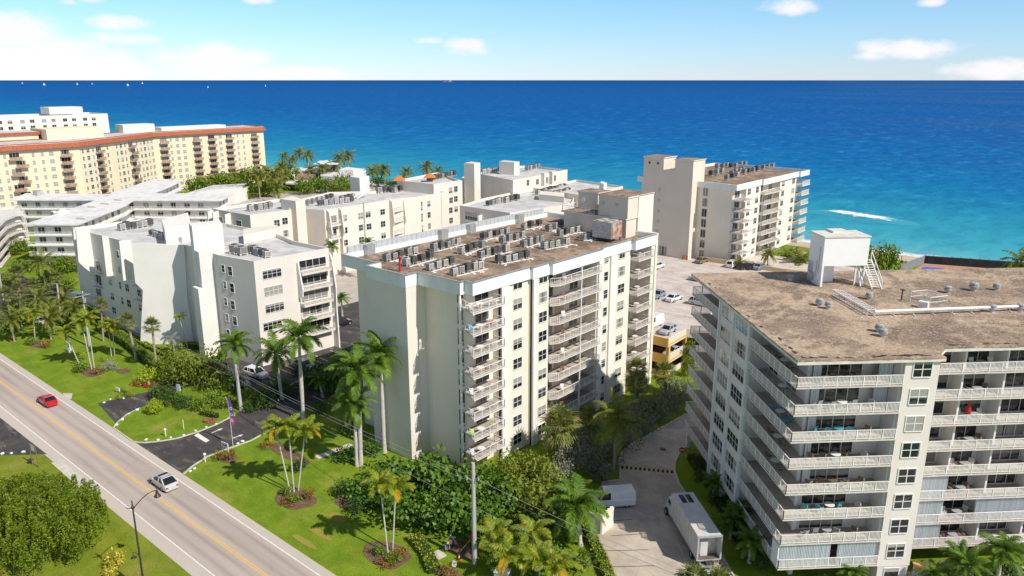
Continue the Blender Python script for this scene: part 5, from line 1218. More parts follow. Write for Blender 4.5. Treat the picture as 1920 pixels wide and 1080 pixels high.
def palm_crown(kind, v):
    if (kind, v) in _pm: return _pm[(kind, v)]
    q = random.Random(len(kind) * 100 + v); V = []; Q = []; mi = []
    def done(m): mi.extend([m] * (len(Q) - len(mi)))
    if kind == 'royal':
        for i in range(20):
            t = i / 19; frond(V, Q, i * 2.4 + q.uniform(-.2, .2), 1.42 - 1.7 * t + q.uniform(-.1, .1), q.uniform(3.3, 4.1), q.uniform(1.1, 1.7), 36, 1.0, .12, q=q, sidedroop=.75)
        mats = [L_ROYAL]
    elif kind == 'coco':
        for i in range(20):
            t = i / 19; frond(V, Q, i * 2.4 + q.uniform(-.2, .2), 1.3 - 2.0 * t + q.uniform(-.1, .1), q.uniform(3.6, 4.4), q.uniform(.9, 1.3), 32, .9, .11, q=q, sidedroop=1.0)
        mats = [L_COCO]
    elif kind == 'areca':
        for i in range(12):
            t = i / 11; frond(V, Q, i * 2.4 + q.uniform(-.25, .25), 1.2 - 1.1 * t, q.uniform(2.0, 2.7), q.uniform(1.2, 1.8), 24, .75, .11, q=q, sidedroop=.8); done(1 if t > .82 and q.random() < .4 else 0)
        mats = [L_ARECA, L_GOLD]
    elif kind == 'dead':
        for i in range(9): frond(V, Q, i * 2.4, 1.0 - 1.6 * i / 8, 1.7, 1.2, 12, .5, .07, q=q, sidedroop=1.)
        mats = [L_DEAD]
    elif kind == 'farpalm':
        for i in range(20): frond(V, Q, i * 2.4 + q.uniform(-.3, .3), 1.3 - 2.0 * i / 19, q.uniform(3.6, 4.5), 1.2, 12, 1.1, .3, q=q, sidedroop=1.)
        mats = [L_COCO]
    else:   # fan palm
        for i in range(34):
            a = i * 2.4 + q.uniform(-.2, .2); e = 1.45 - 2.3 * i / 33 + q.uniform(-.12, .12); d = Vector((math.cos(e) * math.cos(a), math.cos(e) * math.sin(a), math.sin(e))); c = d * q.uniform(.7, 1.05)
            s = d.cross(Vector((0, 0, 1))); s = s.normalized() if s.length > .1 else Vector((1, 0, 0)); n = s.cross(d)
            k = len(V); w = s * .02; V.extend((tuple(-w), tuple(w), tuple(c + w), tuple(c - w))); Q.append((k, k + 1, k + 2, k + 3))
            for j in range(13):
                th = (j - 6) / 6 * 1.75; dd = (d * math.cos(th) + s * math.sin(th) + n * .12).normalized(); L_ = (.95 - .22 * abs(th)) * q.uniform(.85, 1.1); m = c + dd * L_ * .6; tip = m + (dd + Vector((0, 0, -.65))).normalized() * L_ * .45
                w = dd.cross(n).normalized() * .055; k = len(V); V.extend((tuple(c - w * .3), tuple(c + w * .3), tuple(m + w), tuple(m - w), tuple(tip + w * .1), tuple(tip - w * .1))); Q.append((k, k + 1, k + 2, k + 3)); Q.append((k + 3, k + 2, k + 4, k + 5))
        mats = [L_SABAL]
    done(0); _pm[(kind, v)] = np_mesh('crown', V, Q, mats, mi); return _pm[(kind, v)]
def trunk_mesh(kind):
    k = ('trunk', kind)
    if k not in _pm:
        b = MB(); n = 12
        r0, r1, cv, m = {'royal': (.24, .17, .0, BARKW), 'coco': (.20, .13, .06, BARK), 'areca': (.095, .07, .0, BARKW), 'dead': (.12, .1, 0, BARKW), 'farpalm': (.2, .14, .05, BARK), 'fan': (.19, .17, .0, BARK)}[kind]
        P = []; Rr = []
        for i in range(n + 1):
            t = i / n; P.append((cv * 10 * t * t * .6, 0, t)); Rr.append((r0 + (r1 - r0) * t) * (1.35 if i == 0 else 1.) * (1.12 if kind == 'royal' and .3 < t < .6 else 1.) * (1 + .05 * (i % 2)))
        b.tube(P, Rr, 9); _pm[k] = b.mesh('trunk', m, smooth=True)
    return _pm[k]
PN = [0]
def palm(kind, base, crown, label, s=1.,  group=None, name=None, H=None, z=0., owner=None, shaft=None, cat='palm tree'):
    """base, crown: photo points of the foot and of the top of the trunk (or world XY + H)"""
    if H is None: q = g(*base, z); H = hz(crown[0], crown[1], *q) - z
    else: q = base
    # horizontal lean of the trunk, from where its top stands
    dx = dy = 0
    if crown is not None:
        c = g(crown[0], crown[1], z + H); dx, dy = (c[0] - q[0]), (c[1] - q[1]); m_ = math.hypot(dx, dy)
        if m_ > H * .3: dx, dy = dx / m_ * H * .3, dy / m_ * H * .3
    if kind == 'royal' and H > 4: s *= 1.12
    root = owner or thing(name or {'fan': 'fan_palm', 'coco': 'coconut_palm', 'farpalm': 'coconut_palm', 'royal': 'royal_palm', 'areca': 'areca_palm', 'dead': 'palm'}[kind], label, cat, (*q, z), 0, group)
    L0 = wloc(root); o = link('trunk', trunk_mesh(kind), root, (q[0] - L0.x, q[1] - L0.y, -.05))
    ax = {'coco': .36, 'farpalm': .3}.get(kind, 0.); ra = rnd.uniform(0, 6.28)
    # shear the trunk towards its top: a slight tilt
    tilt = Vector((dx, dy, H)); o.rotation_euler = tilt.to_track_quat('Z', 'Y').to_euler(); ln = tilt.length; o.scale = (max(.8, s), max(.8, s), ln)
    if ax: o.scale.x = .001 + max(.8, s)
    PN[0] += 1; c = link('crown', palm_crown(kind, PN[0] % 4), root, (q[0] - L0.x + dx + (ax * max(.8, s) if ax else 0) * 0, q[1] - L0.y + dy, H), ra); c.scale = (s,) * 3
    if shaft:
        b = MB(); b.tube([(0, 0, -1.5 * s), (0, 0, -.9 * s), (0, 0, .1)], [.15 * s, .17 * s, .09 * s], 8); sh = link('crownshaft', b.mesh('crownshaft', shaft), root, (q[0] - L0.x + dx, q[1] - L0.y + dy, H))
    return root
for kk in ('coco', 'farpalm'): pass
RG = 'royal palms in front of the blocks'
palm('royal', (569, 788), (560, 634), 'tall royal palm with grey trunk in front of the fin-walled building balconies', 1.12, RG, shaft=SHAFTB)
palm('royal', (529, 748), (516, 662), 'royal palm with brown trunk left of the tallest one, by the parked cars', 1.0, RG, shaft=SHAFT)
palm('royal', (446, 735), (440, 648), 'royal palm behind the leaning utility pole at the drive entrance', .95, RG, shaft=SHAFT)
palm('royal', (721, 848), (713, 668), 'royal palm standing close against the shaded end wall of the cream block', 1.12, RG, shaft=SHAFTB)
palm('royal', (677, 872), (671, 695), 'taller dark royal palm of the touching pair left of the cream end wall', 1.1, RG, shaft=SHAFT)
o = palm('royal', (669, 874), (664, 758), 'shorter royal palm with a brown flower cluster, left of the end wall', .85, RG, shaft=SHAFT)
b = MB(); q = g(669, 874); zz = hz(662, 770, *q)
for k in range(14): a = k * 2.4; b.tube([(q[0] - .4, q[1] - .4, zz - .2), (q[0] - .5 + .35 * math.cos(a), q[1] - .6 + .35 * math.sin(a), zz - .9), (q[0] - .5 + .45 * math.cos(a), q[1] - .7 + .45 * math.sin(a), zz - 2.0)], .05, 4)
part('flower_cluster', b, FLOWER, o)
palm('royal', (606, 745), (598, 712), 'small dark royal palm in the shade beside the drive', .6, RG)
palm('royal', (640, 735), (632, 690), 'dark royal palm in the shade of the cream block', .8, RG)
palm('royal', (1088, 1022), (1083, 950), 'bushy royal palm leaning over the white van', 1.0, RG, shaft=SHAFT)
palm('royal', (1070, 960), (1078, 925), 'half hidden royal palm left of the white van', .8, RG)
for p, h, l in (((622, 462), 9, 'small palm top between the fin-walled building and the brown roof'), ((690, 458), 9.5, 'small palm top behind the left edge of the brown roof'), ((640, 560), 4., 'small palm between the two blocks beside the balconies')):
    palm('royal', g(*p, h), p, l, .6, 'small palms between the blocks', H=h)
def clump(label, pairs, s, group=None, loc=None, name='areca_palm', kind='areca', shaft=SHAFT):
    q = g(*pairs[0][0]); t = thing(name, label, 'palm tree', (*q, 0), 0, group)
    for bs, cr in pairs: palm(kind, bs, cr, None, s, owner=t, shaft=shaft)
AG = 'yellowing areca palms on the lawns'
clump('yellowing three-stemmed areca palm in the bed on the front lawn right of the drive', [((544, 922), (517, 803)), ((551, 922), (541, 800)), ((559, 919), (572, 808))], 1.05, AG)
clump('yellowing two-stemmed areca palm in the bed nearest the utility pole by the road', [((727, 1036), (713, 907)), ((736, 1032), (742, 914))], 1.0, AG)
clump('tall golden areca palm in the round bed on the left lawn', [((172, 692), (153, 606)), ((177, 690), (163, 596))], 1.05, AG)
clump('leaning golden areca palm behind the white garden sign', [((150, 685), (122, 622))], 1.0, AG)
clump('green twin-stemmed areca palm beside the dark clipped hedge', [((209, 668), (203, 612)), ((215, 668), (210, 606))], .9, AG)
clump('golden areca palm in the copper shrub bed at the far left of the lawn', [((66, 640), (62, 588))], .95, AG)
clump('golden areca palm left of the copper shrub bed by the road', [((45, 628), (36, 588))], .9, AG)
for i, (c, l) in enumerate((((950, 1040), 'left of the three at the bottom edge'), ((1012, 1052), 'middle of the three at the bottom edge'), ((1000, 1000), 'behind the others near the bottom edge'), ((925, 1000), 'right beside the utility pole'), ((1045, 1060), 'nearest the clipped hedge strip at the bottom'))):
    q = g(*c, 3.2); t = palm('areca', q, c, 'yellow areca palm in the dense planting, ' + l, 1.1, AG, H=3.2)
clump('thin solitary palm against the sunlit end wall of the fin-walled building', [((353, 655), (336, 594))], .6, None, name='palm')
o = palm('dead', (329, 674), (323, 634), 'bare grey dying palm in front of the sunlit end wall', 1.0, None, name='dying_palm')
FG = 'fan palms'
palm('fan', (256, 676), (239, 602), 'fan palm leaning in front of the shaded fin wall, left of two', 1.15, FG)
palm('fan', (294, 694), (285, 612), 'fan palm in front of the shaded fin wall, right of two', 1.1, FG)
palm('fan', (194, 640), (189, 572), 'fan palm farther back by the dark base of the fin-walled building', 1.0, FG)
for c, h, s, l in (((30, 512), 4.5, 1.5, 'beside the side road at the far left'), ((12, 552), 4.5, 1.2, 'at the left edge of the photo beside the neighbour drive'), ((33, 545), 4.5, 1.2, 'right of the one at the left edge'), ((62, 535), 4., 1.2, 'in front of the white galleried building'), ((105, 520), 5., 1.0, 'by the white garden wall of the galleried building'), ((52, 570), 3.5, 1.0, 'near the mailbox hedge on the left')):
    palm('fan', g(*c, h), c, 'fan palm ' + l, s, FG, H=h)
for c, h, s, l in (((20, 600), 4.5, .8, 'golden green palm at the left edge of the lawn'), ((75, 560), 5, .9, 'tall green palm behind the golden palms at the far left'), ((140, 575), 5, .85, 'green palm between the two grey poles at the left'), ((78, 492), 6, 1.1, 'brown tinged coconut palm in front of the lower galleries'), ((118, 560), 5, .8, 'green palm behind the golden clump at the left'), ((30, 590), 4, .8, 'low green palm behind the first golden palm at the left'), ((95, 585), 4.5, .85, 'yellow green palm left of the tall golden clump'), ((90, 600), 4.0, .8, 'low yellow green palm at the left in front of the parked cars')):
    palm('coco', g(*c, h), c, l, s, 'mixed palms at the left', H=h)
palm('fan', (1196, 757), (1194, 722), 'fan palm with two stacked heads by the end of the cream block', 1.5, FG)
palm('fan', g(1194, 692, 6.5), (1194, 692), 'upper fan palm head right above the other by the amber garage', 1.2, FG, H=6.5)
palm('fan', (1250, 738), (1246, 700), 'fan palm below the amber garage corner', 1.4, FG)
palm('fan', (1052, 870), (1050, 798), 'broad yellow fan palm close to the foot of the long cream facade', 1.9, FG)
palm('fan', g(1050, 818, 2.5), (1050, 818), 'low skirt of yellow fan leaves under the broad fan palm', 1.8, FG, H=2.5)
palm('fan', (1106, 835), (1104, 790), 'yellow fan palm between the broad one and the coconut palm', 1.5, FG)
palm('coco', (1150, 882), (1158, 782), 'large coconut palm with a long thin trunk above the silvery shrubs', 1.1, None)
for c, h, s, l in (((1300, 1094), 2.5, 1.3, 'bright fan palm at the bottom edge behind the open truck'), ((1345, 1102), 2.5, 1.3, 'bright fan palm at the bottom edge nearest the truck tail lift')):
    palm('fan', g(*c, h), c, l, s, FG, H=h)
for c, h, s, l in (((1385, 960), 2.6, .55, 'small palm in the shade under the white balconies, farthest back'), ((1340, 905), 2.5, .5, 'small palm beside the column of the right block'), ((1408, 1015), 2.6, .6, 'small palm with a white painted foot under the balconies'), ((1372, 975), 2.4, .5, 'small shaded palm next to the front of the truck')):
    palm('royal', g(*c, h), c, l, s, 'small palms under the right block', H=h)
for c, h, s, l in (((1880, 1035), 5, .7, 'dark feathery palm in the bottom right corner'), ((1815, 1062), 4, .62, 'dark feathery palm left of the one in the bottom right corner'), ((1800, 1045), 3.5, .6, 'young yellow green palm in front of the white wall'), ((1750, 1078), 2.5, .5, 'small bright palm beside the tan awning'), ((1600, 1075), 1.8, .5, 'small bright palm below the shuttered balcony')):
    palm('royal', g(*c, h), c, l, s, 'palms in front of the right block', H=h)
FPG = 'coconut palms along the shore'
for i, (c, h, s, l) in enumerate((((533, 292), 12, .75, 'leftmost of the seaside group left of the modern house'), ((548, 300), 11, .75, 'second from the left in the seaside group by the modern house'), ((561, 287), 13, .85, 'tallest in the seaside group by the modern house'), ((577, 291), 13, .95, 'rightmost in the seaside group left of the modern house'),
        ((636, 296), 13, .9, 'left one right above the modern house'), ((652, 293), 13, 1., 'right one above the modern house'), ((484, 330), 10, 1.1, 'at the right end of the cream hotel'), ((515, 328), 10, 1.2, 'big and golden above the green hedge'), ((527, 312), 11, .8, 'behind the golden one left of the modern house'), ((500, 322), 10, .9, 'close right of the cream hotel end'), ((520, 350), 7, 1., 'low, at the end of the tall grass'),
        ((604, 316), 9, .9, 'in front of the modern house, leftmost'), ((626, 312), 9, .9, 'in front of the modern house, rightmost'), ((582, 318), 8, .8, 'over the red terrace of the modern house'), ((697, 322), 8, .9, 'left in the trio by the white stair pier'), ((708, 317), 8, .8, 'middle in the trio by the white stair pier'), ((720, 320), 8, 1., 'right in the trio by the white stair pier'),
        ((762, 323), 8, .9, 'behind the left orange roof'), ((800, 314), 10, .95, 'behind the right orange roof'), ((822, 320), 8, .7, 'small, right of the orange roofs'), ((1056, 330), 6, .5, 'small, behind the low pale building'), ((1442, 476), 9, .55, 'in front of the seaside apartment block'), ((1385, 494), 7, .4, 'low, beside the parked cars of the deck'), ((1478, 478), 6, .6, 'beside the lime garden of the seaside block'), ((1500, 492), 6, 1., 'left of the white roof room'), ((1915, 492), 6, 1., 'at the right edge behind the black fence'))):
    palm('farpalm', g(*c, h), c, 'coconut palm ' + l, s * 1.3, FPG, H=h)
# shrubs ----------------------------------------------------------------
def sh(kind, lst, lab, name='shrub', cat='shrub', group=None):
    for it in lst:
        (px, py), zc, rx, rz_, l = it; shrub(kind, g(px, py, zc), rx, rz_, lab + ' ' + l, name, cat, group)
GG = 'sea grape bushes on the corner lawn'
sh('grape', [((700, 905), 2.4, 3.6, 3.9, 'at the left end of the thicket by the end wall'), ((752, 888), 2.8, 4.0, 4.6, 'against the end wall, left of centre in the thicket'), ((815, 890), 3., 4.2, 5.0, 'against the end wall at the middle of the thicket'), ((880, 905), 2.8, 4.0, 4.8, 'behind the top of the utility pole'), ((930, 925), 2.6, 3.6, 4.4, 'right of the utility pole'),
             ((765, 948), 2., 3.8, 4.0, 'at the front of the thicket above the two-stemmed areca'), ((832, 960), 2.2, 3.8, 4.2, 'at the front of the thicket above the two workers'), ((895, 970), 2., 3.4, 3.8, 'at the front of the thicket around the utility pole')], 'dark green round-leaved bush', 'sea_grape', 'shrub', GG)
sh('olive', [((955, 882), 2.6, 3.4, 4.4, 'under the corner balconies of the cream block'), ((1004, 878), 2.6, 3.4, 4.4, 'at the foot of the long cream facade'), ((985, 928), 2.2, 3.6, 4.2, 'right of the dark thicket, in the middle'), ((1030, 920), 2.0, 3.0, 3.8, 'above the bushy royal palm')], 'olive green leafy bush', 'shrub', 'shrub', 'olive bushes by the cream block')
sh('silver', [((1068, 850), 2, 2.6, 3.6, 'beside the broad yellow fan palm'), ((1092, 825), 1.8, 2.4, 3.2, 'left of the coconut palm trunk'), ((1052, 885), 1.6, 2.2, 3.0, 'at the edge of the olive bushes')], 'silvery leaved bush', 'shrub', 'shrub', 'silver bushes')
sh('dusky', [((1110, 868), 1.6, 2.6, 3.2, 'left of the coconut palm foot'), ((1140, 850), 1.6, 2.6, 3.2, 'behind the coconut palm foot'), ((1172, 822), 1.6, 2.8, 3.4, 'at the bend of the concrete drive'), ((1205, 795), 1.8, 2.9, 3.6, 'along the drive, second after the bend'), ((1236, 770), 1.8, 2.9, 3.6, 'along the drive, third after the bend'), ((1265, 748), 1.8, 2.8, 3.4, 'along the drive, nearest the white balconies'),
             ((1225, 755), 1.8, 2.6, 3.4, 'in the second line behind the drive, middle'), ((1255, 722), 1.8, 2.6, 3.2, 'in the second line behind the drive, far end'), ((1130, 885), 1.2, 2.0, 2.4, 'in front of the coconut palm foot'), ((1190, 770), 1.6, 2.4, 3., 'beneath the stacked fan palm'), ((1282, 722), 1.6, 1.8, 2.6, 'between the garage and the white balconies')], 'dusky grey green bush', 'shrub', 'shrub', 'dusky bushes along the concrete drive')
TG = 'broad leafy trees at the drive entrance'
sh('tree', [((345, 690), 3.0, 4.2, 5.6, 'left, over the drive entrance'), ((378, 685), 3.0, 4.0, 5.6, 'middle, over the drive entrance'), ((402, 700), 2.6, 3.2, 4.8, 'right, nearest the utility pole'), ((325, 675), 2.8, 3.4, 4.6, 'back left, beside the lime hedge')], 'speckled yellow green tree', 'leafy_tree', 'tree', TG)
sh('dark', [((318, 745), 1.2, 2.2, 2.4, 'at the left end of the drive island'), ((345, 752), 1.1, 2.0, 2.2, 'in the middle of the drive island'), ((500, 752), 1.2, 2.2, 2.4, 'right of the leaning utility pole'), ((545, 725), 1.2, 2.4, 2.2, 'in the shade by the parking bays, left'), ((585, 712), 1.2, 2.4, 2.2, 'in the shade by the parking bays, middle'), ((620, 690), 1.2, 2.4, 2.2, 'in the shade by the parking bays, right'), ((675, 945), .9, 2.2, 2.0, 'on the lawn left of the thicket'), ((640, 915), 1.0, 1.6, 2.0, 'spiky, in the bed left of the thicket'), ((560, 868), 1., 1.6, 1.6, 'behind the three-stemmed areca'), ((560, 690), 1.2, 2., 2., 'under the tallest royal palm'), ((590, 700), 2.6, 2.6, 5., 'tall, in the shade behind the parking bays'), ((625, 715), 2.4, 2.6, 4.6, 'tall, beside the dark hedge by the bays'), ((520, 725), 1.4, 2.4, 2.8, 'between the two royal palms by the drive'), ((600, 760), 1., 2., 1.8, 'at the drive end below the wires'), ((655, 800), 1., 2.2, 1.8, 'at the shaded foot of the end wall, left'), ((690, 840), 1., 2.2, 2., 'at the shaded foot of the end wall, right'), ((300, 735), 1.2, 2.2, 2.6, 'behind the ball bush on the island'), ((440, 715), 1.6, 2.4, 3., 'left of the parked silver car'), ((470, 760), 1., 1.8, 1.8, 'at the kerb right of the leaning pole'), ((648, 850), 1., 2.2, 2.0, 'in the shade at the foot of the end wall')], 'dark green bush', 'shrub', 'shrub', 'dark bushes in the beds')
sh('hedge', [((372, 758), 1.0, 1.9, 2.0, 'in the island bed left of the white stones'), ((398, 745), 1.2, 2.0, 2.2, 'in the island bed above the little hedge'), ((415, 755), 1., 1.6, 1.8, 'in the island bed nearest the banner'), ((470, 745), 1.3, 2.2, 2.6, 'bright, right behind the leaning utility pole'), ((490, 735), 1.3, 2.0, 2.4, 'bright, above the end of the drive kerb'), ((535, 920), .6, 1.0, 1.1, 'at the left foot of the three-stemmed areca'), ((552, 933), .6, 1.0, 1.1, 'at the front of the three-stemmed areca bed'), ((712, 1030), .6, 1.1, 1.1, 'at the left foot of the two-stemmed areca'), ((738, 1046), .6, 1.1, 1.1, 'in front of the two-stemmed areca'), ((56, 640), .7, 1.5, 1.4, 'beside the copper shrub on the left lawn'),
             ((148, 690), .7, 1.8, 1.5, 'spiky, left in the round bed on the left lawn'), ((920, 1050), .9, 1.6, 1.8, 'at the right foot of the utility pole'), ((960, 1012), 1., 1.6, 2., 'among the yellow arecas, left'), ((995, 1075), .8, 1.8, 1.8, 'among the yellow arecas at the bottom edge'), ((1062, 1000), 1., 1.8, 2., 'below the bushy royal palm'), ((1090, 1050), 1., 2., 2., 'beside the clipped hedge strip'), ((1050, 1040), .9, 1.6, 1.7, 'among the yellow arecas, right'), ((435, 752), 1., 1.4, 1.6, 'just left of the leaning pole'), ((232, 735), .6, 1., 1.1, 'beside the white marker board'), ((300, 705), 1., 1.6, 1.8, 'behind the red flower bed')], 'mid green bush', 'shrub', 'shrub', 'green bushes in the beds')
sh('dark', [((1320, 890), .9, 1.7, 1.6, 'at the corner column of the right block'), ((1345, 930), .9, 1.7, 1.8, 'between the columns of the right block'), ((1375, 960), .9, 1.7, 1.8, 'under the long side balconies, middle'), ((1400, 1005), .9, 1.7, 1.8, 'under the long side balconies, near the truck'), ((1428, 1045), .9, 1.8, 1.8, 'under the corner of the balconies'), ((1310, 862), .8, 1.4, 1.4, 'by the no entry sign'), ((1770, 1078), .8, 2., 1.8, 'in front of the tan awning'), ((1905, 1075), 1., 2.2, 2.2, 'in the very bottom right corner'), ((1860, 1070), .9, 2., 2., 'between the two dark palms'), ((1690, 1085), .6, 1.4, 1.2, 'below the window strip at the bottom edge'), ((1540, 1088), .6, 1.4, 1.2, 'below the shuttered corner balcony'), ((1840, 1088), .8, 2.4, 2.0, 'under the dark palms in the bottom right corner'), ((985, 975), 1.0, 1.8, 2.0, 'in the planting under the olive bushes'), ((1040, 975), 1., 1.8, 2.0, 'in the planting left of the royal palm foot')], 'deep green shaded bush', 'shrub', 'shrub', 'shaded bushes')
sh('copper', [((413, 853), .8, 1.1, 1.5, 'yellow side of the pair behind the number sign'), ((432, 852), .8, 1.1, 1.5, 'rusty side of the pair behind the number sign'), ((577, 925), .7, 1.1, 1.3, 'at the right foot of the three-stemmed areca'), ((752, 1034), .7, 1.1, 1.3, 'at the right foot of the two-stemmed areca'), ((84, 645), .8, 1.5, 1.5, 'round, in the left lawn bed'), ((182, 694), .7, 1.2, 1.3, 'in the round bed beside the golden areca'), ((540, 940), .3, 1.4, .6, 'low, in front of the three-stemmed areca'), ((722, 1055), .3, 1.5, .6, 'low, in front of the two-stemmed areca'), ((500, 832), .5, 1.4, .9, 'low, at the end of the drive kerb'), ((840, 1072), .5, 1.3, 1.0, 'dry brush heap near the orange cone')], 'copper coloured bush', 'shrub', 'shrub', 'copper bushes')
sh('silver', [((206, 686), .9, 1.7, 1.9, 'fountain shaped beside the golden areca bed')], 'pale wispy bush', 'shrub', 'shrub')
sh('lime', [((273, 700), 2.0, 2.3, 3.0, 'over the red flowers')], 'flat topped lime green canopy', 'shrub', 'shrub')
sh('ball', [((289, 764), 1.0, 1.3, 2.3, 'on the drive island')], 'clipped ball shaped green bush', 'round_bush', 'shrub')
sh('lime', [((432, 748), .7, .8, 1.3, 'at the foot of the leaning utility pole'), ((245, 738), .5, .8, .9, 'right of the white marker board'), ((225, 742), .5, .8, .9, 'left of the white marker board'), ((150, 668), .7, 1.2, 1.3, 'behind the white garden sign'), ((195, 672), .6, .9, 1.1, 'round, beside the dark shadowed ball bush')], 'lime green small bush', 'shrub', 'shrub', 'lime bushes')
sh('red', [((262, 716), .5, 1.6, .7, 'under the lime canopy'), ((278, 722), .4, .9, .6, 'right end of the bed under the lime canopy')], 'bed of bright red flowers', 'flower_bed', 'flowers', 'red flower beds')
sh('pink', [((394, 788), .3, 1.3, .5, 'along the low hedge on the drive island')], 'strip of pink flowers', 'flower_bed', 'flowers')
sh('croton', [((213, 1050), 1., 1.2, 1.8, 'at the bottom left beside the lamp post'), ((205, 1072), .8, 1., 1.4, 'lower of the two beside the lamp post')], 'yellow croton bush', 'croton_bush', 'shrub', 'croton bushes')
# hedges as boxes of leaves
def hedge(path, w, h, label, mat=L_HEDGE, size=.2, dens=26, name='hedge', pix=True):
    P = [Vector(g(*p) if pix else p) for p in path]; pts = []
    for p, q in zip(P, P[1:]):
        L_ = (q - p).length; n = int(dens * L_ * (w + 2 * h)); t = nrg.uniform(0, 1, n); a = nrg.uniform(-1, 1, n); z = nrg.uniform(0, 1, n); sel = nrg.randint(0, 3, n)
        a = np.where(sel == 0, np.sign(a) * (.85 + .15 * nrg.uniform(size=n)), a); z = np.where(sel == 0, z, 1 - .12 * nrg.uniform(size=n)); u = (q - p) / L_
        pts.append(np.stack([p.x + u.x * L_ * t - u.y * a * w / 2, p.y + u.y * L_ * t + u.x * a * w / 2, z * h], 1))
    A = np.concatenate(pts); c = np.array([P[0].x, P[0].y, 0]); V, Q = leaves(A - c, size, .6, None, .6)
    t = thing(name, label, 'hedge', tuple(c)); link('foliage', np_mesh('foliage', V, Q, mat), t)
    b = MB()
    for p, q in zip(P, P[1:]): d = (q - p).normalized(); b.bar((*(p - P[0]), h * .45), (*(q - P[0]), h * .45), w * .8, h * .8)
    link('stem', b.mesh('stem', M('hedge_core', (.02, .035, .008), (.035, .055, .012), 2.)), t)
hedge([(186, 618), (240, 650), (300, 700)], 1.6, 1.7, 'dark clipped hedge along the shaded base of the fin-walled building')
hedge([(200, 608), (255, 640), (318, 672)], 1.2, .8, 'low lime hedge behind the dark clipped hedge', L_LIME)
hedge([(300, 662), (350, 652), (398, 655), (425, 668)], 1.8, 1.2, 'lime hedge at the foot of the sunlit end wall', L_LIME)
hedge([(318, 672), (330, 690), (345, 668)], 1.4, 1.0, 'zigzag lime hedge beside the fan palms', L_LIME)
hedge([(378, 778), (408, 785)], .9, .9, 'short clipped hedge with pink flowers in front on the drive island')
hedge([(1100, 990), (1112, 1020), (1128, 1052), (1150, 1110)], 1.3, .9, 'bright clipped hedge strip along the sunlit parking bays', L_LIME)
hedge([(775, 1010), (800, 1040), (815, 1075)], 1.6, .8, 'clipped hedge strip on the corner lawn beside the grey utility lid', L_LIME)
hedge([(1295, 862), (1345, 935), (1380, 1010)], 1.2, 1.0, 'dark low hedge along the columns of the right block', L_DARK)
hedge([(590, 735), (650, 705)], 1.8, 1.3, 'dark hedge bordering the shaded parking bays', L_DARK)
hedge([(-372 + 40, 226), (-300, 226)], 3, 2.6, 'brownish hedge in front of the modern seaside house', L_TREE, .5, 5, pix=False)
# ficus thicket bottom left with upright shoots
rnd = random.Random(77); nrg = np.random.RandomState(77)
A = []; c0 = g(66, 985, 2.2)
for k in range(230):
    a = rnd.uniform(0, 6.28); d = math.sqrt(rnd.random()); x, y = 8.2 * d * math.cos(a), 6.2 * d * math.sin(a); h = 4.3 + 2.0 * (1 - d ** 3) + rnd.uniform(-.35, .55); n = 240
    z = nrg.uniform(.15, 1, n) ** .6; r = (.78 * (1.05 - z) ** .8 + .10); th = nrg.uniform(0, 6.28, n); A.append(np.stack([x + r * np.cos(th) + x * .10 * z, y + r * np.sin(th) + y * .10 * z, z * h], 1))
A = np.concatenate(A); V, Q = leaves(A, .27, .42, None, .2)
t = thing('ficus_bush', 'huge bushy ficus thicket with upright shoots in the bottom left corner', 'shrub', (*c0, 0)); link('foliage', np_mesh('foliage', V, Q, L_FICUS), t)
b = MB()
for k in range(12): a = k * 2.4; b.tube([(1.5 * math.cos(a), 1.2 * math.sin(a), -.05), (4 * math.cos(a) * (k % 3 + 1) / 3, 3 * math.sin(a), 2.6)], [.12, .05], 6)
link('stem', b.mesh('stem', WOODT), t)
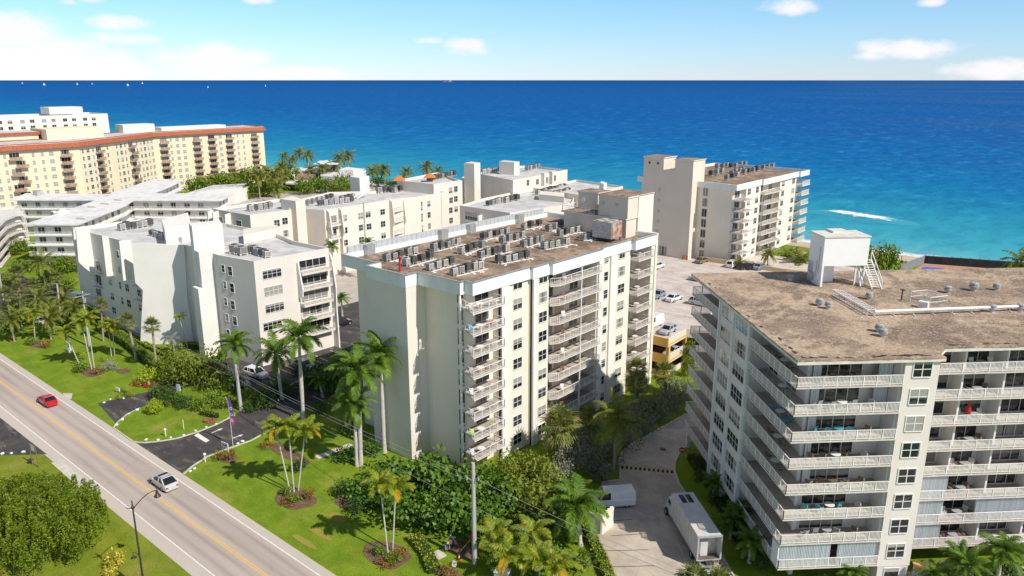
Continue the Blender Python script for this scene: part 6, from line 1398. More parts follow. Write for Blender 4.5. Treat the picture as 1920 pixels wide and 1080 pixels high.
# far greenery between the hotel and the shore
for i, (c, r, h, k, l) in enumerate((((365, 352), 4.5, 6, 'far', 'at the left end below the cream hotel'), ((395, 345), 4.5, 6.5, 'farolive', 'second below the cream hotel'), ((420, 341), 4.5, 6.5, 'far', 'third below the cream hotel'), ((445, 337), 5, 7, 'farolive', 'fourth below the cream hotel'), ((470, 333), 5, 7.5, 'far', 'at the corner of the cream hotel'), ((540, 325), 5, 8, 'farolive', 'left of the modern house'), ((552, 335), 4, 7, 'far', 'beside the terrace of the modern house'), ((570, 352), 4.5, 6, 'far', 'in front of the terrace roof'), ((590, 350), 4.2, 6, 'far', 'in front of the modern house'),
        ((645, 345), 4.2, 7, 'far', 'left of the white stair pier'), ((655, 355), 3.5, 6, 'far', 'at the foot of the white stair pier'), ((440, 362), 3.6, 4.5, 'farolive', 'tall grassy, behind the white galleries, left'), ((465, 362), 3.6, 5, 'farolive', 'tall grassy, behind the white galleries, middle'), ((495, 358), 3.6, 5, 'farolive', 'tall grassy, behind the white galleries, right'), ((710, 342), 3.5, 3.5, 'farolive', 'low, below the palm trio'), ((735, 345), 3.5, 3.0, 'far', 'low, right of the palm trio'), ((1640, 492), 3.0, 5.5, 'farolive', 'left half of the clump right of the roof room'), ((1668, 490), 3.2, 6, 'far', 'right half of the clump right of the roof room'),
        ((1470, 488), 3.0, 2.0, 'farolive', 'in the lime garden of the seaside block'), ((85, 475), 3.2, 3.5, 'far', 'round, by the wall of the galleried building'), ((120, 535), 2.6, 3, 'far', 'round, beside the neighbour lawn'), ((70, 545), 2.6, 2.2, 'farolive', 'on the verge of the neighbour drive'), ((20, 470), 3.2, 3, 'far', 'under the curved terraces, left'), ((40, 462), 3.2, 3, 'farolive', 'under the curved terraces, right'), ((100, 575), 2.4, 2.4, 'far', 'beside the neighbour drive at the left'), ((20, 575), 2.2, 1.8, 'far', 'along the left lawn by the parked cars'), ((1290, 690), 1.2, 3, 'farolive', 'squeezed behind the amber garage corner'), ((1296, 668), 1.0, 4.5, 'far', 'against the end of the garage deck'), ((505, 345), 5, 7, 'far', 'under the big golden palm, left'), ((530, 340), 5, 7, 'farolive', 'under the big golden palm, right'), ((385, 350), 4.5, 6, 'farolive', 'in the front line below the cream hotel, left'), ((410, 347), 4.5, 6, 'far', 'in the front line below the cream hotel, middle'), ((435, 345), 4.5, 6, 'farolive', 'in the front line below the cream hotel, right'), ((610, 352), 3.6, 5, 'far', 'in front of the modern house, right'), ((628, 355), 3.2, 5, 'farolive', 'left of the round one by the stair pier'), ((5, 610), 2.6, 2.4, 'far', 'at the left edge by the white car'), ((55, 600), 2.2, 2., 'far', 'under the golden palms at the far left'), ((115, 600), 2.2, 2.2, 'farolive', 'between the golden palms at the left'), ((130, 585), 2.6, 2.6, 'far', 'behind the tall golden clump'), ((160, 590), 2.2, 2.4, 'far', 'beside the foot of the crossarm pole'), ((180, 600), 2.2, 2., 'farolive', 'at the left end of the dark clipped hedge'), ((45, 500), 3., 3., 'far', 'in the garden below the curved terraces'), ((15, 525), 2.4, 2.4, 'farolive', 'under the big fan palm at the left edge'), ((110, 500), 3., 4., 'far', 'in front of the lower galleries'), ((135, 498), 2.8, 3.4, 'farolive', 'beside the corner of the fin-walled building'), ((90, 520), 2.4, 2.6, 'far', 'on the bend of the neighbour drive'))):
    shrub(k, g(*c, h * .5), r * 1.3, h * 1.25, 'leafy bush or tree ' + l, 'leafy_bush', 'shrub', 'far greenery')
# ------------------------------------------------------------------ vehicles
CARG = {}
PAINTS = {}
def carpaint(n, c): 
    if n not in PAINTS:
        t = NT('car_paint_' + n); t.set(Roughness=.28); t.b.inputs['Base Color'].default_value = (*c, 1); t.b.inputs['Coat Weight'].default_value = .6; PAINTS[n] = t.m
    return PAINTS[n]
CGL = M('car_glass', (.015, .018, .022), None, rough=.06, spec=.6)
LAMPR = M('tail_lamp', (.40, .012, .015), None, rough=.2); LAMPW = M('head_lamp', (.65, .68, .70), None, rough=.15)
def loft(b, secs, m=None):
    n = len(secs[0]); k0 = len(b.v)
    for s in secs: b.v += s
    for i in range(len(secs) - 1):
        for j in range(n):
            a = k0 + i * n + j; c = k0 + i * n + (j + 1) % n; b.f.append((a, c, c + n, a + n)); b.mi.append(b.cur if m is None else m)
    b.f.append(tuple(k0 + j for j in range(n - 1, -1, -1))); b.mi.append(b.cur); b.f.append(tuple(k0 + (len(secs) - 1) * n + j for j in range(n))); b.mi.append(b.cur)
TYPES = {'sedan': (4.75, 1.84, 1.45, [(2.37, .58, .60), (2.25, .70, .8), (1.5, .82, .9), (.95, .93, .92), (-1.5, .97, .92), (-2.1, .93, .86), (-2.37, .75, .74)], (1.05, .15, -1.0, -1.75)),
         'suv': (4.7, 1.92, 1.70, [(2.35, .70, .66), (2.2, .88, .84), (1.4, 1.0, .94), (1.0, 1.05, .95), (-2.0, 1.10, .95), (-2.3, 1.02, .88), (-2.35, .7, .82)], (1.1, .35, -1.85, -2.28)),
         'cross': (4.7, 1.9, 1.60, [(2.35, .62, .62), (2.2, .80, .84), (1.4, .94, .93), (1.0, 1.0, .95), (-1.9, 1.06, .95), (-2.25, 1.0, .88), (-2.35, .7, .80)], (1.15, .25, -1.15, -2.12)),
         'hatch': (4.2, 1.78, 1.50, [(2.1, .62, .64), (2.0, .78, .82), (1.3, .9, .88), (.95, .96, .89), (-1.7, 1.0, .89), (-2.0, .93, .84), (-2.1, .7, .76)], (1.05, .3, -1.4, -2.0)),
         'van': (5.2, 2.0, 2.15, [(2.6, .8, .8), (2.5, 1.0, .92), (2.0, 1.15, .98), (1.7, 1.2, 1.0), (-2.5, 1.2, 1.0), (-2.58, 1.15, .97), (-2.6, .7, .92)], (1.95, 1.25, -2.5, -2.57))}
def car_meshes(ty, paint):
    if (ty, paint) in CARG: return CARG[(ty, paint)]
    L_, W, H, st, (wb, wt, rt, rbk) = TYPES[ty]; pm = PAINTS[paint]; out = []
    b = MB(); secs = []
    for x, zb, hw in st:
        hw = hw * W / 1.9; z0 = .24
        secs.append([(x, -hw * .9, z0), (x, -hw, z0 + .16), (x, -hw, zb - .14), (x, -hw * .95, zb - .03), (x, -hw * .7, zb), (x, hw * .7, zb), (x, hw * .95, zb - .03), (x, hw, zb - .14), (x, hw, z0 + .16), (x, hw * .9, z0)])
    loft(b, secs); zb = st[3][1]; hb = W / 2 * .93; ht = W / 2 * (.74 if ty != 'van' else .88)
    xs = [wb, wt, rt, rbk]
    # roof panel, pillars
    b.hexa([(wt, -ht, H - .07), (rt, -ht, H - .07), (rt, ht, H - .07), (wt, ht, H - .07)][::-1] + [(wt - .05, -ht * .92, H), (rt + .05, -ht * .92, H), (rt + .05, ht * .92, H), (wt - .05, ht * .92, H)][::-1])
    for s in (-1, 1):
        b.bar((wb, s * hb, zb - .03), (wt, s * ht, H - .05), .09, .06); b.bar((rbk, s * hb, zb - .03), (rt, s * ht, H - .05), .13 if ty != 'suv' else .25, .1)
        xm = (wt + rt) / 2; b.bar((xm + .1, s * hb * .995, zb - .03), (xm + .05, s * ht, H - .05), .07, .05)
        if ty != 'sedan': b.bar((rt + .75, s * hb * .995, zb - .03), (rt + .65, s * ht, H - .05), .08, .05)
        b.box(wb - .35, wb - .15, s * hb - .02 + (s > 0) * .0, s * (hb) + s * .16 + .0, zb - .02, zb + .12) if s > 0 else b.box(wb - .35, wb - .15, -hb - .16, -hb + .02, zb - .02, zb + .12)
        if ty == 'van': xm = .3; b.hexa([(xm + .2, s * hb * 1.0, zb - .02), (rbk, s * hb, zb - .02), (rbk, s * (hb - .03), zb - .02), (xm + .2, s * (hb - .03), zb - .02)] + [(xm + .2, s * ht, H - .06), (rt, s * ht, H - .06), (rt, s * (ht - .03), H - .06), (xm + .2, s * (ht - .03), H - .06)])
    out.append(('body', b.mesh('body', pm)))
    i_ = .985; hb2, ht2 = hb * i_, ht * .985
    b = MB(); b.face([(wb, -hb2, zb), (wb, hb2, zb), (wt, ht2, H - .06), (wt, -ht2, H - .06)]); out.append(('windscreen', b.mesh('windscreen', CGL)))
    b = MB(); b.face([(rbk, hb2, zb), (rbk, -hb2, zb), (rt, -ht2, H - .06), (rt, ht2, H - .06)]); out.append(('rear_window', b.mesh('rear_window', CGL)))
    for s in (-1, 1): b = MB(); b.face([(wb, s * hb2, zb), (rbk, s * hb2, zb), (rt, s * ht2, H - .06), (wt, s * ht2, H - .06)]); out.append(('side_window', b.mesh('side_window', CGL)))
    hw = st[1][2] * W / 1.9
    for s in (-1, 1):
        b = MB(); z = st[0][1]; b.box(st[0][0] - .12, st[0][0] + .012, *sorted((s * hw * .62, s * hw * .90)), z - .17, z - .03); out.append(('headlight', b.mesh('headlight', LAMPW)))
        b = MB(); z = st[-1][1]; b.box(st[-1][0] - .02, st[-1][0] + .15, *sorted((s * hw * .6, s * hw * .97)), z - .12, z + .06); out.append(('tail_light', b.mesh('tail_light', LAMPR)))
    tb = MB(); N = 18
    def wheelmesh(r0, r1, w, m):
        b = MB(); P = [(r0, -w), (r1 * .96, -w), (r1, -w * .7), (r1, w * .7), (r1 * .96, w), (r0, w)]
        for i in range(N):
            a, c = 2 * math.pi * i / N, 2 * math.pi * (i + 1) / N
            for (ra, ya), (rc, yc) in zip(P, P[1:]): b.face([(ra * math.cos(a), ya, ra * math.sin(a)), (rc * math.cos(a), yc, rc * math.sin(a)), (rc * math.cos(c), yc, rc * math.sin(c)), (ra * math.cos(c), ya, ra * math.sin(c))])
        return b
    ty_m = wheelmesh(.20, .335, .11, 0).mesh('tyre', BLACK); rmb = wheelmesh(.02, .205, .09, 0); rm_m = rmb.mesh('rim', CHROME)
    CARG[(ty, paint)] = (out, ty_m, rm_m, L_, W); return CARG[(ty, paint)]
def car(ty, paint, q, rz, label, z=0., group=None, name=None):
    out, tm, rm, L_, W = car_meshes(ty, paint); t = thing(name or {'suv': 'suv', 'van': 'van'}.get(ty, 'parked_car'), label, 'van' if ty == 'van' else 'car', (q[0], q[1], z), rz, group)
    for nm, me in out: link(nm, me, t)
    for x in (.30 * L_, -.29 * L_):
        for s in (-1, 1): w_ = link('tyre', tm, t, (x, s * (W / 2 - .1), .335)); link('rim', rm, w_)
    return t
for n_, c in (('white', (.78, .78, .78)), ('silver', (.42, .45, .48)), ('black', (.02, .02, .022)), ('red', (.50, .008, .015)), ('bronze', (.20, .16, .11)), ('bluegrey', (.22, .29, .36)), ('pearl', (.52, .51, .50))): carpaint(n_, c)
t = car('sedan', 'red', (g(88, 750, .6)[0], 37.75), math.pi, 'bright red car driving away along the road at the left', .02, name='moving_car')
t = car('cross', 'pearl', (g(308, 899, .8)[0], 37.75), math.pi, 'silver suv with a dark glass roof driving along the road by the drive entrance', .02)
b = MB(); b.box(-1.05, .18, -.62, .62, 1.603, 1.611); link('glass_roof', b.mesh('glass_roof', CGL), t)
b = MB(); b.box(-.95, -.35, -.56, .56, 1.6115, 1.617); link('roof_panel', b.mesh('roof_panel', carpaint('pearl', None)), t)
DG = 'cars on the open parking deck'
HY = math.pi / 2
for ty, pa, p, rz, l in (('suv', 'white', (1232, 503), HY, 'white car parked alone near the glass door of the windowless tower'), ('sedan', 'bluegrey', (1234, 557), -HY + .1, 'blue grey car parked left of a white one in the middle of the deck'), ('sedan', 'white', (1264, 563), HY - .05, 'white car parked right of the blue grey one in the middle of the deck'),
        ('sedan', 'bronze', (1316, 492), HY, 'bronze car by the low amber wall of the seaside block'), ('suv', 'white', (1374, 500), HY, 'white suv by the low amber wall in front of the seaside balconies'), ('sedan', 'black', (1392, 503), HY + .1, 'black car right beside the white suv on the deck'), ('sedan', 'black', (1408, 503), HY, 'black car, second to the right of the white suv'), ('sedan', 'bluegrey', (1424, 504), HY, 'dark blue car at the right end of the row on the deck'),
        ('van', 'white', (1223, 612), -HY, 'white van parked at the deck rim above the amber wall'), ('hatch', 'silver', (1252, 624), -HY + .05, 'silver car parked at the deck corner beside the white van'), ('sedan', 'silver', (1311, 527), 0.05, 'silver car half hidden behind the tan roof corner, farther one'), ('suv', 'silver', (1313, 572), .1, 'silver car half hidden behind the tan roof balconies, nearer one')):
    car(ty, pa, g(*p, 6.0), rz, l, 6.0, DG)
car('sedan', 'silver', (-62.5, 116.2), -HY, 'silver car on the lower level of the amber garage', 2.9)
LG2 = 'cars in the bays by the drive'
car('sedan', 'silver', g(447, 722), .15, 'silver car parked behind the leaning utility pole', 0.02, LG2); car('suv', 'white', g(481, 706), .15, 'white car parked right behind the silver one by the drive', .02, LG2)
car('hatch', 'bluegrey', g(572, 690), .1, 'bluish car in the shaded bays behind the tallest royal palm', .02, LG2); car('suv', 'black', g(641, 610), HY, 'dark car parked between the fin-walled building and the cream block', .02, LG2)
car('sedan', 'white', g(8, 615), .2, 'white car at the left edge beyond the lawn', .02, LG2); car('van', 'white', g(150, 566), .3, 'white van behind the golden palms at the left', .02, LG2); car('sedan', 'white', g(78, 607), .2, 'white car in the dark shade left of the golden palms', .02, LG2)
AL = RA + math.pi / 2
v = car('van', 'white', g(1149, 946), math.pi + YAW + .12, 'white panel van parked in the shaded bay by the bushy palm', .02)
# box truck with open back
def axis_pt(x, y, z): return Vector((*g(x, y, z), z))
A_ = axis_pt(1332, 1006, 3.75); B_ = axis_pt(1279, 924, 3.75); td = (B_ - A_); TL = min(9.5, td.length); ta = math.atan2(td.y, td.x)
tk = thing('box_truck', 'white box truck with open rear door and roof hatches on the concrete drive', 'truck', (A_.x, A_.y, .02), ta); W2 = 1.27
TW = M('truck_white_panel', (.66, .64, .62), (.56, .54, .52), 1.2, .4, .4)
b = MB(); b.box(0, TL, -W2, -W2 + .06, 1.0, 3.7); b.box(0, TL, W2 - .06, W2, 1.0, 3.7); b.box(TL - .06, TL, -W2 + .06, W2 - .06, 1.0, 3.7); b.box(.03, TL, -W2 - .01, W2 + .01, 3.7, 3.76); link('cargo_box', b.mesh('cargo_box', TW), tk)
b = MB(); b.box(.1, TL - .1, -W2 - .03, W2 + .03, .92, .99); [b.box(TL * i / 9 - .02, TL * i / 9 + .02, -W2 - .014, W2 + .014, 1.0, 3.68) for i in range(1, 9)]; link('side_trim', b.mesh('side_trim', METAL), tk)
b = MB(); b.box(.0, TL - .07, -W2 + .07, W2 - .07, .95, 1.02); link('cargo_floor', b.mesh('cargo_floor', M('plywood', (.10, .085, .07), (.16, .13, .10), 2.)), tk)
b = MB()
for s in (-1, 1): b.box(-.05, .1, s * W2 - .09, s * W2 + .09, .9, 3.78)
b.box(-.05, .1, -W2 + .09, W2 - .09, 3.6, 3.78); b.box(-.05, .1, -W2 + .09, W2 - .09, .85, 1.0); link('door_frame', b.mesh('door_frame', CHROME), tk)
for s in (-.38, .38): b = MB(); b.box(TL - 2.2, TL - .5, s - .28, s + .28, 3.762, 3.80); link('roof_hatch', b.mesh('roof_hatch', CGL), tk)
b = MB(); b.box(-.5, TL + 2.3, -.45, .45, .55, .9); link('chassis', b.mesh('chassis', DARKM), tk)
b = MB(); loft(b, [[(x, -w_, z0), (x, w_, z0), (x, w_, z1), (x, -w_, z1)] for x, w_, z0, z1 in ((TL + .15, 1.1, .5, 2.6), (TL + 1.3, 1.1, .5, 2.6), (TL + 1.75, 1.05, .5, 1.75), (TL + 2.5, .95, .5, 1.55), (TL + 2.7, .85, .55, 1.2))]); link('cab', b.mesh('cab', carpaint('white', None)), tk)
b = MB(); b.face([(TL + 1.35, -1.0, 2.5), (TL + 1.35, 1.0, 2.5), (TL + 1.78, .98, 1.78), (TL + 1.78, -.98, 1.78)]); link('windscreen', b.mesh('windscreen', CGL), tk)
for s in (-1, 1):
    b = MB(); b.face([(TL + .5, s * 1.105, 1.7), (TL + 1.45, s * 1.105, 1.7), (TL + 1.25, s * 1.105, 2.4), (TL + .5, s * 1.105, 2.4)]); link('side_window', b.mesh('side_window', CGL), tk)
    b = MB(); b.box(TL + 1.5, TL + 1.62, s * 1.32 - .1, s * 1.32 + .1, 1.7, 2.3); b.bar((TL + 1.55, s * 1.05, 1.8), (TL + 1.55, s * 1.3, 1.9), .05); link('mirror', b.mesh('mirror', CHROME), tk)
_, tm, rm, _, _ = car_meshes('van', 'white')
for x in (1.9, TL + 1.6):
    for s in (-1, 1): w_ = link('tyre', tm, tk, (x, s * 1.08, .47)); w_.scale = (1.4, 2, 1.4); link('rim', rm, w_)
b = MB(); b.box(-.75, -.1, -1.0, 1.0, .5, .58)
for s in (-1, -.33, .33, 1): b.bar((-.15, s, .55), (-.15, s, .95), .07); b.bar((-.7, s, .55), (-.7, s, .75), .07)
link('rear_step', b.mesh('rear_step', METAL), tk)
def tpt(x, y): return (A_.x + x * math.cos(ta) - y * math.sin(ta), A_.y + x * math.sin(ta) + y * math.cos(ta))
for x, y, w_, d_, h, l in ((1.0, .35, .8, .75, 1.75, 'tall white cabinet standing in the open truck, nearer the door'), (2.2, -.25, .7, .8, 1.65, 'tall white cabinet deeper inside the open truck')):
    t = thing('cabinet', l, 'cabinet', (*tpt(x, y), 1.045), ta, 'cabinets in the truck'); b = MB(); b.box(-d_ / 2, d_ / 2, -w_ / 2, w_ / 2, 0, h); link('case', b.mesh('case', PAINT), t); b = MB(); b.box(-d_ / 2 - .03, -d_ / 2, -w_ / 2 + .02, w_ / 2 - .02, .05, h * .62); b.box(-d_ / 2 - .03, -d_ / 2, -w_ / 2 + .02, w_ / 2 - .02, h * .65, h - .03); link('door', b.mesh('door', TW), t)
t = thing('loading_ramp', 'pale metal ramp lying on the drive behind the open truck', 'ramp', (*tpt(-2.0, -.2), .02), ta); b = MB(); b.hexa([(-1.2, -.8, 0), (1.1, -.8, .4), (1.1, .8, .4), (-1.2, .8, 0), (-1.2, -.8, .06), (1.1, -.8, .46), (1.1, .8, .46), (-1.2, .8, .06)]); link('plate', b.mesh('plate', M('ramp_metal', (.5, .56, .62), (.42, .47, .52), 2., .5)), t)
b = MB()
for s in (-1, 1): b.box(-1.0, 1.0, s * .83 - .02, s * .83 + .02, .1, .5)
link('side_rail', b.mesh('side_rail', METAL), t)
# ------------------------------------------------------------------ street furniture
lq = g(272, 1112); lh = hz(253.5, 950, *lq)
lm_ = thing('street_lamp', 'tall black street lamp with curved arm and bell shade at the left roadside', 'street lamp', (*lq, 0))
b = MB(); b.tube([(0, 0, 0), (0, 0, .6), (0, 0, .7), (0, 0, lh)], [.2, .2, .11, .075], 10); b.lathe([(.13, lh - .1), (.16, lh), (.08, lh + .1), (.05, lh + .45), (.08, lh + .55), (.01, lh + .7)], 10); link('pole', b.mesh('pole', DARKM), lm_)
b = MB(); pa = [(0, .0, lh - .35)]; 
for i in range(9): t_ = i / 8; pa.append((.15 * t_, .2 + 2.2 * t_, lh - .1 + 1.05 * math.sin(t_ * 1.9) * .9))
b.tube(pa, [.05] * 10, 6); b.tube([(0, 0, lh - .2), (-.1, -.45, lh - .05), (-.12, -.55, lh + .12)], [.05, .045, .03], 6); link('arm', b.mesh('arm', DARKM), lm_)
e_ = pa[-1]; b = MB(); b.lathe([(.03, e_[2] + .12), (.06, e_[2] + .28), (.03, e_[2] + .34)], 8, (e_[0], e_[1])); b.lathe([(.06, e_[2] + .05), (.13, e_[2] - .12), (.16, e_[2] - .35), (.34, e_[2] - .62), (.35, e_[2] - .66)], 12, (e_[0], e_[1])); link('lamp_shade', b.mesh('lamp_shade', DARKM), lm_)
b = MB(); b.lathe([(.24, e_[2] - .66), (.2, e_[2] - .82), (.05, e_[2] - .9)], 12, (e_[0], e_[1])); link('lamp_globe', b.mesh('lamp_globe', M('frosted_glass', (.62, .62, .58), None, rough=.3)), lm_)
b = MB(); b.tube([(0, 0, 4.2), (-.3, -.15, 4.6), (-.75, -.3, 4.5), (-.75, -.3, 4.2)], .03, 6); b.lathe([(.04, 4.2), (.1, 4.05), (.3, 3.92)], 10, (-.75, -.3)); link('side_lamp', b.mesh('side_lamp', DARKM), lm_)
# utility poles and wires
POLEM = M('grey_pole', (.50, .49, .48), (.38, .37, .36), 3., .8, .2, stretch=(1, 1, .15))
UT = []
for i, (bs, tp, l, r) in enumerate((((890, 1056), (886.5, 868), 'tall grey utility pole at the bottom in front of the dark thicket', .24), ((452, 770), (441, 684), 'thick leaning grey utility pole at the drive entrance', .27), ((168, 650), (159, 546), 'grey utility pole with crossarms behind the golden palms', .2), ((116, 605), (112, 532), 'grey utility pole with a long light arm left of the fin-walled building', .18), ((6, 562), (0, 478), 'grey utility pole at the left edge of the photo', .18))):
    q = g(*bs); h = hz(tp[0], tp[1], *q); c = g(*tp, h); t = thing('utility_pole', l, 'utility pole', (*q, 0), 0, 'utility poles'); dx, dy = (c[0] - q[0]) * (.3 if i != 1 else .6), (c[1] - q[1]) * (.3 if i != 1 else .6)
    b = MB(); b.tube([(0, 0, -.05), (dx * .5, dy * .5, h * .5), (dx, dy, h)], [r * 1.15, r, r * .75], 10); link('pole', b.mesh('pole', POLEM), t); UT.append((q[0] + dx, q[1] + dy, h))
    b = MB()
    if i in (2,): b.bar((-1.4, -.3, h - .5), (1.4, .3, h - .3), .12); b.bar((0, -1.3, h - 1.), (0, 1.5, h - .8), .12); b.lathe([(.28, h - 2.2), (.28, h - 1.3)], 10, (.4, .2))
    elif i == 3: b.bar((-2.0, .0, h - .3), (1.8, .6, h + .1), .1); b.bar((1.2, .5, h + .05), (2.2, .7, h + .12), .2, .1)
    elif i == 0:
        for a in range(3): b.bar((0, 0, h - 1.9 - a * .12), (.7 * math.cos(a * 2.1), .7 * math.sin(a * 2.1), h - 1.7 + a * .1), .06); b.lathe([(.09, h - 1.75), (.05, h - 1.45)], 8, (.7 * math.cos(a * 2.1), .7 * math.sin(a * 2.1)))
    else: b.bar((-.6, 0, h - .4), (.6, 0, h - .4), .1)
    link('crossarm', b.mesh('crossarm', CHROME), t)
def wire(a, c, sag, lab):
    b = MB(); P = []
    for k in range(13): t_ = k / 12; P.append((a[0] + (c[0] - a[0]) * t_, a[1] + (c[1] - a[1]) * t_, a[2] + (c[2] - a[2]) * t_ - sag * 4 * t_ * (1 - t_)))
    b.tube(P, .022, 4); tag(b.build('power_line', M('wire_grey', (.34, .34, .35), None, rough=.5)), lab, 'power line', 'power lines along the road')
far = (UT[0][0] + 30, UT[0][1] + 1.5, UT[0][2] - .5)
for i, (k, dz) in enumerate(((0, -1.6), (1, -2.3), (2, -5.0))):
    hh = ('top', 'middle', 'lowest')[i]
    wire((UT[1][0], UT[1][1], UT[1][2] + dz * .4 - .3), (UT[0][0], UT[0][1], UT[0][2] + dz), .5, hh + ' power line from the leaning pole to the tall pole in front of the thicket')
    wire((UT[0][0], UT[0][1], UT[0][2] + dz), (far[0], far[1], far[2] + dz), .6, hh + ' power line from the tall pole across the palms to the right')
    wire((UT[2][0], UT[2][1], UT[2][2] + dz * .4 - .4), (UT[1][0], UT[1][1], UT[1][2] + dz * .4 - .3), .5, hh + ' power line from the crossarm pole to the leaning pole')
# signs, bollards, stones
def board(name, lab, px, w_, h, z0, rz, m=PAINT, posts=True, cat='sign', thick=.08):
    q = g(*px); t = thing(name, lab, cat, (*q, 0), rz); b = MB(); b.box(-w_ / 2, w_ / 2, -thick / 2, thick / 2, z0, z0 + h); link('board', b.mesh('board', m), t)
    if posts:
        b = MB()
        for s in (-1, 1): b.box(s * w_ * .4 - .05, s * w_ * .4 + .05, thick / 2, thick / 2 + .09, 0, z0 + h * .8)
        link('posts', b.mesh('posts', PAINT), t)
    return t
def text(root, s, size, z, m, y=-.05):
    c = bpy.data.curves.new('t', 'FONT'); c.body = s; c.size = size; c.align_x = 'CENTER'; c.extrude = .006; o = bpy.data.objects.new('t', c); COL.objects.link(o)
    bpy.context.view_layer.update(); me = bpy.data.meshes.new_from_object(o.evaluated_get(bpy.context.evaluated_depsgraph_get())); bpy.data.objects.remove(o); me.materials.clear(); me.materials.append(m)
    t = link('lettering', me, root, (0, y, z)); t.rotation_euler = (HY, 0, 0)
ns = board('number_sign', 'small white house number sign in front of the yellow and copper bush', (423, 848), 1.35, .75, .75, R(8)); text(ns, '3540', .56, .93, DARKM)
gs = board('garden_sign', 'white garden sign with a slanted board on the left lawn behind a leaning palm', (130, 661), 1.75, 1.05, .95, R(-4), M('cream_sign', (.78, .74, .68), (.70, .62, .56), 2.)); b = MB(); b.box(-.55, .55, -.2, .3, 0, .94); link('plinth', b.mesh('plinth', W_GREY), gs)
b = MB()
for i, (x, w_) in enumerate(((-.45, .5), (.2, .45), (-.3, .7), (.35, .3))): b.box(x - w_ / 2, x + w_ / 2, -.05, -.041, 1.72 - (i // 2) * .3, 1.76 - (i // 2) * .3)
link('faded_script', b.mesh('faded_script', M('faded_script', (.62, .50, .46), None)), gs)
board('marker_board', 'plain white marker board among small bushes at the drive corner', (221, 736), 1.0, .55, .35, R(10))
board('notice_board', 'pale blue folding notice stand at the edge of the parking lot', (335, 734), .7, 1.2, .1, R(20), M('pale_blue_panel', (.55, .66, .76), (.48, .58, .68), 2.))
hs_ = thing('hanging_sign', 'small white sign hanging between two brown posts on the left verge', 'sign', (*g(67, 874), 0), R(8)); b = MB()
for s in (-1, 1): b.tube([(s * .75, 0, 0), (s * .75, 0, 3.1)], .07, 6)
link('posts', b.mesh('posts', WOODT), hs_); b = MB(); b.tube([(-.75, 0, 3.05), (.75, 0, 3.05)], .05, 6); link('crossbar', b.mesh('crossbar', METAL), hs_); b = MB(); b.box(-.42, .42, -.04, .04, 2.25, 2.95); link('board', b.mesh('board', PAINT), hs_); b = MB(); b.box(-1.6, -.85, -.3, .3, .55, .62); b.box(-1.25, -1.2, -.05, .05, 0, .55); link('dark_panel', b.mesh('dark_panel', DARKM), hs_)  # flat dark panel on a thin leg left of the posts
bq = g(437, 836); bh = hz(424.5, 744, *bq); fb = thing('banner', 'purple and pink feather banner on a white pole beside the drive', 'banner', (*bq, 0), R(25)); b = MB(); b.tube([(0, 0, 0), (-.02, 0, bh * .55), (-.1, 0, bh * .9), (-.45, 0, bh)], [.035, .03, .025, .02], 6); link('pole', b.mesh('pole', PAINT), fb)
bm = NT('banner_cloth'); bm.set(Roughness=.7); z_ = bm.xyz()[2]; bm.col(bm.mix(bm.ramp(z_, bh * .5, bh * .62), (.70, .06, .28), (.16, .06, .34))); b = MB(); P = [(-.02, bh * .43), (.62, bh * .47), (.60, bh * .8), (.2, bh * .97), (-.3, bh * .99), (-.08, bh * .85)]
A = [(x, -.012, z) for x, z in P]; B2 = [(x, .012, z) for x, z in P]; b.face(A); b.face(B2[::-1]); [b.face([A[i], B2[i], B2[(i + 1) % 6], A[(i + 1) % 6]]) for i in range(6)]; link('cloth', b.mesh('cloth', bm.m), fb); b = MB()
for z in (.54, .66, .78): b.lathe([(.17, -.006), (.17, .006), (.11, .006), (.11, -.006)], 14)
nb = MB()
for k, z in enumerate((.53, .65, .77)):
    for j in range(14):
        a0, a1 = 2 * math.pi * j / 14, 2 * math.pi * (j + 1) / 14
        if k == 1 and j in (2, 3): continue
        nb.face([(.28 + r * math.cos(a), -.016, bh * z + 1.25 * r * math.sin(a)) for r, a in ((.11, a0), (.2, a0), (.2, a1), (.11, a1))])
link('emblem', nb.mesh('emblem', PAINT), fb)
for i, (p, l) in enumerate((((311, 819), 'on the drive island, stouter one'), ((385, 866), 'at the drive corner of the front lawn'), ((345, 806), 'on the drive island, thin tall one'))):
    t = thing('bollard_light', 'short white garden light post ' + l, 'light post', (*g(*p), 0), 0, 'garden light posts'); b = MB(); b.tube([(0, 0, 0), (0, 0, 1.0 if i < 2 else 1.5)], .075 if i < 2 else .05, 8); link('post', b.mesh('post', PAINT), t)
    b = MB(); z = 1. if i < 2 else 1.5; b.lathe([(.09, z), (.19, z + .05), (.19, z + .22), (.02, z + .36)] if i < 2 else [(.06, z), (.07, z + .1), (.01, z + .12)], 10); link('cap', b.mesh('cap', PAINT), t)
sm_ = bpy.data.meshes.new('stone'); bm_ = bmesh.new(); bmesh.ops.create_icosphere(bm_, subdivisions=1, radius=.24)
for v_ in bm_.verts: v_.co *= rnd.uniform(.8, 1.15); v_.co.z = v_.co.z * .7 + .1
bm_.to_mesh(sm_); bm_.free(); sm_.materials.append(PAINT)
for i, p in enumerate(((219, 798), (229, 788), (241, 777), (257, 770), (274, 826), (297, 826), (320, 822), (345, 817), (367, 809), (387, 802), (406, 796), (365, 880), (357, 885), (446, 833), (455, 829), (5, 852), (22, 851), (44, 849), (195, 756), (207, 750), (232, 748))):
    s_ = link('edging_stone', sm_, None, (*g(*p), .02), rnd.uniform(0, 6)); s_.scale = (rnd.uniform(.8, 1.3),) * 3
    tag(s_, 'white painted stone edging the drive lawn', 'stone', 'white edging stones along the drive')
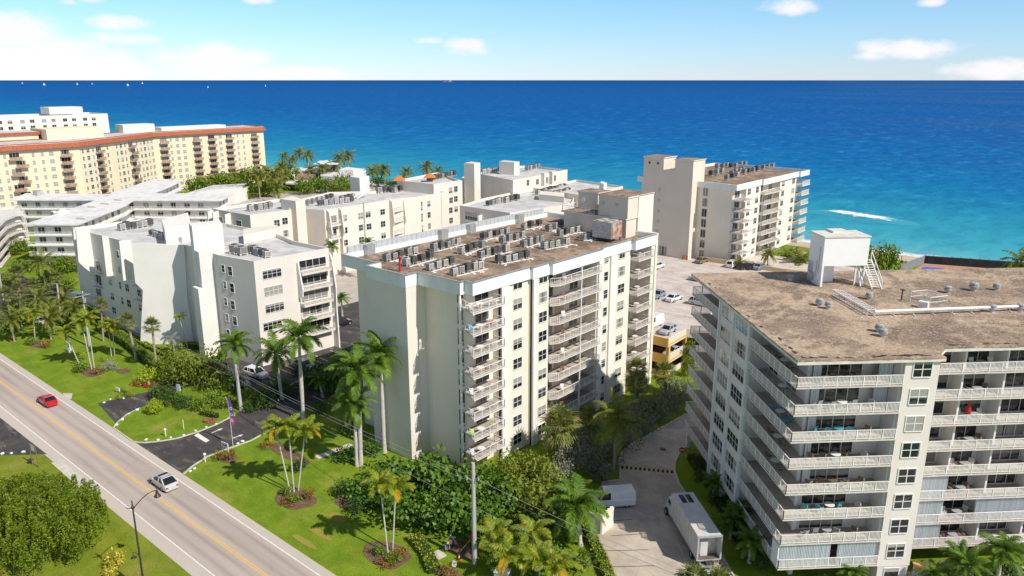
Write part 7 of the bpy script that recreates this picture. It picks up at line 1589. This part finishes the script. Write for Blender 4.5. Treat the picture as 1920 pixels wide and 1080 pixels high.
ne = thing('no_entry_sign', 'round red no entry sign on a post beside the concrete drive', 'sign', (*g(1277, 868), 0), YAW); b = MB(); b.tube([(0, 0, 0), (0, 0, 2.2)], .04, 6); link('post', b.mesh('post', METAL), ne)
for nm, r, y, m in (('disc', .40, -.05, M('sign_red', (.55, .03, .03), None, rough=.4)),):
    b = MB(); b.face([(r * math.cos(a), y, 1.95 + r * math.sin(a)) for a in (k * math.pi / 10 for k in range(20))]); b.face([(r * math.cos(a), y + .03, 1.95 + r * math.sin(a)) for a in (-k * math.pi / 10 for k in range(20))]); link(nm, b.mesh(nm, m), ne)
b = MB(); b.box(-.27, .27, -.07, -.055, 1.88, 2.02); link('bar', b.mesh('bar', PAINT), ne)
sp_ = thing('speed_bump', 'black and yellow striped speed bump across the concrete drive', 'speed bump', (*g(1214, 880), 0)); a = Vector(g(1165, 876)); c = Vector(g(1262, 885)); d = (c - a).normalized(); n_ = Vector((-d.y, d.x)); LL = (c - a).length; o0 = Vector(wloc(sp_)[:2]); b = MB(); N_ = 23
for i in range(N_):
    p = a + d * LL * i / N_ - o0; q = a + d * LL * (i + 1) / N_ - o0; pr = [(-.42, .0), (-.22, .07), (.22, .07), (.42, .0)]
    for (u0, z0), (u1, z1) in zip(pr, pr[1:]): b.face([(*(p + n_ * u0), z0 + .02), (*(q + n_ * u0), z0 + .02), (*(q + n_ * u1), z1 + .02), (*(p + n_ * u1), z1 + .02)], i % 2)
link('hump', b.mesh('hump', [BLACK, M('bump_yellow', (.62, .48, .18), (.5, .38, .14), 2.)]), sp_)
tag(MB().build('manhole_cover', KERB) if 0 else (lambda b: (b.prism(gl(0, (806, 1041), (823, 1031), (838, 1042), (822, 1050)), 0, .09), b.build('manhole_cover', KERB))[1])(MB()), 'square grey concrete utility lid set in the corner lawn', 'lid')
ub_ = thing('utility_box', 'pale grey utility cabinet at the bottom edge among yellow palms', 'cabinet', (*g(942, 1092), 0), YAW - .3); b = MB(); b.box(-.75, .75, -.5, .5, 0, 1.35); link('case', b.mesh('case', M('cabinet_grey', (.42, .45, .52), (.36, .39, .45), 2.)), ub_); b = MB(); b.box(-.8, .8, -.55, .55, 1.35, 1.43); link('lid', b.mesh('lid', PAINT), ub_)
wl_ = thing('garden_wall', 'cream fluted wall end beside the hedge strip near the white van', 'wall', (*g(1140, 990), 0)); P = [Vector(g(*p)) for p in ((1146, 985), (1128, 1000), (1102, 992))]; b = MB()
for p, q in zip(P, P[1:]): b.bar((*p, 1.1), (*q, 1.1), .3, 2.2)
for k in range(5): q = P[0].lerp(P[1], k / 4); b.tube([(*q, 0), (*q, 2.35)], .26, 8)
part('wall', b, W_CREAM, wl_); b = MB(); [b.bar((*p, 2.25), (*q, 2.25), .45, .1) for p, q in zip(P[1:], P[2:])]; part('coping', b, W_PALE, wl_)
aw = thing('awning', 'tan fabric canopy at the foot of the recessed balconies at bottom right', 'awning', (*g(1732, 1080), 0)); pl = gl(1.9, (1711, 1054), (1744, 1053), (1752, 1067), (1720, 1073)); b = MB(); b.prism(pl, 1.86, 1.95); part('canopy', b, M('tan_canvas', (.62, .34, .16), (.54, .30, .14), 1.), aw); b = MB(); [b.tube([(*p, 0), (*p, 1.86)], .05, 6) for p in inset(pl, .15)]; part('post', b, PAINT, aw)
pw = thing('patio_wall', 'low white scalloped patio wall right of the tan canopy', 'wall', (*g(1775, 1075), 0)); a = Vector(rw(15.5, 1.6)); c = Vector(rw(22, 1.4)); b = MB()
for k in range(24): p = a.lerp(c, k / 24); q = a.lerp(c, (k + 1) / 24); h = 1.3 + .35 * abs(math.sin(k * .4)); b.bar((*p, h / 2), (*q, h / 2), .2, h)
part('wall', b, W_WHITE, pw)
# court and fence by the beach
sheet('tennis_court', gl(0, (1716, 512), (1732, 500), (1770, 503), (1770, 514)), .02, M('court_blue', (.06, .14, .52), (.08, .17, .55), .5, .8)); sheet('court_surround', gl(0, (1690, 520), (1735, 493), (1900, 506), (1900, 530)), .014, M('court_clay', (.50, .26, .17), (.44, .23, .15), .5, .9)); sheet('brick_walk', gl(0, (1462, 506), (1480, 490), (1500, 470), (1515, 474), (1500, 500)), .014, M('brick_paving', (.55, .32, .17), (.48, .28, .16), .6, .9)); sheet('lime_lawn', gl(0, (1440, 500), (1460, 480), (1482, 478), (1470, 496)), .010, LAWN)
a = Vector(g(1732, 494)); c = Vector(g(1960, 511)); e = Vector(g(1686, 512)); fe = thing('court_fence', 'black windscreen fence along the tennis court by the beach', 'fence', (*a, 0)); h = hz(1732, 479, *a)
b = MB(); b.bar((*a, h / 2), (*c, h / 2), .06, h * .94); part('windscreen', b, M('black_mesh', (.015, .018, .022), (.03, .034, .04), .8, .8), fe); b = MB()
for k in range(14): p = a.lerp(c, k / 13); b.tube([(*p, 0), (*p, h + .3)], .06, 6)
b.bar((*a, h), (*c, h), .07); part('frame', b, DARKM, fe); b = MB(); b.bar((*a, h * .5), (*e, h * .5), .08, h); part('side_mesh', b, M('grey_mesh', (.24, .25, .27), (.17, .18, .2), 1.5), fe)
# boats
for i, (p, l, s, w_) in enumerate((((42, 157), 'farthest left near the horizon', .8, 1), ((83, 160), 'with a long hull at the left', 1.2, 1), ((145, 159), 'third from the left', 1.1, 1), ((173, 158.3), 'fourth from the left', .8, 1), ((240, 161), 'fifth from the left', 1.2, 1), ((267, 157), 'sixth from the left', .9, 1), ((390, 164.5), 'above the cream hotel end', 1., 1), ((498, 162), 'rightmost of the sailing boats', .9, 1))):
    q = g(p[0], p[1], -2); d = math.hypot(*q); k = d / 1440 * 3.2 * s; t = thing('sailboat', 'tiny white sailing boat on the horizon, ' + l, 'boat', (*q, -2), rnd.uniform(0, 6), 'sailing boats near the horizon'); b = MB(); loft(b, [[(x * k, -y * k, 0), (x * k, y * k, 0), (x * k, y * k * 1.2, .16 * k), (x * k, -y * k * 1.2, .16 * k)] for x, y in ((-.42, .09), (0, .13), (.3, .08), (.5, .01))]); link('hull', b.mesh('hull', PAINT), t)
    b = MB(); b.tube([(.05 * k, 0, .1 * k), (.05 * k, 0, 1.1 * k)], .012 * k, 5); link('mast', b.mesh('mast', PAINT), t); b = MB(); b.face([(.03 * k, 0, .2 * k), (-.4 * k, .07 * k, .22 * k), (.03 * k, 0, 1.08 * k)]); b.face([(.07 * k, 0, .25 * k), (.45 * k, .03 * k, .18 * k), (.07 * k, 0, .9 * k)]); link('sail', b.mesh('sail', PAINT), t)
q = g(840, 154, -2); k = math.hypot(*q) / 1440; t = thing('ship', 'grey cargo ship on the horizon above the stepped buildings', 'ship', (*q, -2), YAW); b = MB(); b.box(-10 * k, 9 * k, -1.4 * k, 1.4 * k, 0, 1.2 * k); link('hull', b.mesh('hull', M('ship_grey', (.12, .16, .26), None)), t); b = MB(); b.box(2 * k, 6 * k, -1 * k, 1 * k, 1.2 * k, 2.8 * k); b.box(-6 * k, -4 * k, -k, k, 1.2 * k, 1.8 * k); link('superstructure', b.mesh('superstructure', M('ship_white', (.5, .52, .55), None)), t)
# workers at the corner ------------------------------------------------
SKIN = M('skin', (.42, .24, .15), None, rough=.6); NAVY = M('navy_cloth', (.02, .03, .07), (.03, .045, .1), 6., .9); BLUE = M('blue_shirt', (.05, .19, .42), (.07, .24, .5), 6., .9); JEANS = M('pale_trousers', (.32, .36, .42), (.26, .3, .36), 6., .9)
def person(q, rz, lab, shirt, trous, J):
    names = list(J); E = [('hip', 'chest'), ('chest', 'neck'), ('neck', 'head'), ('head', 'crown')] + [(a + s, c + s) if a[0] != '*' else (a[1:], c + s) for s in 'LR' for a, c in (('*hip', 'th'), ('th', 'knee'), ('knee', 'ank'), ('ank', 'toe'), ('*chest', 'sho'), ('sho', 'elb'), ('elb', 'wri'), ('wri', 'hand'))]
    rad = {'hip': .15, 'chest': .16, 'neck': .06, 'head': .095, 'crown': .085, 'th': .10, 'knee': .07, 'ank': .05, 'toe': .045, 'sho': .075, 'elb': .05, 'wri': .038, 'hand': .042}
    me = bpy.data.meshes.new('p'); me.from_pydata([J[k] for k in names], [(names.index(a), names.index(c)) for a, c in E], []); o = bpy.data.objects.new('p', me); COL.objects.link(o)
    m = o.modifiers.new('s', 'SKIN'); m.use_smooth_shade = True
    for i, k in enumerate(names): v_ = me.skin_vertices[0].data[i]; r = rad[k.rstrip('LR') if k[-1] in 'LR' else k]; v_.radius = (r, r); v_.use_root = (k == 'hip')
    o.modifiers.new('d', 'SUBSURF').levels = 1; bpy.context.view_layer.update(); M2 = bpy.data.meshes.new_from_object(o.evaluated_get(bpy.context.evaluated_depsgraph_get())); bpy.data.objects.remove(o)
    for mm in (shirt, trous, SKIN, BLACK): M2.materials.append(mm)
    for p in M2.polygons:
        c = p.center; best = min(E, key=lambda e: min((c - Vector(J[e[0]]).lerp(Vector(J[e[1]]), t_)).length for t_ in (0, .25, .5, .75, 1))); n0 = best[1]
        p.material_index = 2 if n0 in ('head', 'crown') or n0[:3] in ('wri', 'han') else 3 if n0[:3] == 'toe' else 1 if n0[:2] == 'th' or n0[:3] in ('kne', 'ank') else 0
    t = thing('person', lab, 'person', (*q, .02), rz); link('body', M2, t); return t
def pose(bend, squat, reach):
    h = .92 - squat; s_, c_ = math.sin(bend), math.cos(bend); up = lambda d: (s_ * d, 0, h + c_ * d); J = {'hip': (0, 0, h), 'chest': up(.38), 'neck': up(.56), 'head': (up(.56)[0] + .07, 0, up(.56)[2] + .10), 'crown': (up(.56)[0] + .10, 0, up(.56)[2] + .24)}; f_ = math.sqrt(max(0, .2 - ((h - .1) / 2) ** 2)) if squat > .1 else .03
    for s, y in (('L', .1), ('R', -.1)):
        J['th' + s] = (.02, y, h - .06); J['knee' + s] = (f_ + .04, y * 1.3, (h + .05) * .52); J['ank' + s] = (-.06 + (y > 0) * .12, y * 1.3, .07); J['toe' + s] = (.16 + (y > 0) * .12, y * 1.5, .04)
        c = J['chest']; J['sho' + s] = (c[0] + s_ * .10, y * 1.9, c[2] + c_ * .10); J['elb' + s] = (J['sho' + s][0] + .12, y * 2.3, J['sho' + s][2] - .26); J['wri' + s] = (J['elb' + s][0] + reach, y * 1.6, J['elb' + s][2] - .2); J['hand' + s] = (J['wri' + s][0] + .06, y * 1.4, J['wri' + s][2] - .09)
    return J
pp = person(g(836, 1033), R(-20), 'worker in a blue shirt and light trousers bending over at the dug corner', BLUE, JEANS, pose(.95, .12, .16)); b = MB(); b.lathe([(.17, 0), (.10, .03), (.095, .11), (.04, .15)], 12); J = pose(.95, .12, .16)['crown']; link('hat', b.mesh('hat', M('straw_hat', (.60, .34, .22), None)), pp, (J[0], 0, J[2] - .06))
pp = person(g(851, 1026), R(200), 'worker in dark navy clothes stooping behind the blue shirted one', NAVY, NAVY, pose(.7, .05, .1)); b = MB(); b.lathe([(.13, 0), (.10, .02), (.095, .10), (.03, .14)], 12); J = pose(.7, .05, .1)['crown']; link('cap', b.mesh('cap', NAVY), pp, (J[0], 0, J[2] - .06))
cn_ = thing('traffic_cone', 'orange traffic cone with a white collar near the tall utility pole', 'cone', (*g(861, 1051), .02)); b = MB(); b.box(-.2, .2, -.2, .2, 0, .04); b.lathe([(.16, .04), (.10, .36)], 12); link('base', b.mesh('base', ORANGE), cn_); b = MB(); b.lathe([(.10, .362), (.065, .56)], 12); link('collar', b.mesh('collar', PAINT), cn_); b = MB(); b.lathe([(.064, .562), (.03, .74)], 12); link('tip', b.mesh('tip', ORANGE), cn_)
a = Vector(g(858, 1041)); c = Vector(g(881, 1026)); rk = thing('rake', 'leaf rake with a wooden handle and red fan head leaning by the utility pole', 'rake', (*a, .02)); b = MB(); b.bar((*a, .06), (*c, .9), .05); part('handle', b, M('wood_handle', (.48, .33, .17), None), rk); b = MB(); d = (c - a).normalized(); n_ = Vector((-d.y, d.x)); b.hexa([(*(c - n_ * .1), .88), (*(c + n_ * .1), .88), (*(c + d * .5 + n_ * .38), 1.25), (*(c + d * .5 - n_ * .38), 1.25), (*(c - n_ * .1), .92), (*(c + n_ * .1), .92), (*(c + d * .5 + n_ * .38), 1.29), (*(c + d * .5 - n_ * .38), 1.29)]); part('head', b, RED, rk)
t = thing('bucket', 'white tub tipped over near the orange cone', 'bucket', (*g(851, 1060), .25), R(30)); t.rotation_euler = (R(75), 0, R(60)); b = MB(); b.lathe([(.22, -.3), (.28, .3), (.25, .3), (.2, -.26)], 14); link('tub', b.mesh('tub', PAINT), t); b = MB(); b.tube([(-.27, 0, .25), (-.2, 0, .48), (.2, 0, .48), (.27, 0, .25)], .015, 5); link('handle', b.mesh('handle', METAL), t)
# ------------------------------------------------------------------ balcony furniture
_fm = {}
def furn(kind, loc, rz, m, lab, group):
    if (kind, m.name) not in _fm:
        b = MB(); c = MB()
        if kind == 'chair':
            b.box(-.27, .27, -.27, .27, .40, .46); b.hexa([(-.27, .22, .46), (.27, .22, .46), (.27, .28, .46), (-.27, .28, .46), (-.27, .36, .98), (.27, .36, .98), (.27, .41, .98), (-.27, .41, .98)])
            for x in (-.25, .25):
                c.box(x - .025, x + .025, -.27, .3, .62, .66)
                for y in (-.25, .25): c.box(x - .02, x + .02, y - .02, y + .02, 0, .62)
            nm = ('seat', 'frame')
        elif kind == 'table':
            b.lathe([(.48, .70), (.5, .71), (.5, .74), (.48, .75)], 16); c.tube([(0, 0, 0), (0, 0, .7)], .05, 8); c.lathe([(.3, 0), (.28, .04)], 12); nm = ('table_top', 'stem')
        else:
            b.box(-.32, .32, -.95, .45, .30, .38); b.hexa([(-.32, .45, .32), (.32, .45, .32), (.32, .5, .40), (-.32, .5, .40), (-.32, 1.0, .78), (.32, 1.0, .78), (.32, 1.02, .86), (-.32, 1.02, .86)])
            for x in (-.28, .28):
                for y in (-.85, .4): c.box(x - .02, x + .02, y - .02, y + .02, 0, .3)
            nm = ('cushion', 'frame')
        _fm[(kind, m.name)] = [(nm[0], b.mesh(nm[0], m)), (nm[1], c.mesh(nm[1], M('furniture_frame', (.40, .40, .40), None, rough=.5)))]
    t = thing({'chair': 'patio_chair', 'table': 'patio_table', 'lounger': 'sun_lounger'}[kind], lab, {'chair': 'chair', 'table': 'table', 'lounger': 'lounger'}[kind], loc, rz, group)
    for nm, me in _fm[(kind, m.name)]: link(nm, me, t)
TEAL = M('teal_plastic', (.06, .36, .42), None, rough=.5); LIMEP = M('lime_plastic', (.40, .66, .03), None, rough=.5); WICK = M('brown_wicker', (.20, .13, .08), (.14, .09, .06), 8.); GREYF = M('grey_fabric', (.36, .37, .38), None); BLUEP = M('blue_plastic', (.08, .30, .62), None, rough=.5); CREAMF = M('cream_cushion', (.62, .58, .5), None)
ORD = ['lowest', 'second lowest', 'third lowest', 'fourth lowest', 'fourth highest', 'third highest', 'second highest', 'top']
fr = random.Random(21)
for k, z in enumerate(FZ):
    tone = {2: TEAL, 4: WICK, 5: TEAL, 6: GREYF, 7: WICK, 3: WICK, 1: GREYF, 0: PAINT}[k]; cn2 = {TEAL: 'teal', WICK: 'brown', GREYF: 'grey', PAINT: 'white'}[tone]; o = ORD[k]
    if k:
        for r in (2.9, 4.2, 6.4): furn('chair', (*rw(r, fr.uniform(.9, 1.7)), z + .01), RA + fr.uniform(-1, 1) + 3, tone, '%s chair on the %s front balcony of the white right block' % (cn2, o), 'chairs on the right block balconies')
        furn('table', (*rw(5.3, 1.3), z + .01), 0, tone if k % 2 else PAINT, 'round table on the %s front balcony of the white right block' % o, 'tables on the right block balconies')
        furn('chair', (*rw(8.4, 1.5), z + .01), RA + 2.4, WICK if k % 2 else GREYF, 'chair near the side wall on the %s front balcony of the white right block' % o, 'chairs on the right block balconies')
        if k >= 3:
            for l in (4.2, 7.2): furn('lounger' if tone is TEAL else 'chair', (*rw(1.2, l), z + .01), RA + fr.uniform(-.4, .4) + 1.57, tone, '%s seat on the %s shaded side balcony of the white right block' % (cn2, o), 'chairs on the right block balconies')
            furn('table', (*rw(1.25, 5.6), z + .01), 0, PAINT, 'round table on the %s shaded side balcony of the white right block' % o, 'tables on the right block balconies')
    for r in (15.8, 19.6, 21.6): 
        if (k, r) in ((0, 15.8), (1, 15.8), (2, 15.8)): continue
        furn('chair', (*rw(r + fr.uniform(-.3, .3), 3.9), z + .01), RA + fr.uniform(-.8, .8), CREAMF if k % 2 else WICK, '%s chair on the %s recessed balcony at the right edge' % ('cream' if k % 2 else 'brown', o), 'chairs on the recessed balconies')
    furn('table', (*rw(20.6, 3.7), z + .01), 0, GREYF, 'grey table on the %s recessed balcony at the right edge' % o, 'tables on the recessed balconies')
ps_ = thing('parasol', 'closed bright red parasol on a recessed balcony at the right edge', 'parasol', (*rw(20.0, 3.6), FZ[5] + .01)); b = MB(); b.tube([(0, 0, 0), (0, 0, 2.3)], .025, 6); link('pole', b.mesh('pole', PAINT), ps_); b = MB(); b.lathe([(.2, .75), (.26, .9), (.12, 1.7), (.03, 2.25)], 10); link('canopy', b.mesh('canopy', RED), ps_)
for k in range(1, 9):
    z = FL[k] + .01; o = ORD[k - 1]; c = {8: CREAMF, 7: BLUEP, 6: GREYF, 5: GREYF, 4: PAINT, 3: GREYF, 2: LIMEP, 1: PAINT}[k]; nm = {CREAMF: 'cream', BLUEP: 'blue', GREYF: 'grey', PAINT: 'white', LIMEP: 'green'}[c]
    furn('chair', (-62.4, 64.8, z), 1.2, c, '%s chair at the outer corner of the %s corner balcony of the cream block' % (nm, o), 'chairs on the cream block balconies'); furn('chair', (-62.3, 67.9, z), -1.4, c if k != 7 else RED, '%s chair on the %s corner balcony of the cream block' % (nm if k != 7 else 'red', o), 'chairs on the cream block balconies')
    furn('table', (-62.4, 66.3, z), 0, PAINT, 'white round table on the %s corner balcony of the cream block' % o, 'tables on the cream block balconies')
    furn('chair', (-62.9, 84.4, z), 1., WICK if k % 2 else PAINT, '%s chair on the %s middle balcony of the cream block' % ('brown' if k % 2 else 'white', o), 'chairs on the cream block balconies')
    furn('chair', (-63, 89.2, z), 1.9, LIMEP if k == 3 else GREYF, '%s chair on the %s balcony right of the middle divider' % ('lime green' if k == 3 else 'grey', o), 'chairs on the cream block balconies')
    furn('table', (-62.9, 103.9, z), 0, PAINT, 'white table on the %s balcony at the far end of the cream facade' % o, 'tables on the cream block balconies')
# short labels
for o in bpy.data.objects:
    if 'label' in o and len(o['label'].split()) > 16: print('LONG', o['label']); o['label'] = ' '.join(o['label'].split()[:16])
